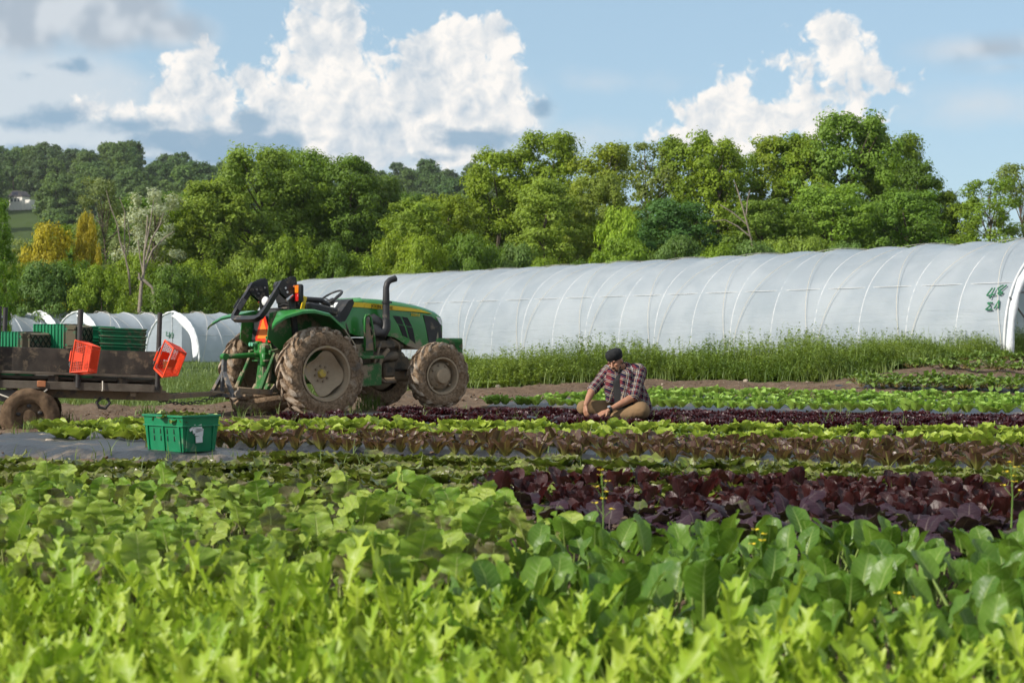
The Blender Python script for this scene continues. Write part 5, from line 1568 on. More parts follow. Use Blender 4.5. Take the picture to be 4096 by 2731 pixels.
side_panel('vent', [(1.72, 1.385), (1.83, 1.365), (1.90, 1.18), (1.80, 1.22)], m_darkhole)
side_panel('vent', [(1.87, 1.355), (1.99, 1.335), (2.04, 1.10), (1.93, 1.17)], m_darkhole)
side_panel('front_grille', [(2.20, 1.535), (2.36, 1.515), (2.50, 1.44), (2.58, 1.40), (2.60, 1.17), (2.50, 1.10), (2.32, 1.06)], m_plast, .005)
side_panel('headlight', [(2.46, 1.515), (2.58, 1.49), (2.60, 1.38), (2.55, 1.40)], m_lens, .009)
b = MB(); b.box((2.632, 0, 1.31), (0.012, 0.44, .30), None, .004); b.build('nose_grille', m_plast, hood)
# cowl with dashboard behind the bonnet
b = MB()
cw = [[(x, y * s_, z) for (y, z) in ((-.36, zb), (-.36, zm), (-.33, zt - .05), (-.25, zt), (.25, zt), (.33, zt - .05), (.36, zm), (.36, zb))] for (x, zb, zm, zt, s_) in ((0.66, 1.34, 1.42, 1.55, .95), (0.72, 1.28, 1.45, 1.62, 1.0), (0.92, 1.22, 1.60, 1.775, 1.0), (1.085, 1.19, 1.62, 1.792, 1.0))]
b.loft(cw, True, True); cow = b.build('cowl', m_jgreen, TR, 35)
side_panel('stripe', [(0.90, 1.715), (1.08, 1.711), (1.08, 1.636), (0.87, 1.645)], m_yel, .021, cow)
b = MB(); b.prism([(0.65, 1.42), (0.66, 1.56), (0.80, 1.735), (0.875, 1.765), (0.90, 1.70), (0.82, 1.55), (0.74, 1.43)], .735, 'y'); b.build('dashboard', m_plast, cow)
b = MB(); b.box((0.735, 0, 1.66), (0.02, .24, .13), (0, RAD(35), 0), .005); b.build('gauge_panel', m_lens, cow)
# lettering
def text_mesh(txt, size, mat, parent, M, name='lettering', ext=.002):
    cu = bpy.data.curves.new('t', 'FONT'); cu.body = txt; cu.size = size; cu.extrude = ext; cu.align_x = 'LEFT'
    to = bpy.data.objects.new('t', cu); COL.objects.link(to)
    dg = bpy.context.evaluated_depsgraph_get(); dg.update()
    me = bpy.data.meshes.new_from_object(to.evaluated_get(dg))
    bpy.data.objects.remove(to)
    me.name = name
    me.materials.clear()
    o = mobj(name, me, mat, parent)
    o.matrix_basis = M
    return o
m_letter = pmat('black_lettering', (0.015, 0.015, 0.015), None, 5.0, 0.5)
Mside = lambda x, y, z, dn: Matrix.Translation((x, y, z)) @ Matrix.Rotation(dn, 4, 'Y') @ Matrix.Rotation(PI / 2, 4, 'X')
text_mesh('JOHN DEERE', 0.070, m_letter, hood, Mside(1.215, -0.352, 1.642, RAD(4.0)))
text_mesh('5050 E', 0.062, m_yel, hood, Mside(1.95, -0.350, 1.522, RAD(3.5)))
# ---- exhaust with air cleaner elbow
b = MB(); b.tube([(1.22, -.40, 1.36), (1.27, -.46, 1.27), (1.34, -.50, 1.24), (1.385, -.50, 1.32), (1.39, -.50, 1.45)], [.085, .095, .085, .075, .068], 14); b.build('exhaust_elbow', m_plast, TR, 60)
b = MB(); b.tube([(1.39, -.50, 1.44), (1.39, -.50, 1.78), (1.39, -.50, 1.94), (1.41, -.50, 2.01), (1.46, -.50, 2.055), (1.56, -.50, 2.085)], [.056, .053, .048, .047, .048, .051], 14); ex = b.build('exhaust_pipe', m_plast, TR, 60)
b = MB(); b.cyl((1.39, -.50, 1.70), (1.39, -.50, 1.735), .070, n=14); b.box((1.46, -.5, 1.72), (.05, .03, .03)); b.build('clamp', m_black, ex)
b = MB(); b.tube([(1.16, -.36, 1.42), (1.22, -.40, 1.45), (1.30, -.42, 1.40), (1.34, -.40, 1.30)], .10, 12); b.build('air_cleaner', m_plast, TR, 60)
# ---- fenders
def fender(sg):
    out_ = [(-0.86, 1.36), (-0.80, 1.42), (-0.64, 1.51), (-0.36, 1.585), (-0.16, 1.595), (0.10, 1.545), (0.34, 1.36), (0.53, 1.12), (0.62, 0.88)]
    n = len(out_)
    rings = []
    for (y, dz, sc_) in ((0.36, 0.0, 1.0), (0.80, 0.0, 1.0), (0.93, -0.008, 1.0), (0.965, -0.03, 1.0), (0.97, -0.065, 1.0), (0.955, -0.065, 1.0), (0.94, -0.035, .985), (0.80, -.025, .98), (.38, -.025, .98)):
        x0 = float(np.interp(y, [.36, .60, .80, .94], [-.42, -.55, -.72, -.86]))
        xs = [x0 + (x - out_[0][0]) * (out_[-1][0] - x0) / (out_[-1][0] - out_[0][0]) for x, z in out_]
        rings.append([(x, sg * y, float(np.interp(x, [a for a, _ in out_], [c for _, c in out_])) + dz) for x in xs])
    b = MB(); b.loft(rings, True, False); f = b.build('fender', m_fgreen, TR, 40)
    # inner side plate, follows the arc down to the platform
    poly = [(-.58, 1.535)] + out_[3:] + [(0.62, 0.60), (0.30, 0.60), (0.0, 0.85), (-0.35, 0.95), (-0.62, 1.16)]
    b = MB(); b.prism(poly, 0.02, 'y', sg * 0.40); b.build('fender_inner', m_jgreen2 if sg < 0 else m_cgreen, f)
    return f
fender(-1); fender(1)
# rear plastic shroud between the fenders and the seat platform
b = MB(); b.prism([(-0.40, 1.50), (-0.30, 1.60), (0.55, 1.30), (0.62, 0.95), (-0.32, 0.95), (-0.44, 1.15)], 0.74, 'y'); b.build('seat_platform', m_plast, TR, 30)
# ---- seat
b = MB(); b.box((0.18, 0, 1.63), (0.48, 0.46, 0.12), (0, RAD(-6), 0), .04); st = b.build('seat', m_plast, TR, 40)
b = MB(); b.tube([(-.02, -.22, 1.66), (-.06, 0, 1.70), (-.02, .22, 1.66)], .06, 8); b.box((-0.10, 0, 1.84), (0.11, 0.46, 0.36), (0, RAD(-14), 0), .045); b.build('backrest', m_plast, st, 40)
for sg in (-1, 1):
    b = MB(); b.tube([(-.02, sg * .27, 1.70), (.12, sg * .29, 1.745), (.36, sg * .29, 1.735), (.52, sg * .28, 1.66)], [.035, .045, .045, .03], 8); b.build('armrest', m_plast, st, 60)
b = MB(); b.box((.02, -.36, 1.69), (.06, .02, .20), (0, RAD(15), 0)); b.build('seat_bracket', m_yel, st)
# side console right of the seat
b = MB(); b.box((0.30, -0.42, 1.60), (0.50, 0.16, 0.12), (0, RAD(10), 0), .03); b.build('side_console', m_plast, TR)
# ---- steering
sc_ = np.array([0.705, 0.0, 1.785]); an = RAD(33)
ux = np.array([math.cos(an), 0, math.sin(an)]); uy = np.array([0, 1.0, 0])
ring = [sc_ + .205 * (math.cos(a) * ux + math.sin(a) * uy) for a in np.linspace(0, 2 * PI, 33)]
b = MB(); b.tube(ring, .0155, 8, cap=False); sw = b.build('steering_wheel', m_plast, TR, 180)
dn = np.cross(ux, uy)
for k in range(3):
    a = 2 * PI * k / 3 + PI / 3 + .5
    b = MB(); b.tube([sc_ - dn * .05, sc_ + .2 * (math.cos(a) * ux + math.sin(a) * uy)], .010, 6); b.build('spoke', m_plast, sw)
b = MB(); b.cyl(sc_ - dn * .10, sc_ - dn * .02, .05, .04, 12); b.build('hub', m_plast, sw)
b = MB(); b.cyl(sc_ - dn * .08, (0.80, 0, 1.52), .028, n=8); b.build('steering_column', m_jgreen, TR)
b = MB(); b.tube([(.76, -.30, 1.50), (.74, -.34, 1.44), (.78, -.36, 1.32), (.82, -.36, 1.20)], .016, 6); b.tube([(.70, -.28, 1.52), (.69, -.33, 1.45), (.73, -.33, 1.38)], .014, 6); b.build('lever', m_black, TR, 180)
# ---- step, hand rail, tool box
b = MB(); b.box((1.02, -.58, .885), (.40, .26, .05), (0, RAD(-1), 0), .01); b.box((.98, -.48, .98), (.36, .05, .20), None, .01); b.build('step', m_jgreen2, TR)
b = MB(); b.tube([(.965, -.56, .98), (.965, -.56, 1.47), (.985, -.56, 1.515), (1.04, -.56, 1.52), (1.07, -.56, 1.49), (1.13, -.56, 1.22), (1.15, -.56, .98)], .018, 8); b.build('hand_rail', m_cgreen, TR, 180)
b = MB(); b.prism([(.975, .99), (.975, 1.47), (1.035, 1.47), (1.08, 1.24), (1.12, 1.10), (1.13, .99)], .012, 'y', -.545); b.build('rail_guard', m_mudsteel, TR)
b = MB(); b.prism([(.88, .765), (.85, .73), (.845, .45), (1.22, .47), (1.22, .79), (1.20, .80)], .26, 'y', -.50); b.build('tool_box', m_jgreen2, TR)
# ---- front tank / weight bracket
b = MB(); b.box((2.83, 0, 1.02), (.36, .62, .30), None, .05); b.box((2.74, -.28, 1.08), (.50, .06, .20), None, .02); b.build('front_weight_box', m_cgreen, TR)
b = MB(); b.box((2.55, 0, .80), (.5, .34, .22), None, .03); b.build('front_support', m_mudsteel, TR)
# ---- folded roll bar
rb = empty('roll_bar', (0, 0, 0), (0, 0, 0), TR)
for sg in (-1, 1):
    b = MB(); b.box((-.20, sg * .42, 1.52), (.09, .075, .70), (0, RAD(-7), 0), .01); b.build('post', m_black, rb)
    for dy in (-.045, .045):
        b = MB(); b.prism([(-.285, 1.72), (-.13, 1.72), (-.17, 2.05), (-.21, 2.075), (-.26, 2.06), (-.44, 1.98), (-.47, 1.93), (-.44, 1.84)], .012, 'y', sg * .42 + dy); b.build('hinge_plate', m_black, rb)
    for (x, z) in ((-.22, 1.93), (-.36, 1.90), (-.33, 1.84)):
        b = MB(); b.cyl((x, sg * .42 - .065, z), (x, sg * .42 + .065, z), .017, n=8); b.build('bolt', m_chrome, rb)
b = MB()
pth = [(-.38, -.42, 1.99), (-.66, -.42, 1.58), (-.725, -.40, 1.485), (-.75, -.33, 1.455), (-.755, -.2, 1.45), (-.755, .2, 1.45), (-.75, .33, 1.455), (-.725, .40, 1.485), (-.66, .42, 1.58), (-.38, .42, 1.99)]
b.tube(pth, .052, 4); b.build('hoop', m_black, rb, 30)
b = MB(); b.box((-.62, .475, 1.68), (.17, .004, .07), (0, RAD(-56), 0)); b.box((-.62, .365, 1.68), (.19, .004, .085), (0, RAD(-56), 0)); b.build('warning_label', pmat('label_grey', (.16, .16, .16), (.10, .10, .10), 40, .6), rb)
b = MB(); b.cyl((-.24, -.48, 1.80), (-.36, -.50, 1.72), .02, n=8); b.build('lock_pin', m_chrome, rb)
for sg in (-1, 1):
    x0, y0 = (-.155, sg * .53)
    b = MB(); b.box((x0, y0, 1.825), (.09, .13, .27), None, .025); lm = b.build('tail_light', m_plast, rb)
    b = MB(); b.box((x0 - .048, y0, 1.885), (.016, .105, .115), None, .006); b.build('amber_lens', m_amber, lm)
    b = MB(); b.box((x0 - .048, y0, 1.765), (.016, .105, .115), None, .006); b.build('red_lens', m_redlens, lm)
b = MB(); b.lathe([(0, .03), (.05, .025), (.075, 0.0), (.07, -.03), (.03, -.07), (0, -.075)], (-.30, .22, 1.72), (-1, -.1, 0), 20); b.build('work_light', m_lens, rb, 60)
b = MB(); b.cyl((-.24, .40, 1.60), (-.20, -.40, 1.62), .014, n=6); b.build('tie_rod', m_black, rb)
b = MB(); b.lathe([(0.0, 0), (.05, 0), (.05, .14), (.06, .15), (.06, .17), (0, .17)], (-.36, -.30, 1.44), (0, 0, 1), 16); b.build('cup_holder', m_plast, TR, 40)
# ---- slow-moving-vehicle triangle
def tri_pl(name, h, mat, x, z0, cut, parent=None):
    w = h * 0.56
    pts = [(-w + cut * .2, z0), (-w - .0, z0 + cut), (-cut * .55, z0 + h), (cut * .55, z0 + h), (w, z0 + cut), (w - cut * .2, z0)]
    b = MB(); b.prism(pts, .006, 'x', x); return b.build(name, mat, parent or TR)
smv = tri_pl('warning_triangle', .42, m_redtape, -.452, 1.11, .06)
tri_pl('orange_centre', .29, m_orange, -.459, 1.165, .012, smv)
b = MB(); b.box((-.40, 0, 1.16), (.09, .06, .16)); b.build('bracket', m_plast, smv)
# ---- rear hydraulics and linkage
b = MB(); b.box((-.42, 0, .98), (.24, .30, .24), None, .03); b.box((-.50, .06, 1.06), (.12, .08, .14), None, .02); b.box((-.46, -.10, .86), (.18, .12, .22), None, .03); b.cyl((-.48, .16, .92), (-.62, .16, .92), .04, n=10); b.box((-.40, .22, 1.0), (.14, .10, .12), None, .02); b.build('hydraulic_block', m_cgreen, TR)
for y in (.05, .12):
    b = MB(); b.cyl((-.56, y, 1.08), (-.62, y, 1.08), .030, n=10); b.build('coupler', pmat('coupler_green', (.12, .38, .25), None, 8, .4) if 'coupler_green' not in MATS else MATS['coupler_green'], TR)
b = MB(); b.tube([(-.44, -.10, 1.09), (-.46, -.12, 1.16), (-.46, -.12, 1.2)], [.03, .022, .026], 8); b.tube([(-.42, -.14, 1.08), (-.44, -.20, 1.05), (-.42, -.2, .95)], .012, 6); b.build('filler_pipe', m_cgreen, TR, 60)
b = MB(); b.box((-.44, 0, .66), (.05, .36, .42), (0, RAD(8), 0), .01); b.box((-.47, 0, .84), (.14, .38, .03), None, .006); b.box((-.50, 0, .42), (.06, .44, .16), (0, RAD(30), 0), .01); b.build('pto_shield', m_jgreen2, TR)
for sg in (-1, 1):
    b = MB(); b.box((-.80, sg * .36, .40), (.58, .045, .085), (0, RAD(5), 0), .01); b.cyl((-1.08, sg * .36 - .035, .365), (-1.08, sg * .36 + .035, .365), .055, n=14); la = b.build('lower_link', m_mudsteel, TR)
    b = MB(); b.cyl((-.46, sg * .34, .95), (-.62, sg * .35, .60), .026, n=8); b.cyl((-.60, sg * .35, .66), (-.70, sg * .36, .43), .036, n=8); b.build('lift_rod', m_jgreen2, TR)
    b = MB(); b.box((-.40, sg * .30, .98), (.26, .05, .07), (0, RAD(-10), 0), .01); b.build('lift_arm', m_jgreen2, TR)
b = MB(); b.tube([(-1.08, 0, .90), (-.95, 0, .905), (-.50, 0, .93)], [.03, .036, .04], 10); b.cyl((-1.10, -.05, .90), (-1.10, .05, .90), .05, n=12); b.build('top_link', m_cgreen, TR)
b = MB(); b.box((-.45, 0, .22), (.80, .60, .20), (0, RAD(-6), 0), .06); b.box((-.55, -.05, .30), (.60, .30, .10), None, .03); b.build('muddy_drawbar_plate', m_tyre, TR)
# quick-hitch A frame
af = empty('hitch_frame', (0, 0, 0), (0, 0, 0), TR)
for (p0, p1, w_) in (((-1.10, .0, .90), (-1.11, 0, .62), .06), ((-1.11, 0, .68), (-1.14, -.33, .34), .05), ((-1.11, 0, .68), (-1.14, .33, .34), .05), ((-1.12, 0, .68), (-1.14, 0, .34), .045), ((-1.14, -.36, .34), (-1.14, .36, .34), .05)):
    b = MB(); b.tube([p0, p1], w_ * .72, 4); b.build('bar', MATS.get('frame_grey') or pmat('frame_grey', (.085, .09, .10), (.12, .125, .13), 9, .6, dirt=((.24, .19, .14), .35, 8)), af, 30)
# ================================================================== trailer
m_oldwood = pmat('weathered_dark_wood', (0.060, 0.050, 0.042), (0.030, 0.026, 0.023), 3.0, 0.85, spec=0.25, bump=0.5, bscale=18, dirt=((0.15, 0.115, 0.08), 0.30, 4.0))
m_deckwood = pmat('grey_deck_wood', (0.135, 0.115, 0.092), (0.085, 0.07, 0.056), 4.0, 0.9, spec=0.2, bump=0.5, bscale=20)
m_pipe = pmat('dark_steel_pipe', (0.050, 0.045, 0.042), (0.030, 0.028, 0.028), 7.0, 0.55, spec=0.4)
m_wheelmud = pmat('wheel_mud', (0.155, 0.105, 0.066), (0.085, 0.056, 0.036), 7.0, 0.95, spec=0.1, bump=1.0, bscale=22)
TRYAW = RAD(13.5)
tz0 = wp(632, 1500, 24.3)
TL = empty('farm_trailer', (tz0.x, tz0.y, 0.0), (0, RAD(2.1), TRYAW))
tag(TL, 'black wooden flat trailer with pipe posts behind the tractor', 'trailer')
# local frame: x forward along the near side (0 = front corner), y to the far side, z up; z of the board bottom is about 0.65
ZB = float(wp(632, 1501, 24.3).z)
L_, WD = 3.6, 1.65
def plank(name, c, s, mat, parent=TL, bev=.006, rot=None):
    b = MB(); b.box(c, s, rot, bev); return b.build(name, mat, parent)
hb = 0.325
plank('side_board', (-L_ / 2 + .02, 0.0, ZB + hb / 2), (L_, .045, hb), m_oldwood)
plank('side_board', (-L_ / 2 + .02, WD, ZB + hb / 2), (L_, .045, hb), m_oldwood)
plank('front_board', (0.02, WD / 2, ZB + hb / 2 - .02), (.045, WD - .05, hb - .04), m_oldwood)
plank('ledge', (-L_ / 2 + .02, -.035, ZB - .02), (L_, .05, .04), m_deckwood)
for y in np.arange(.06, WD - .02, .145):
    plank('deck_plank', (-L_ / 2, y + .04, ZB - .085), (L_ - .05, .132, .035), m_deckwood)
plank('side_rail', (-L_ / 2 + .02, -.01, ZB - .185), (L_, .09, .11), m_deckwood)
plank('side_rail', (-L_ / 2 + .02, WD, ZB - .185), (L_, .09, .11), m_deckwood)
for x in (-.06, -1.13, -2.19, -1.45, -.52):
    plank('spacer_block', (x + .02, .03, ZB - .10), (.10 if x in (-.06, -1.13, -2.19) else .14, .09, .10), m_oldwood)
plank('cross_beam', (-.35, WD / 2, ZB - .26), (.09, WD, .09), m_mudsteel); plank('cross_beam', (-2.0, WD / 2, ZB - .26), (.09, WD, .09), m_mudsteel)
for k, x in enumerate((-.03, -1.10, -2.17, -3.2)):
    for y, top in ((-.045, .60), (WD + .045, .60)):
        if k == 0 and y > 0: continue
        b = MB(); b.cyl((x, y, ZB - .20), (x, y, ZB + hb + .545 + (0 if y < 0 else .02)), .034, n=12); p_ = b.build('post', m_pipe, TL)
        b = MB(); b.box((x, y + (.03 if y < 0 else -.03), ZB - .19), (.14, .05, .09), None, .01); b.build('post_socket', m_mudsteel, p_)
plank('orange_block', (-1.58, -.06, ZB - .165), (.115, .03, .085), pmat('orange_block', (.40, .16, .07), (.34, .13, .06), 9, .7))
# drawbar running to the hitch
plank('frame_beam', (-.80, .30, ZB - .30), (1.9, .10, .12), m_mudsteel)
plank('frame_beam', (-.80, WD - .30, ZB - .30), (1.9, .10, .12), m_mudsteel)
Minv = (Matrix.Translation(TL.location) @ TL.rotation_euler.to_matrix().to_4x4()).inverted()
hitch = Minv @ (Matrix.Translation(TR.location) @ Matrix.Rotation(TYAW, 4, 'Z') @ Vector((-1.14, 0, .36)))
for y in (.30, WD - .30):
    b = MB(); b.tube([(-.25, y, ZB - .30), (.12, y * .7 + hitch.y * .3, ZB - .31), tuple(hitch + Vector((-.14, 0, .0)))], [.055, .05, .045], 4); b.build('drawbar', m_mudsteel, TL, 30)
b = MB(); b.tube([tuple(hitch + Vector((-.16, 0, 0))), tuple(hitch + Vector((.02, 0, .0)))], [.05, .045], 8); b.build('coupler', m_mudsteel, TL)
for k in range(20):     # safety chain
    f = k / 19
    c = np.array([-.05, .55, ZB - .34]) * (1 - f) + np.array(hitch) * f + np.array([0, -.06, -.10 * math.sin(PI * f)])
    b = MB(); an_ = np.linspace(0, 2 * PI, 9)
    b.tube([c + [.038 * math.cos(a), (.02 * math.sin(a) if k % 2 else 0), (0 if k % 2 else .02 * math.sin(a))] for a in an_], .008, 5, cap=False); b.build('chain_link', m_pipe, TL)
b = MB(); b.tube([(-.78, .05, ZB - .34), (-.84, .04, ZB - .40), (-.80, .04, ZB - .47), (-.72, .04, ZB - .48), (-.66, .04, ZB - .40), (-.70, .05, ZB - .34)], .022, 7); b.build('pintle_ring', m_pipe, TL, 180)
# wheels thick with mud
def cart_wheel(x, y, seed):
    zc = ZB - .62
    o = empty('wheel', (x, y, zc), (0, 0, 0), TL)
    prof = [(.20, -.10), (.24, -.125), (.33, -.125), (.385, -.09), (.395, 0), (.385, .09), (.33, .125), (.24, .125), (.20, .10)]
    pp = []
    for (a, b_), (c_, d_) in zip(prof[:-1], prof[1:]):
        for k in range(3): pp.append((a + (c_ - a) * k / 3, b_ + (d_ - b_) * k / 3))
    pp.append(prof[-1])
    b = MB(); b.lathe(pp, (0, 0, 0), (0, 1, 0), 56, disp=lambda V: V * (0.10 * noise3(V, 8, seed) + 0.06 * noise3(V, 22, seed))[:, None] + np.array([0, 1, 0]) * (0.035 * noise3(V, 8, seed + 4))[:, None]); b.build('tyre', m_wheelmud, o, 60)
    b = MB(); b.lathe([(.215, -.10), (.205, -.06), (.10, -.045), (.09, -.09), (.0, -.095)], (0, 0, 0), (0, 1, 0), 30, disp=lambda V: V * (0.10 * noise3(V, 12, seed))[:, None]); b.build('rim', m_wheelmud, o, 60)
    for k in range(5):
        a = 2 * PI * k / 5 + .4
        b = MB(); b.ball((.15 * math.cos(a), -.062, .15 * math.sin(a)), (.035, .012, .028), 8, 5); b.build('rim_hole', m_pipe, o)
    return o
cart_wheel(-1.72, -.02, 3); cart_wheel(-1.72, WD + .02, 4); cart_wheel(-2.62, -.02, 7)
plank('axle_beam', (-1.72, WD / 2, ZB - .60), (.10, WD - .2, .10), m_mudsteel)
plank('wheel_hanger', (-2.30, .02, ZB - .34), (1.5, .08, .16), m_pipe)
b = MB(); b.tube([(-2.25, -.07, ZB - .28), (-1.95, -.08, ZB - .385), (-1.75, -.08, ZB - .39), (-1.60, -.07, ZB - .32), (-1.5, -.06, ZB - .24)], .010, 6); rp = b.build('rope', m_rope, TL, 180)
b = MB(); b.tube([(-.77, -.07, ZB - .10), (-.765, -.075, ZB - .22), (-.77, -.075, ZB - .24)], [.008, .008, .014], 6); b.build('rope_end', m_rope, TL, 180)

def tl(x, y, z): return (Matrix.Translation(TL.location) @ TL.rotation_euler.to_matrix().to_4x4()) @ Vector((x, y, z))

# ================================================================== green harvest crates
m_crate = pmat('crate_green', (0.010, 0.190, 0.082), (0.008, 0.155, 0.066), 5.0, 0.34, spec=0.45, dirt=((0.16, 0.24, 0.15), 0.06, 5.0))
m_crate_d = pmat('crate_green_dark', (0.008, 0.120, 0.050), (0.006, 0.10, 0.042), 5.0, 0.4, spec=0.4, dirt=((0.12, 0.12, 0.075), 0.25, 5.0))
m_cratemud = pmat('crate_green_muddy', (0.012, 0.125, 0.062), (0.03, 0.10, 0.05), 4.0, 0.6, dirt=((0.10, 0.085, 0.055), 0.75, 5.0))
m_slot, N, out = newmat('slot_dark'); principled(N, out, (0.006, 0.02, 0.010), 0.7)
m_sticker = pmat('torn_white_label', (0.72, 0.72, 0.70), (0.62, 0.62, 0.60), 14.0, 0.6)
def crate_shape(LX, LY, HZ, taper=.03, wall=.012):
    """one mesh: tapered walls open at the top, floor, two rim bands, ribs"""
    b = MB()
    def ring(lx, ly, z): return [(-lx, -ly, z), (lx, -ly, z), (lx, ly, z), (-lx, ly, z)]
    bx, by, tx, ty = LX / 2 - taper, LY / 2 - taper, LX / 2, LY / 2
    b.loft([ring(bx - wall, by - wall, .012), ring(bx, by, 0), ring(tx, ty, HZ), ring(tx - wall, ty - wall, HZ), ring(bx - wall, by - wall, .014)], False)
    b.add(ring(bx - wall, by - wall, .014), [(0, 1, 2, 3)]); b.add(ring(bx, by, 0.0), [(3, 2, 1, 0)])
    return b
def crate(name, loc, rot, LX, LY, HZ, mat, label, cat='crate', group=None, ribs=4, slots=True, lattice=False, rims=2, proto=None):
    o = empty(name, loc, rot)
    tag(o, label, cat, group)
    crate_shape(LX, LY, HZ).build('body', mat, o, 25)
    taper = .03
    for k in range(rims):
        z = HZ * (.985 - .27 * k)
        f = 1 - (1 - z / HZ) * taper * 2 / LX
        b = MB(); t = .016
        lx, ly = LX / 2 - taper * (1 - z / HZ), LY / 2 - taper * (1 - z / HZ)
        for (cx_, cy_, sx_, sy_) in ((0, -ly - t / 2 + .003, 2 * lx + 2 * t - .006, t), (0, ly + t / 2 - .003, 2 * lx + 2 * t - .006, t), (-lx - t / 2 + .003, 0, t, 2 * ly - .004), (lx + t / 2 - .003, 0, t, 2 * ly - .004)):
            b.box((cx_, cy_, z), (sx_, sy_, .014 if k else .02), None, .003)
        b.build('rim', mat, o)
    for sgn, ax_ in ((-1, 'y'), (1, 'y'), (-1, 'x'), (1, 'x')):
        n_ = ribs if ax_ == 'y' else max(2, ribs - 1)
        span = (LX if ax_ == 'y' else LY) - .12
        for k in range(n_):
            q = -span / 2 + span * k / (n_ - 1)
            ed = (LY if ax_ == 'y' else LX) / 2
            p0 = ed - taper + .004; p1 = ed - taper * .28 + .004
            b = MB()
            if ax_ == 'y': b.tube([(q, sgn * p0, .01), (q, sgn * p1, HZ * .70)], .014, 4)
            else: b.tube([(sgn * p0, q, .01), (sgn * p1, q, HZ * .70)], .014, 4)
            b.build('rib', mat, o, 30)
    if slots:
        for sgn in (-1, 1):
            for k in range(4):
                q = -LX * .34 + LX * .68 * (k + .5) / 4
                for zz in (.36, .56):
                    yy = LY / 2 - taper * (1 - zz * .9)
                    b = MB(); b.box((q, sgn * yy, HZ * zz), (.013, .012, HZ * .14)); b.build('slot', m_slot, o)
    if lattice:
        b = MB()
        nx_, ny_ = 4, 2
        cw_, ch_ = (LX - .08) / nx_, (LY - .08) / ny_
        for i in range(nx_):
            for j in range(ny_):
                x0, y0 = -LX / 2 + .04 + i * cw_, -LY / 2 + .04 + j * ch_
                for (a, c_) in (((x0, y0), (x0 + cw_, y0 + ch_)), ((x0, y0 + ch_), (x0 + cw_, y0))):
                    b.tube([(a[0], a[1], -.004), (c_[0], c_[1], -.004)], .009, 4)
        b.build('diamond_ribs', m_slot, o)
    return o
# the loaded crate on the plastic in front
pc = gp(735, 1815, .05)
cyaw = RAD(-45)
lc = crate('loaded_crate', (pc.x - .09, pc.y + .36, pc.z + .012), (0, 0, RAD(-44)), .61, .405, .325, m_crate, 'green plastic harvest crate full of lettuce standing on the black plastic', ribs=3)
# torn labels on the right-hand short face
ed = .305
for (q, z, w_, h_, rz) in ((.00, .205, .105, .06, .25), (.02, .175, .085, .07, -.1), (-.05, .215, .08, .022, .6), (.02, .11, .07, .055, .05)):
    b = MB(); b.box((ed - .005, -.04 + q, z), (.012, w_, h_), (rz, 0, 0)); b.build('torn_label', m_sticker, lc)
for i in range(9):
    x, y = random.uniform(-.22, .22), random.uniform(-.13, .13)
    M_ = lc.matrix_basis @ Vector((x, y, .275))
    put_head('cut_lettuce', random.choice(low_heads), M_, random.uniform(.75, .95), 'cut bronze-edged lettuce lying in the loaded green crate', 'lettuce', 'cut lettuces in the crate')
# stacked trays on the trailer
ZD = ZB - .065
def on_deck(x, y, z): return tl(x, y, ZD + z)
for k in range(6):
    p_ = on_deck(-.52, .42, .105 * k + .02)
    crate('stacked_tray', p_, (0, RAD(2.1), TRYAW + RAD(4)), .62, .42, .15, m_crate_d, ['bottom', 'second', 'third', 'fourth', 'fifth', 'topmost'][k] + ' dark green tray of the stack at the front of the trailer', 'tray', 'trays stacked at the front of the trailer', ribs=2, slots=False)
for k in range(4):
    p_ = on_deck(-.95, 1.22, .16 * k + .08)
    crate('stacked_tray', p_, (0, RAD(2.1), TRYAW + RAD(4)), .62, .42, .16, m_crate, ['lowest', 'second', 'third', 'uppermost'][k] + ' green tray of the stack against the far side of the trailer', 'tray', 'trays stacked at the far side of the trailer', ribs=2, slots=False)
# trays lying nested on their sides, bottoms to the right
def nested(x0, y0, z0, n, ang, LX, LY, HZ, label_last, label_rest, grp, step=.058):
    d = Vector((math.cos(ang), math.sin(ang), 0))
    for k in range(n):
        p_ = on_deck(x0, y0, z0) + Vector((-d.x, -d.y, 0)) * (step * k)
        # crate -z axis points along d (bottom faces d)
        zax = -d; yax = Vector((0, 0, 1)); xax = yax.cross(zax)
        Rm = Matrix((xax, yax, zax)).transposed()
        first = k == 0
        o = crate('side_lying_tray', p_, Rm.to_euler(), LX, LY, HZ, m_cratemud if first else m_crate, label_last if first else label_rest, 'tray', grp, ribs=2, slots=False, lattice=first, rims=1)
nested(-1.04, .30, .56, 10, TRYAW + RAD(-38), .44, .34, .17, 'muddy tray bottom with diamond ribs behind the middle post, higher one', 'green tray nested on its side behind the higher muddy tray bottom', 'upper trays nested on their sides')
nested(-1.62, .20, .44, 9, TRYAW + RAD(-40), .50, .32, .17, 'muddy tray bottom with diamond ribs left of the middle post, lower one', 'green tray nested on its side behind the lower muddy tray bottom', 'lower trays nested on their sides')
for k in range(4):
    p_ = on_deck((-1.15, -1.95, -1.15, -1.95)[k], .42, (.0, .0, .17, .11)[k])
    crate('stacked_tray', p_, (0, RAD(2.1), TRYAW), .58, .40, .17, m_crate_d, ['lower front', 'lower rear', 'upper front', 'upper rear'][k] + ' green tray under the trays lying on their sides', 'tray', 'trays under the trays lying on their sides', ribs=3, slots=False)

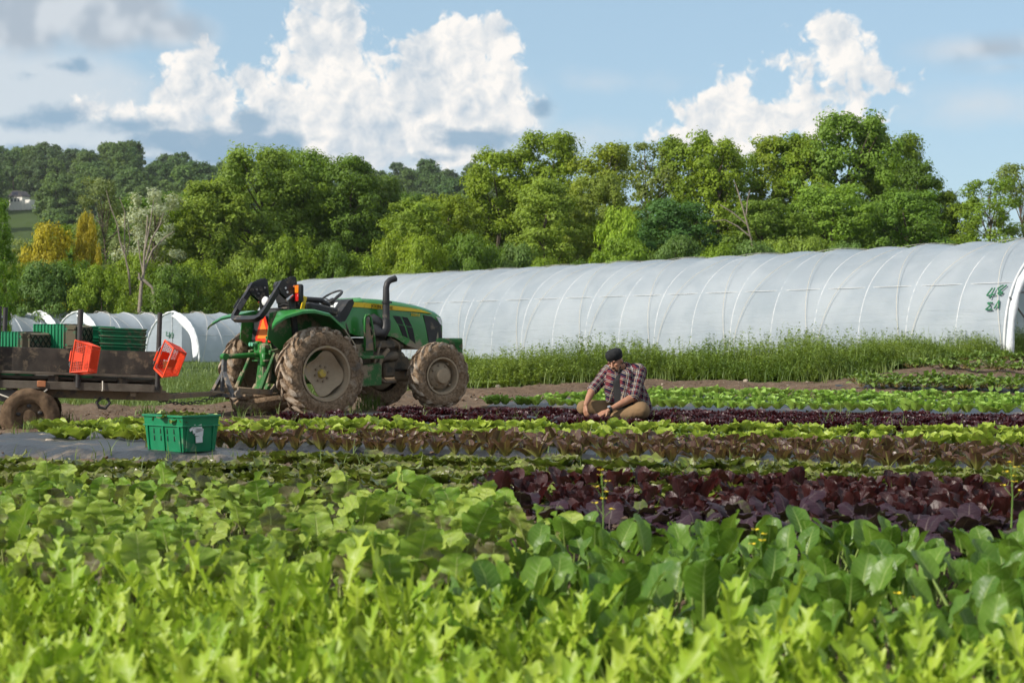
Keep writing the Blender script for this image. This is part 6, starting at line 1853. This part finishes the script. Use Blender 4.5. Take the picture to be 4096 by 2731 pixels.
# ================================================================== red baskets hung on the posts
m_basket = pmat('red_basket', (0.80, 0.075, 0.022), (0.74, 0.06, 0.018), 5.0, 0.38, spec=0.4)
m_wire = pmat('bright_wire', (0.55, 0.55, 0.56), None, 5.0, 0.3, metal=0.8)
def basket(loc, rot, label):
    """shopping basket standing at its base: open top at +z"""
    o = empty('red_basket', loc, rot)
    tag(o, label, 'basket', 'red baskets hung on the trailer posts')
    LX, LY, HZ, tp = .43, .29, .24, .045
    def pt(sx, sy, z):
        k = tp * (1 - z / HZ)
        return np.array([sx * (LX / 2 - k), sy * (LY / 2 - k), z])
    cs = [(-1, -1), (1, -1), (1, 1), (-1, 1)]
    b = MB()
    for i in range(4):
        a, c = cs[i], cs[(i + 1) % 4]
        b.tube([pt(*a, HZ), pt(*c, HZ)], .013, 6); b.tube([pt(*a, 0.0), pt(*c, 0.0)], .009, 6); b.tube([pt(*a, 0), pt(*a, HZ)], .009, 6)
    b.build('rim', m_basket, o, 60)
    for i in range(4):
        a, c = np.array(cs[i]), np.array(cs[(i + 1) % 4])
        b = MB()
        n_ = 19 if i % 2 == 0 else 13
        for k in range(1, n_):
            s = a + (c - a) * k / n_
            b.tube([pt(s[0], s[1], .0), pt(s[0], s[1], HZ)], .0042, 4, cap=False)
        for z in np.linspace(.03, HZ - .03, 8):
            b.tube([pt(*a, z), pt(*c, z)], .003, 4, cap=False)
        m0 = (a + c) / 2; da = (c - a) / 2
        q0, q1 = m0 - da * .30, m0 + da * .30
        b.add([pt(*q0, HZ * .45), pt(*q1, HZ * .45), pt(*q1, HZ * .97), pt(*q0, HZ * .97)], [(0, 1, 2, 3)])
        b.build('lattice_side', m_basket, o, None)
    b = MB()
    for k in range(1, 16):
        x = -LX / 2 + tp + (LX - 2 * tp) * k / 16
        b.tube([(x, -LY / 2 + tp, 0.0), (x, LY / 2 - tp, 0.0)], .0045, 4, cap=False)
    for k in range(1, 9):
        y = -LY / 2 + tp + (LY - 2 * tp) * k / 9
        b.tube([(-LX / 2 + tp, y, 0), (LX / 2 - tp, y, 0)], .0045, 4, cap=False)
    b.add([(-LX * .3, -LY * .28, .002), (LX * .3, -LY * .28, .002), (LX * .3, LY * .28, .002), (-LX * .3, LY * .28, .002)], [(0, 1, 2, 3)])
    b.build('lattice_floor', m_basket, o, None)
    for sg in (-1, 1):
        b = MB(); b.tube([pt(-.8, sg, HZ), (-.12, sg * .05, HZ + .10), (.12, sg * .05, HZ + .10), pt(.8, sg, HZ)], [.004, .004, .004, .004], 6); hd = b.build('handle', m_wire, o, 60)
        b = MB(); b.cyl((-.07, sg * .05, HZ + .10), (.07, sg * .05, HZ + .10), .014, n=8); b.build('grip', m_basket, hd)
    return o
def basket_at(u, v, Y, axis, roll, label):
    """axis: direction of the open top; centre of the basket at the pixel"""
    z = Vector(axis).normalized()
    x = Vector((0, 0, 1)); x = (x - z * x.dot(z)).normalized()
    x = Matrix.Rotation(roll, 3, z) @ x
    y = z.cross(x)
    Rm = Matrix((x, y, z)).transposed()
    c = wp(u, v, Y)
    return basket(c - Rm @ Vector((0, 0, .12)), Rm.to_euler(), label)
basket_at(346, 1433, 23.55, (-.78, .30, .10), RAD(6), 'red shopping basket hanging on the middle trailer post, its bottom to the camera')
basket_at(686, 1440, 24.1, (-.70, -.62, .16), RAD(-24), 'red shopping basket hanging on the front trailer post, open side showing')
# ================================================================== seated person
m_skin = pmat('skin', (0.36, 0.185, 0.115), (0.30, 0.145, 0.088), 16.0, 0.5, spec=0.35, bump=0.15, bscale=60, Subsurface_Weight=0.08)
m_beard = pmat('dark_hair', (0.020, 0.014, 0.011), (0.035, 0.024, 0.018), 60.0, 0.85, bump=0.6, bscale=120)
m_cap = pmat('charcoal_cap', (0.014, 0.0145, 0.016), (0.020, 0.0205, 0.022), 40.0, 0.92, spec=0.2, bump=0.4, bscale=90)
m_khaki = pmat('khaki_cloth', (0.235, 0.152, 0.082), (0.195, 0.124, 0.066), 6.0, 0.9, spec=0.15, bump=0.5, bscale=16)
m_tee = pmat('black_tee', (0.012, 0.012, 0.013), (0.018, 0.018, 0.019), 20.0, 0.9, bump=0.3, bscale=20)
m_plaid, N, out = newmat('plaid_shirt')
lx, ly, lz = N.sep(N.attr('cl').outputs['Vector'])
tc = N.new('ShaderNodeTexCoord')
wob = (N.noise(tc.outputs['Object'], 9.0, 3.0) - 0.5) * 0.02
def band(c, per, ph, w):
    f = ((c + wob) * (1.0 / per) + ph).fract()
    return N.step(w, w * 0.6, (f - 0.5).abs())
P_ = 0.080
base = (0.013, 0.011, 0.030, 1)
col = N.mix(band(lx, P_, 0.0, 0.13) * 0.45, base, (0.20, 0.034, 0.03, 1))
col = N.mix(band(ly, P_, 0.0, 0.13) * 0.36, col, (0.20, 0.036, 0.032, 1))
col = N.mix(band(lx, P_, 0.45, 0.085) * 0.36, col, (0.55, 0.45, 0.31, 1))
col = N.mix(band(ly, P_, 0.45, 0.085) * 0.36, col, (0.55, 0.45, 0.31, 1))
col = N.mix(band(lx, P_, 0.22, 0.022) * 0.7, col, (0.72, 0.70, 0.68, 1))
col = N.mix(band(ly, P_, 0.22, 0.022) * 0.7, col, (0.72, 0.70, 0.68, 1))
principled(N, out, col, 0.92, spec=0.15, normal=N.bump(N.noise(tc.outputs['Object'], 14.0, 4.0), 0.6, 0.03))

PM = 0.000702
def pp(cx_, cy_, d=0.0):
    """point of the figure from the close-up: cx, cy in the enlarged crop, d depth in metres (positive = away)"""
    return np.array([(cx_ - 1000) * PM, d, (1390 - cy_) * PM])
PO = wp(2240 + 1000 * .2295, 1360 + 1390 * .2295, 21.4)
def capsule(b, p0, p1, r0, r1, n=14, m=6):
    p0, p1 = np.array(p0, float), np.array(p1, float)
    d = p1 - p0; L = np.linalg.norm(d); d = d / (L + 1e-9)
    pts, rad = [], []
    for k in range(m, -1, -1):
        a = PI / 2 * k / m; pts.append(p0 - d * r0 * math.sin(a)); rad.append(max(1e-4, r0 * math.cos(a)))
    for k in range(1, 6):
        f = k / 6; pts.append(p0 + d * L * f); rad.append(r0 + (r1 - r0) * f)
    for k in range(0, m + 1):
        a = PI / 2 * k / m; pts.append(p1 + d * r1 * math.sin(a)); rad.append(max(1e-4, r1 * math.cos(a)))
    u, w_, _ = frame_of(d); V = []
    for q, r_ in zip(pts, rad):
        for j in range(n):
            a = 2 * PI * j / n; V.append(q + r_ * (math.cos(a) * u + math.sin(a) * w_))
    k = len(pts)
    F = [(i * n + j, i * n + (j + 1) % n, (i + 1) * n + (j + 1) % n, (i + 1) * n + j) for i in range(k - 1) for j in range(n)]
    F.append(tuple(range(n))[::-1]); F.append(tuple((k - 1) * n + j for j in range(n)))
    b.add(V, F)
def ellip(b, c, r, rot=(0, 0, 0), n=18, m=12):
    q = MB(); q.ball((0, 0, 0), r, n, m)
    V = q.V[0] @ np.array(Euler(rot).to_matrix()).T + np.array(c)
    b.add(V, q.F)
def melt(b, name, voxel, smooth_it, mat, parent):
    """fuse overlapping shapes into one continuous surface"""
    me = b.mesh(name, None)
    o = bpy.data.objects.new(name, me); COL.objects.link(o)
    md = o.modifiers.new('r', 'REMESH'); md.mode = 'VOXEL'; md.voxel_size = voxel
    if smooth_it:
        ms = o.modifiers.new('s', 'SMOOTH'); ms.iterations = smooth_it; ms.factor = 0.5
    dg = bpy.context.evaluated_depsgraph_get(); dg.update()
    me2 = bpy.data.meshes.new_from_object(o.evaluated_get(dg))
    bpy.data.objects.remove(o); bpy.data.meshes.remove(me)
    me2.name = name
    me2.polygons.foreach_set('use_smooth', np.ones(len(me2.polygons), bool))
    if len(me2.materials) == 0: me2.materials.append(mat)
    else: me2.materials[0] = mat
    ob = bpy.data.objects.new(name, me2)
    return link(ob, parent)
PE = empty('person', PO)
tag(PE, 'person in dark cap, plaid shirt and khaki trousers sitting cross-legged picking lettuce', 'person')
# joints
hipL, hipR = pp(1420, 1240, .20), pp(1230, 1230, .30)
kneL, kneR = pp(1390, 1215, -.16), pp(425, 1180, .02)
ankL, ankR = pp(950, 1330, -.08), pp(820, 1290, .06)
shL, shR = pp(1400, 545, .06), pp(860, 545, .22)
elL, elR = pp(1275, 985, -.10), pp(565, 870, .02)
wrL, wrR = pp(835, 1210, -.20), pp(440, 1110, -.16)
neck, head = pp(1100, 460, .10), pp(968, 350, .02)
pelv = pp(1380, 1180, .26); chest = pp(1190, 720, .13); belly = pp(1260, 980, .16)
# ---- body: torso, head, arms, hands, one surface
b = MB()
capsule(b, pelv, belly, .14, .15); capsule(b, belly, chest, .15, .15); capsule(b, shL * .85 + shR * .15, shR * .85 + shL * .15, .085, .08); capsule(b, pp(1130, 520, .12), pp(1030, 440, .06), .066, .060)
# head tilted down to the left
hr = (RAD(20), RAD(-9), RAD(-38))
Rh = np.array(Euler(hr).to_matrix())
hc = pp(972, 372, .03)
def hp(x, y, z): return hc + Rh @ np.array([x * 1.06, y * 1.05, z * (1.26 if z < 0 else 1.0)])       # face looks along -y
ellip(b, hp(0, .005, .012), (.078, .097, .100), hr)
ellip(b, hp(0, -.026, -.048), (.061, .066, .074), hr)
ellip(b, hp(0, -.062, -.098), (.026, .022, .020), hr)                      # chin
capsule(b, hp(0, -.084, .012), hp(0, -.108, -.028), .010, .015, 10, 4)     # nose
for s_ in (-1, 1):
    ellip(b, hp(s_ * .013, -.098, -.031), (.010, .011, .009), hr)          # nostrils
    ellip(b, hp(s_ * .030, -.082, .026), (.026, .014, .010), hr)           # brows
    ellip(b, hp(s_ * .042, -.066, -.018), (.024, .022, .020), hr)          # cheeks
    ellip(b, hp(s_ * .077, .012, -.006), (.010, .020, .032), hr)           # ears
ellip(b, hp(0, -.090, -.060), (.024, .012, .008), hr); ellip(b, hp(0, -.086, -.072), (.021, .012, .008), hr)   # lips
for (sh, el, wr) in ((shL, elL, wrL), (shR, elR, wrR)):
    capsule(b, sh, el, .062, .050); capsule(b, el, wr * .55 + el * .45, .050, .042); capsule(b, wr * .5 + el * .5, wr, .043, .028)
def hand(b, w, fdir, up, size=1.0, curl=0.5, spread=.16, thumb_side=1):
    f = np.array(fdir, float); f /= np.linalg.norm(f)
    u = np.array(up, float); u -= f * np.dot(u, f); u /= np.linalg.norm(u)
    s = np.cross(f, u) * thumb_side
    for k in range(4):
        q = (k - 1.5) * .020 * size
        capsule(b, w + f * .01, w + f * .085 * size + s * q, .021, .013, 10, 4)
        kn = w + f * .088 * size + s * q
        ln_ = (.040, .046, .043, .034)[k] * size
        d1 = f * math.cos(curl * .5) - u * math.sin(curl * .5) + s * (k - 1.5) * spread
        j1 = kn + d1 * ln_
        d2 = f * math.cos(curl * 1.1) - u * math.sin(curl * 1.1) + s * (k - 1.5) * spread * .7
        j2 = j1 + d2 * ln_ * .75
        d3 = f * math.cos(curl * 1.6) - u * math.sin(curl * 1.6)
        capsule(b, kn, j1, .0100, .0094, 9, 4); capsule(b, j1, j2, .0094, .0086, 9, 4); capsule(b, j2, j2 + d3 * ln_ * .5, .0086, .0072, 9, 4)
    t0 = w + f * .030 * size - s * .026; t1 = t0 + (f * .6 - s * .62 - u * .35) * .040; t2 = t1 + (f * .9 - s * .15 - u * .45) * .032
    capsule(b, t0, t1, .014, .0105, 9, 4); capsule(b, t1, t2, .0105, .0085, 9, 4)
hand(b, wrL, pp(560, 1335, -.22) - wrL, (0.1, -.5, .9), 1.0, .25, .10, 1)
hand(b, wrR, pp(430, 1310, -.20) - wrR, (-.75, -.5, .2), 1.05, .95, .05, -1)
body = melt(b, 'body', .0065, 3, m_skin, PE)
# ---- trousers
b = MB()
capsule(b, pelv + [0, 0, -.03], pelv + [-.04, 0, .07], .155, .15); capsule(b, hipL, kneL, .125, .108); capsule(b, hipR, kneR, .125, .095); capsule(b, kneL, ankL, .098, .060); capsule(b, kneR, ankR, .092, .062)
capsule(b, pelv, kneR * .4 + pelv * .6, .13, .115)
tro = melt(b, 'trousers', .010, 3, m_khaki, PE)
me = tro.data; V = np.empty(len(me.vertices) * 3); me.vertices.foreach_get('co', V); V = V.reshape(-1, 3)
V += (0.007 * noise3(V, 16, 3) + .004 * noise3(V, 34, 1))[:, None] * np.array([1, 1, .6]); me.vertices.foreach_set('co', V.ravel()); me.update()
# ---- shoes tucked under the legs
b = MB(); capsule(b, ankL + [-.01, .0, -.03], ankL + [-.14, .06, -.045], .045, .038); melt(b, 'shoe', .010, 2, m_tee, PE)
b = MB(); capsule(b, ankR + [.01, .0, -.03], ankR + [.14, .02, -.05], .045, .038); melt(b, 'shoe', .010, 2, m_tee, PE)
# ---- black T-shirt under the open shirt
b = MB(); capsule(b, pp(1110, 1080, .02), pp(1005, 740, .005), .125, .095); capsule(b, pp(1005, 740, .005), pp(1045, 590, .035), .09, .065); melt(b, 't_shirt', .010, 2, m_tee, PE)
# ---- plaid shirt
b = MB()
capsule(b, pp(1400, 1190, .24), belly + [.04, .04, 0], .17, .175); capsule(b, belly + [.03, .05, 0], chest + [.02, .05, .0], .175, .165); capsule(b, shL * .95 + shR * .05, shR * .95 + shL * .05, .100, .095); capsule(b, chest + [.06, .06, .02], pp(1330, 600, .16), .15, .11)
capsule(b, pp(1150, 500, .14), pp(1180, 545, .16), .085, .10)
capsule(b, shL, elL * .92 + shL * .08, .088, .074); capsule(b, shR, elR * .92 + shR * .08, .085, .068)
capsule(b, elL * .80 + shL * .20, elL * .93 + shL * .07, .079, .080); capsule(b, elR * .80 + shR * .20, elR * .93 + shR * .07, .073, .074)   # rolled cuffs
# front panels hanging open
capsule(b, pp(930, 680, -.01), pp(865, 1040, .0), .062, .048); capsule(b, pp(985, 800, .0), pp(900, 1050, .02), .050, .045); capsule(b, pp(1100, 700, -.06), pp(1110, 1060, -.075), .055, .05); capsule(b, pp(930, 600, .05), pp(890, 900, .04), .085, .085); capsule(b, pp(960, 640, .06), pp(1000, 1000, .07), .11, .12); capsule(b, pp(1160, 620, -.02), pp(1180, 900, -.02), .08, .10)
shirt = melt(b, 'plaid_shirt', .009, 3, m_plaid, PE)
me = shirt.data; V = np.empty(len(me.vertices) * 3); me.vertices.foreach_get('co', V); V = V.reshape(-1, 3)
V += (0.010 * noise3(V, 15, 7) + .005 * noise3(V, 33, 2))[:, None] * np.array([1, .8, .5])
me.vertices.foreach_set('co', V.ravel()); me.update()
# cloth coordinates: along and across each sleeve or the trunk
def seg_coord(V, a, c):
    d = c - a; L = np.linalg.norm(d); d = d / L
    t = np.clip(((V - a) @ d), 0, L); dist = np.linalg.norm(V - a - t[:, None] * d, axis=1)
    u, w_, _ = frame_of(d)
    q = V - a
    return dist, np.stack([np.arctan2(q @ u, q @ w_) * .075, q @ d, 0 * t], 1)
dL, cL = seg_coord(V, shL + (elL - shL) * .12, elL); dR, cR = seg_coord(V, shR + (elR - shR) * .12, elR)
trunk_d = np.array([.35, .0, .94]); side_d = np.array([.80, .55, -.20])
cT = np.stack([V @ side_d, V @ trunk_d, 0 * V[:, 0]], 1)
cl = cT.copy()
mL, mR = dL < .098, dR < .092
cl[mL] = cL[mL]; cl[mR] = cR[mR]
at = me.attributes.new('cl', 'FLOAT_VECTOR', 'POINT'); at.data.foreach_set('vector', cl.astype(np.float32).ravel())
# collar and placket edges
def strip(pts, w_, nrm, name, mat):
    P_ = np.array(pts); nrm = np.array(nrm, float)
    b = MB(); b.tube(P_, w_, 6, True, .35); o = b.build(name, mat, PE, 60)
    me = o.data; n_ = len(me.vertices); V = np.empty(n_ * 3); me.vertices.foreach_get('co', V)
    at = me.attributes.new('cl', 'FLOAT_VECTOR', 'POINT'); at.data.foreach_set('vector', V.astype(np.float32))
    return o
strip([pp(1180, 400, .10), pp(1215, 470, .03), pp(1150, 560, -.035), pp(1085, 580, -.06)], .030, (0, -1, 0), 'collar', m_plaid)
strip([pp(870, 480, .10), pp(850, 560, .03), pp(900, 620, -.02)], .028, (0, -1, 0), 'collar', m_plaid)
# ---- cap, hair, beard
b = MB()
prof = [(.090, .006), (.095, .018), (.096, .036), (.100, .041), (.101, .078), (.092, .112), (.060, .132), (.0, .136)]
n_ = 40; rings = []
for (r_, z_) in prof:
    ring_ = []
    for j in range(n_):
        a = 2 * PI * j / n_
        k_ = 1 + (.018 * math.cos(9 * a) if z_ > .05 else 0)
        ring_.append(hp(r_ * k_ * math.cos(a) * .95, r_ * k_ * math.sin(a) * 1.10 + .008, z_ + .018))
    rings.append(ring_)
b.loft(rings, False); b.build('cap', m_cap, PE, 60)
b = MB(); ellip(b, hp(0, .040, -.025), (.074, .066, .062), hr); 
for s_ in (-1, 1): capsule(b, hp(s_ * .070, .004, .02), hp(s_ * .069, -.006, -.02), .007, .006, 8, 3)
melt(b, 'hair', .007, 1, m_beard, PE)
b = MB()
for s_ in (-1, 1):
    capsule(b, hp(s_ * .058, -.026, -.055), hp(s_ * .038, -.060, -.090), .010, .015, 8, 3); capsule(b, hp(s_ * .020, -.100, -.048), hp(s_ * .030, -.086, -.075), .006, .008, 8, 3)
capsule(b, hp(-.034, -.064, -.098), hp(.034, -.064, -.098), .021, .021, 8, 3); capsule(b, hp(-.02, -.101, -.047), hp(.02, -.101, -.047), .006, .006, 8, 3)
melt(b, 'beard', .0065, 1, m_beard, PE)
for s_ in (-1, 1):
    b = MB(); capsule(b, hp(s_ * .014, -.094, .031), hp(s_ * .048, -.078, .033), .006, .004, 8, 3); melt(b, 'eyebrow', .005, 0, m_beard, PE)
    b = MB(); capsule(b, hp(s_ * .018, -.088, .010), hp(s_ * .042, -.079, .009), .0055, .005, 8, 3); melt(b, 'eye', .004, 0, m_beard, PE)
# ---- wrist watch
d_ = (wrL - elL) / np.linalg.norm(wrL - elL)
wc_ = wrL - d_ * .018
b = MB(); b.lathe([(.036, -.016), (.039, -.012), (.039, .012), (.036, .016)], wc_, d_, 20); b.build('watch', m_tee, PE, 50)
b = MB(); b.cyl(wc_ + np.array([-.012, -.022, .026]), wc_ + np.array([-.016, -.030, .038]), .021, n=14); b.build('watch_face', m_chrome, PE)

# ================================================================== air: thin haze over the valley
hz_m, N, out = newmat('haze_air')
pv = N.new('ShaderNodeVolumePrincipled')
pv.inputs['Color'].default_value = (0.90, 0.94, 1.0, 1)
pv.inputs['Density'].default_value = 0.00008
pv.inputs['Anisotropy'].default_value = 0.2
N.link(pv.outputs[0], out.inputs['Volume'])
_x0, _x1, _y0, _y1 = gx[0] - 20, gx[-1] + 20, gy[0] - 20, gy[-1] + 20
b = MB(); b.box(((_x0 + _x1) / 2, (_y0 + _y1) / 2, 50), (_x1 - _x0, _y1 - _y0, 110))
hz = b.build('haze', hz_m, None, None)
tag(hz, 'thin pale summer haze over the whole valley', 'haze', kind='stuff')
